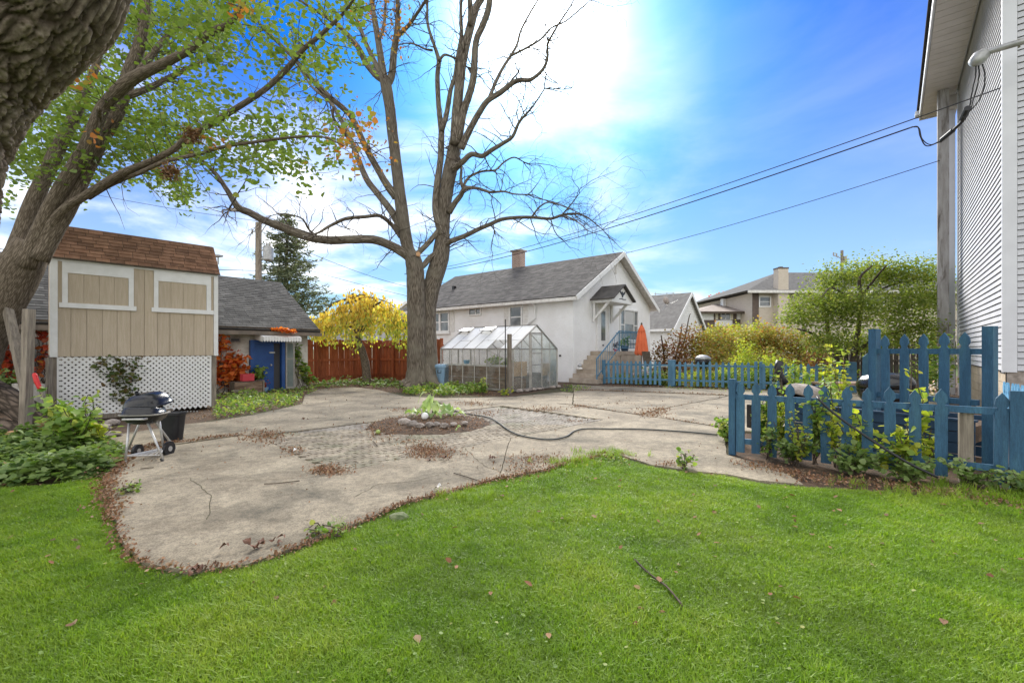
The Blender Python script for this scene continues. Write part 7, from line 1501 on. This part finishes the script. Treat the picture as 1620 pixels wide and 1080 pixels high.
# ---------------------------------------------------------------- weeds, ivy, vines near the camera
def in_px(polypx, n, z=0):
    xs = [p[0] for p in polypx]; ys = [p[1] for p in polypx]; o = []
    gp_ = [g2(p) for p in polypx]; gx_ = [p[0] for p in gp_]; gy_ = [p[1] for p in gp_]
    while len(o) < n:
        x = rng.uniform(min(gx_), max(gx_), n * 2); y = rng.uniform(min(gy_), max(gy_), n * 2); k = inpoly(x, y, gp_); o += list(zip(x[k], y[k]))
    return np.array(o[:n])
ivp = [(-60, 780), (0, 772), (60, 768), (120, 764), (168, 752), (196, 728), (196, 712), (165, 695), (120, 688), (60, 692), (-60, 690)]
xy = in_px(ivp, 7600); hn = np.array([abs(noise.noise(Vector((x * 1.5, y * 1.5, 0)))) for x, y in xy]); ed = edge_dist(xy[:, 0], xy[:, 1], [g2(p) for p in ivp])
z = rng.random(len(xy)) ** .6 * (.05 + hn * .36) * np.clip(ed * 3 + .25, 0, 1) + .015
tag(scatter_mesh('ground_ivy', LEAF_R, LEAF_F, np.column_stack([xy, z]), rotm(len(xy), .45), rng.uniform(.045, .10, (len(xy), 1)), C['ivy']), 'dense dark green ground cover in the bed left of the grill', 'ground cover', kind='stuff')
def leafplant(label, c, h, rad_, n, size, mat, cat='plant', ns=7, tilt=.8):
    t = thing('leafy_plant', label, cat, c); q = MB(); pos = []
    for s in range(ns):
        a = random.uniform(0, 6.28); tip = Vector(c) + Vector((math.cos(a) * rad_ * random.random(), math.sin(a) * rad_ * random.random(), h * random.uniform(.55, 1.1))); pts = [Vector(c).lerp(tip, k / 6) + Vector((random.gauss(0, .02), random.gauss(0, .02), .06 * h * math.sin(k / 6 * 3.1))) for k in range(7)]
        q.tube(pts, .005, 4, False)
        for _ in range(n // ns): k = random.uniform(1.2, 6); p = pts[int(k)].lerp(pts[min(6, int(k) + 1)], k % 1); pos.append(p + Vector((random.gauss(0, size * .6), random.gauss(0, size * .6), random.gauss(0, size * .3))))
    obj('stem', q, C['bark_dark'], t); pos = np.array(pos); scatter_mesh('foliage', LEAF_R, LEAF_F, pos, rotm(len(pos), tilt), rng.uniform(size * .6, size * 1.25, (len(pos), 1)), C[mat], parent=t); return t
leafplant('tall light green bramble with broad leaves in front of the lattice', G(120, 712, 0), .68, .42, 330, .105, 'weed', ns=14)
leafplant('upright bramble shoot with large pale green leaves beside the red handled tool', G(88, 700, 0), .85, .22, 70, .12, 'weed', ns=4)
leafplant('second bramble shoot reaching up in front of the lattice', G(140, 700, 0), .80, .18, 60, .09, 'weed', ns=4)
leafplant('yellowish bramble clump left of the grill legs', G(150, 705, 0), .36, .3, 150, .09, 'lime', ns=8)
leafplant('small seedling with bright leaves on the slab left edge', G(205, 778, .02), .1, .25, 60, .035, 'weed', ns=7)
leafplant('bright green seedling cluster at the tip of the slab by the lawn', G(1083, 745, 0), .2, .16, 60, .06, 'weed', ns=6)
leafplant('small green weed on the lawn edge near the dry leaf heap', G(500, 852, 0), .12, .08, 24, .04, 'weed', ns=4)
leafplant('pair of small weeds sprouting at the lawn edge', G(532, 852, 0), .13, .12, 26, .045, 'weed', ns=4)
leafplant('leafy bush spilling out left of the near fence post', G(1150, 700, 0), .42, .2, 200, .07, 'weed', ns=9)
leafplant('tall weed standing before the greenhouse', Vector((P(764, 0, 14.6).x, 14.6, 0)), .5, .12, 60, .1, 'weed', ns=5)
leafplant('small yellow leaf plant at the greenhouse corner', Vector((P(799, 0, 14.5).x, 14.5, 0)), .16, .2, 40, .1, 'lime', ns=4)
# plants grown into the near fence
def fplant(label, px, Y, h, n, size, mat, rad_=.2, ns=7): return leafplant(label, Vector((P(px, 0, Y).x, Y, 0)), h, rad_, n, size, mat, ns=ns)
for lab, px, Y, h, n, s, mat, r_ in [
 ('bushy green vine between the first and third picket of the near fence', 1205, 6.35, .85, 420, .055, 'weed', .22), ('mixed yellow vine behind the fourth near picket', 1240, 6.1, .9, 420, .055, 'lime', .24),
 ('dense bramble around the sixth near picket', 1290, 5.72, .85, 460, .055, 'weed', .24), ('green vine with yellow leaves climbing the seventh near picket', 1322, 5.6, .9, 330, .055, 'lime', .22),
 ('broad leaved yellow plant behind the eighth near picket', 1355, 5.5, .66, 200, .075, 'lime', .2), ('yellow green broad leaved shrub between the ninth and tenth near pickets', 1425, 5.2, .6, 200, .08, 'lime', .22),
 ('tall shoot with bright lime leaves in front of the tall picket panel', 1455, 5.25, 1.25, 90, .085, 'lime', .12), ('yellow green shrub beside the stub post', 1470, 5.2, .5, 90, .07, 'lime', .2),
 ('low green weeds at the foot of the near fence, left part', 1255, 5.72, .42, 380, .06, 'ivy', .4), ('low green weeds at the foot of the near fence, middle part', 1350, 5.25, .32, 320, .065, 'ivy', .42), ('low green weeds at the foot of the near fence, right part', 1440, 4.9, .3, 300, .06, 'ivy', .4), ('dark low weeds around the stub post', 1540, 4.75, .28, 260, .05, 'ivy', .42), ('low weeds below the right end board post', 1610, 4.5, .22, 160, .05, 'ivy', .3),
 ('yellowing vine leaves hanging in front of the fourth and fifth near pickets', 1262, 5.62, .62, 120, .05, 'lime', .16), ('pale green shoots in front of the third near picket', 1215, 5.95, .5, 110, .05, 'weed', .14), ('thin twiggy vine tops above the near fence rail', 1225, 6.4, 1.15, 120, .045, 'weed', .2), ('yellow climber on the far bed seen above the near fence', 1330, 9.5, 1.35, 160, .09, 'lime', .3), ('yellow leaved tall shoot left of the tall post', 1310, 10.5, 1.5, 130, .11, 'lime', .25), ('green shrub behind the smoker', 1260, 10.5, 1.15, 260, .09, 'weed', .4), ('green shrub right of the smoker', 1305, 8.3, .9, 260, .07, 'weed', .3)]:
    fplant(lab, px, Y, h, n, s, mat, r_, 8)
# weed strips at the back
def strip(label, poly, n, size, mat, h, name='weeds', cat='weeds', tilt=.8):
    xy = in_px(poly, n); ns_ = np.array([noise.noise(Vector((x * 1.7, y * 1.7, 6))) + .5 * noise.noise(Vector((x * 5, y * 5, 2))) for x, y in xy]); k_ = ns_ > rng.uniform(-.45, .15, n); xy, ns_ = xy[k_], ns_[k_]; n = len(xy); hn = np.clip(ns_ + .35, 0, 1.2); z = rng.random(n) ** .8 * h * (.25 + hn) + .01
    return tag(scatter_mesh(name, LEAF_V, LEAF_F, np.column_stack([xy, z]), rotm(n, tilt), rng.uniform(size * .6, size * 1.3, (n, 1)), C[mat]), label, cat, kind='stuff')
strip('patch of green weeds between the shed and the rear slab', [(340, 632), (400, 626), (470, 634), (478, 640), (440, 648), (395, 657), (340, 664)], 2300, .075, 'weed', .22)
strip('dry weeds and soil cover along the garage bed', [(400, 618), (500, 612), (500, 622), (470, 632), (400, 628)], 700, .08, 'weed', .12)
strip('green weeds in front of the big trunk and greenhouse', [(636, 620), (700, 613), (770, 614), (768, 622), (700, 627), (640, 624)], 2600, .10, 'weed', .26)
strip('weeds along the foot of the red fence', [(498, 610), (600, 605), (640, 608), (640, 616), (560, 611), (500, 616)], 1300, .11, 'ivy', .3)
strip('thin weeds between concrete walk and white house', [(890, 612), (905, 610), (935, 614), (905, 622), (888, 620)], 350, .06, 'weed', .08)
strip('short clover and weeds at the curved lawn tip', [(862, 748), (905, 735), (965, 722), (1000, 735), (960, 745), (900, 752)], 900, .035, 'weed', .05)
strip('weeds in the sunlit strip beside the far fence', [(1050, 612), (1150, 616), (1300, 622), (1300, 626), (1150, 621), (1050, 616)], 500, .05, 'weed', .08)

# fallen leaves and needle patches
def gauss_px(specs, z=.035):
    o = []
    for (x, y, sx, sy, n) in specs:
        k = 0
        while k < n:
            a, b_ = random.gauss(x, sx), random.gauss(y, sy)
            if b_ < 608: continue
            g = G(a, b_); o.append((g.x, g.y, z + abs(random.gauss(0, .008)))); k += 1
    return np.array(o)
def along(pts, n, s):
    o = []; L = [0]
    q = [G(*p) for p in pts]
    for i in range(1, len(q)): L.append(L[-1] + (q[i] - q[i - 1]).length)
    for _ in range(n):
        t = random.uniform(0, L[-1]); i = max(j for j in range(len(L)) if L[j] <= t); i = min(i, len(q) - 2); f = (t - L[i]) / max(1e-6, L[i + 1] - L[i]); p = q[i].lerp(q[i + 1], f); o.append((p.x + random.gauss(0, s), p.y + random.gauss(0, s), .03 + abs(random.gauss(0, .012))))
    return np.array(o)
A_ = [along([(205, 728), (172, 760), (168, 790), (185, 850), (205, 888), (245, 903), (300, 910), (390, 900), (450, 880)], 900, .035), along([(196, 735), (170, 755), (168, 775), (180, 820)], 600, .07), along([(450, 878), (540, 845), (600, 818), (640, 800), (720, 780), (790, 760), (860, 748), (900, 735), (960, 722)], 1300, .03), along([(780, 765), (870, 742), (960, 722), (1000, 730)], 420, .09),
      gauss_px([(410, 695, 18, 6, 330), (432, 690, 14, 4, 260), (465, 716, 10, 4, 150), (520, 748, 16, 4.5, 520), (690, 720, 22, 6, 620), (672, 716, 18, 6, 500), (640, 700, 30, 3, 120), (748, 640, 18, 2.5, 350), (640, 650, 14, 2, 160), (855, 650, 16, 2.6, 260), (870, 648, 20, 2, 100), (600, 685, 16, 6, 320), (770, 655, 20, 3, 220), (850, 730, 26, 5, 330), (820, 745, 14, 5, 120), (1030, 656, 14, 3, 380), (1045, 650, 9, 3, 180), (920, 645, 10, 1.5, 90), (980, 640, 20, 1.5, 70), (910, 668, 12, 2, 80), (1060, 738, 12, 3, 80)])]
A_.append(along([(240, 706), (300, 700), (340, 694), (378, 690)], 420, .05)); A_.append(along([(905, 617), (1000, 620), (1150, 626), (1300, 629)], 900, .06)); A_.append(along([(960, 612), (1050, 613), (1150, 617), (1300, 621)], 500, .08))
A_.append(along([(905, 641), (1010, 657.5), (1060, 664.5), (1140, 677.5)], 260, .03)); A_.append(along([(1170, 735), (1240, 748), (1290, 762), (1400, 770), (1500, 785), (1600, 800)], 1300, .12))
r_ = rng.random(1500) ** .5 * 1.1; a_ = rng.random(1500) * 6.28; A_.append(np.column_stack([RC.x + r_ * np.cos(a_), RC.y + r_ * np.sin(a_), .05 + .09 * (1 - r_ / 1.15) + rng.random(1500) * .02]))
A_.append(np.column_stack([in_px([(185, 745), (215, 728), (270, 712), (262, 702), (200, 712), (175, 735)], 700), rng.uniform(.02, .06, 700)]))
xy = in_px([(165, 690), (290, 668), (400, 655), (480, 636), (505, 615), (560, 611), (640, 625), (800, 627), (900, 620), (1150, 627), (1165, 680), (1270, 765), (960, 715), (790, 755), (450, 875), (225, 890), (170, 760)], 700); A_.append(np.column_stack([xy, np.full(700, .035)]))
xy = in_px([(290, 666), (340, 664), (400, 655), (480, 636), (482, 626), (560, 612), (640, 624), (700, 629), (805, 627), (805, 618), (700, 605), (500, 605), (400, 612), (320, 650)], 6500); A_.append(np.column_stack([xy, rng.uniform(.0, .04, 6500)]))
pp = np.concatenate(A_); n = len(pp); small = np.array([(x, y, z) for x, y, z in pp]); dist = pp[:, 1]
tag(scatter_mesh('fallen_leaves', QUADL, QUADF, pp, rotm(n, .45), np.stack([rng.uniform(.006, .015, n), rng.uniform(.010, .030, n), np.full(n, .03)], 1) * (1 + .04 * dist[:, None]), C['litter']), 'rust brown fallen leaflets scattered over the patio, beds and lawn edge', 'fallen leaves', kind='stuff')
xy = in_px(ivp + [], 900); sc2 = np.column_stack([xy, rng.uniform(.02, .1, 900)])
lx = np.column_stack([rng.uniform(-5, 5, 260), rng.uniform(2.2, 6, 260), np.full(260, .045)]); lx = lx[inpoly(lx[:, 0], lx[:, 1], lawn)]
pp = np.concatenate([sc2, lx]); n = len(pp); tag(scatter_mesh('fallen_leaves', LEAF_V, LEAF_F, pp, rotm(n, .5), rng.uniform(.025, .06, (n, 1)), C['litter']), 'single brown and tan leaves lying on the lawn and among the ground cover', 'fallen leaves', kind='stuff')
# clover specks in the lawn
m_ = 2600; cx_ = rng.uniform(-4.5, 4.5, m_); cy_ = 1.8 + 4.5 * rng.random(m_); kk = inpoly(cx_, cy_, lawn); kk &= np.array([noise.noise(Vector((x * 1.2, y * 1.2, 3))) > .05 for x, y in zip(cx_, cy_)]); pp = np.column_stack([cx_, cy_, rng.uniform(.03, .05, m_)])[kk]; n = len(pp)
tag(scatter_mesh('clover', LEAF_R, LEAF_F, pp, rotm(n, .3), rng.uniform(.012, .024, (n, 1)), C['weed']), 'small pale clover leaves dotted through the lawn', 'clover', kind='stuff')
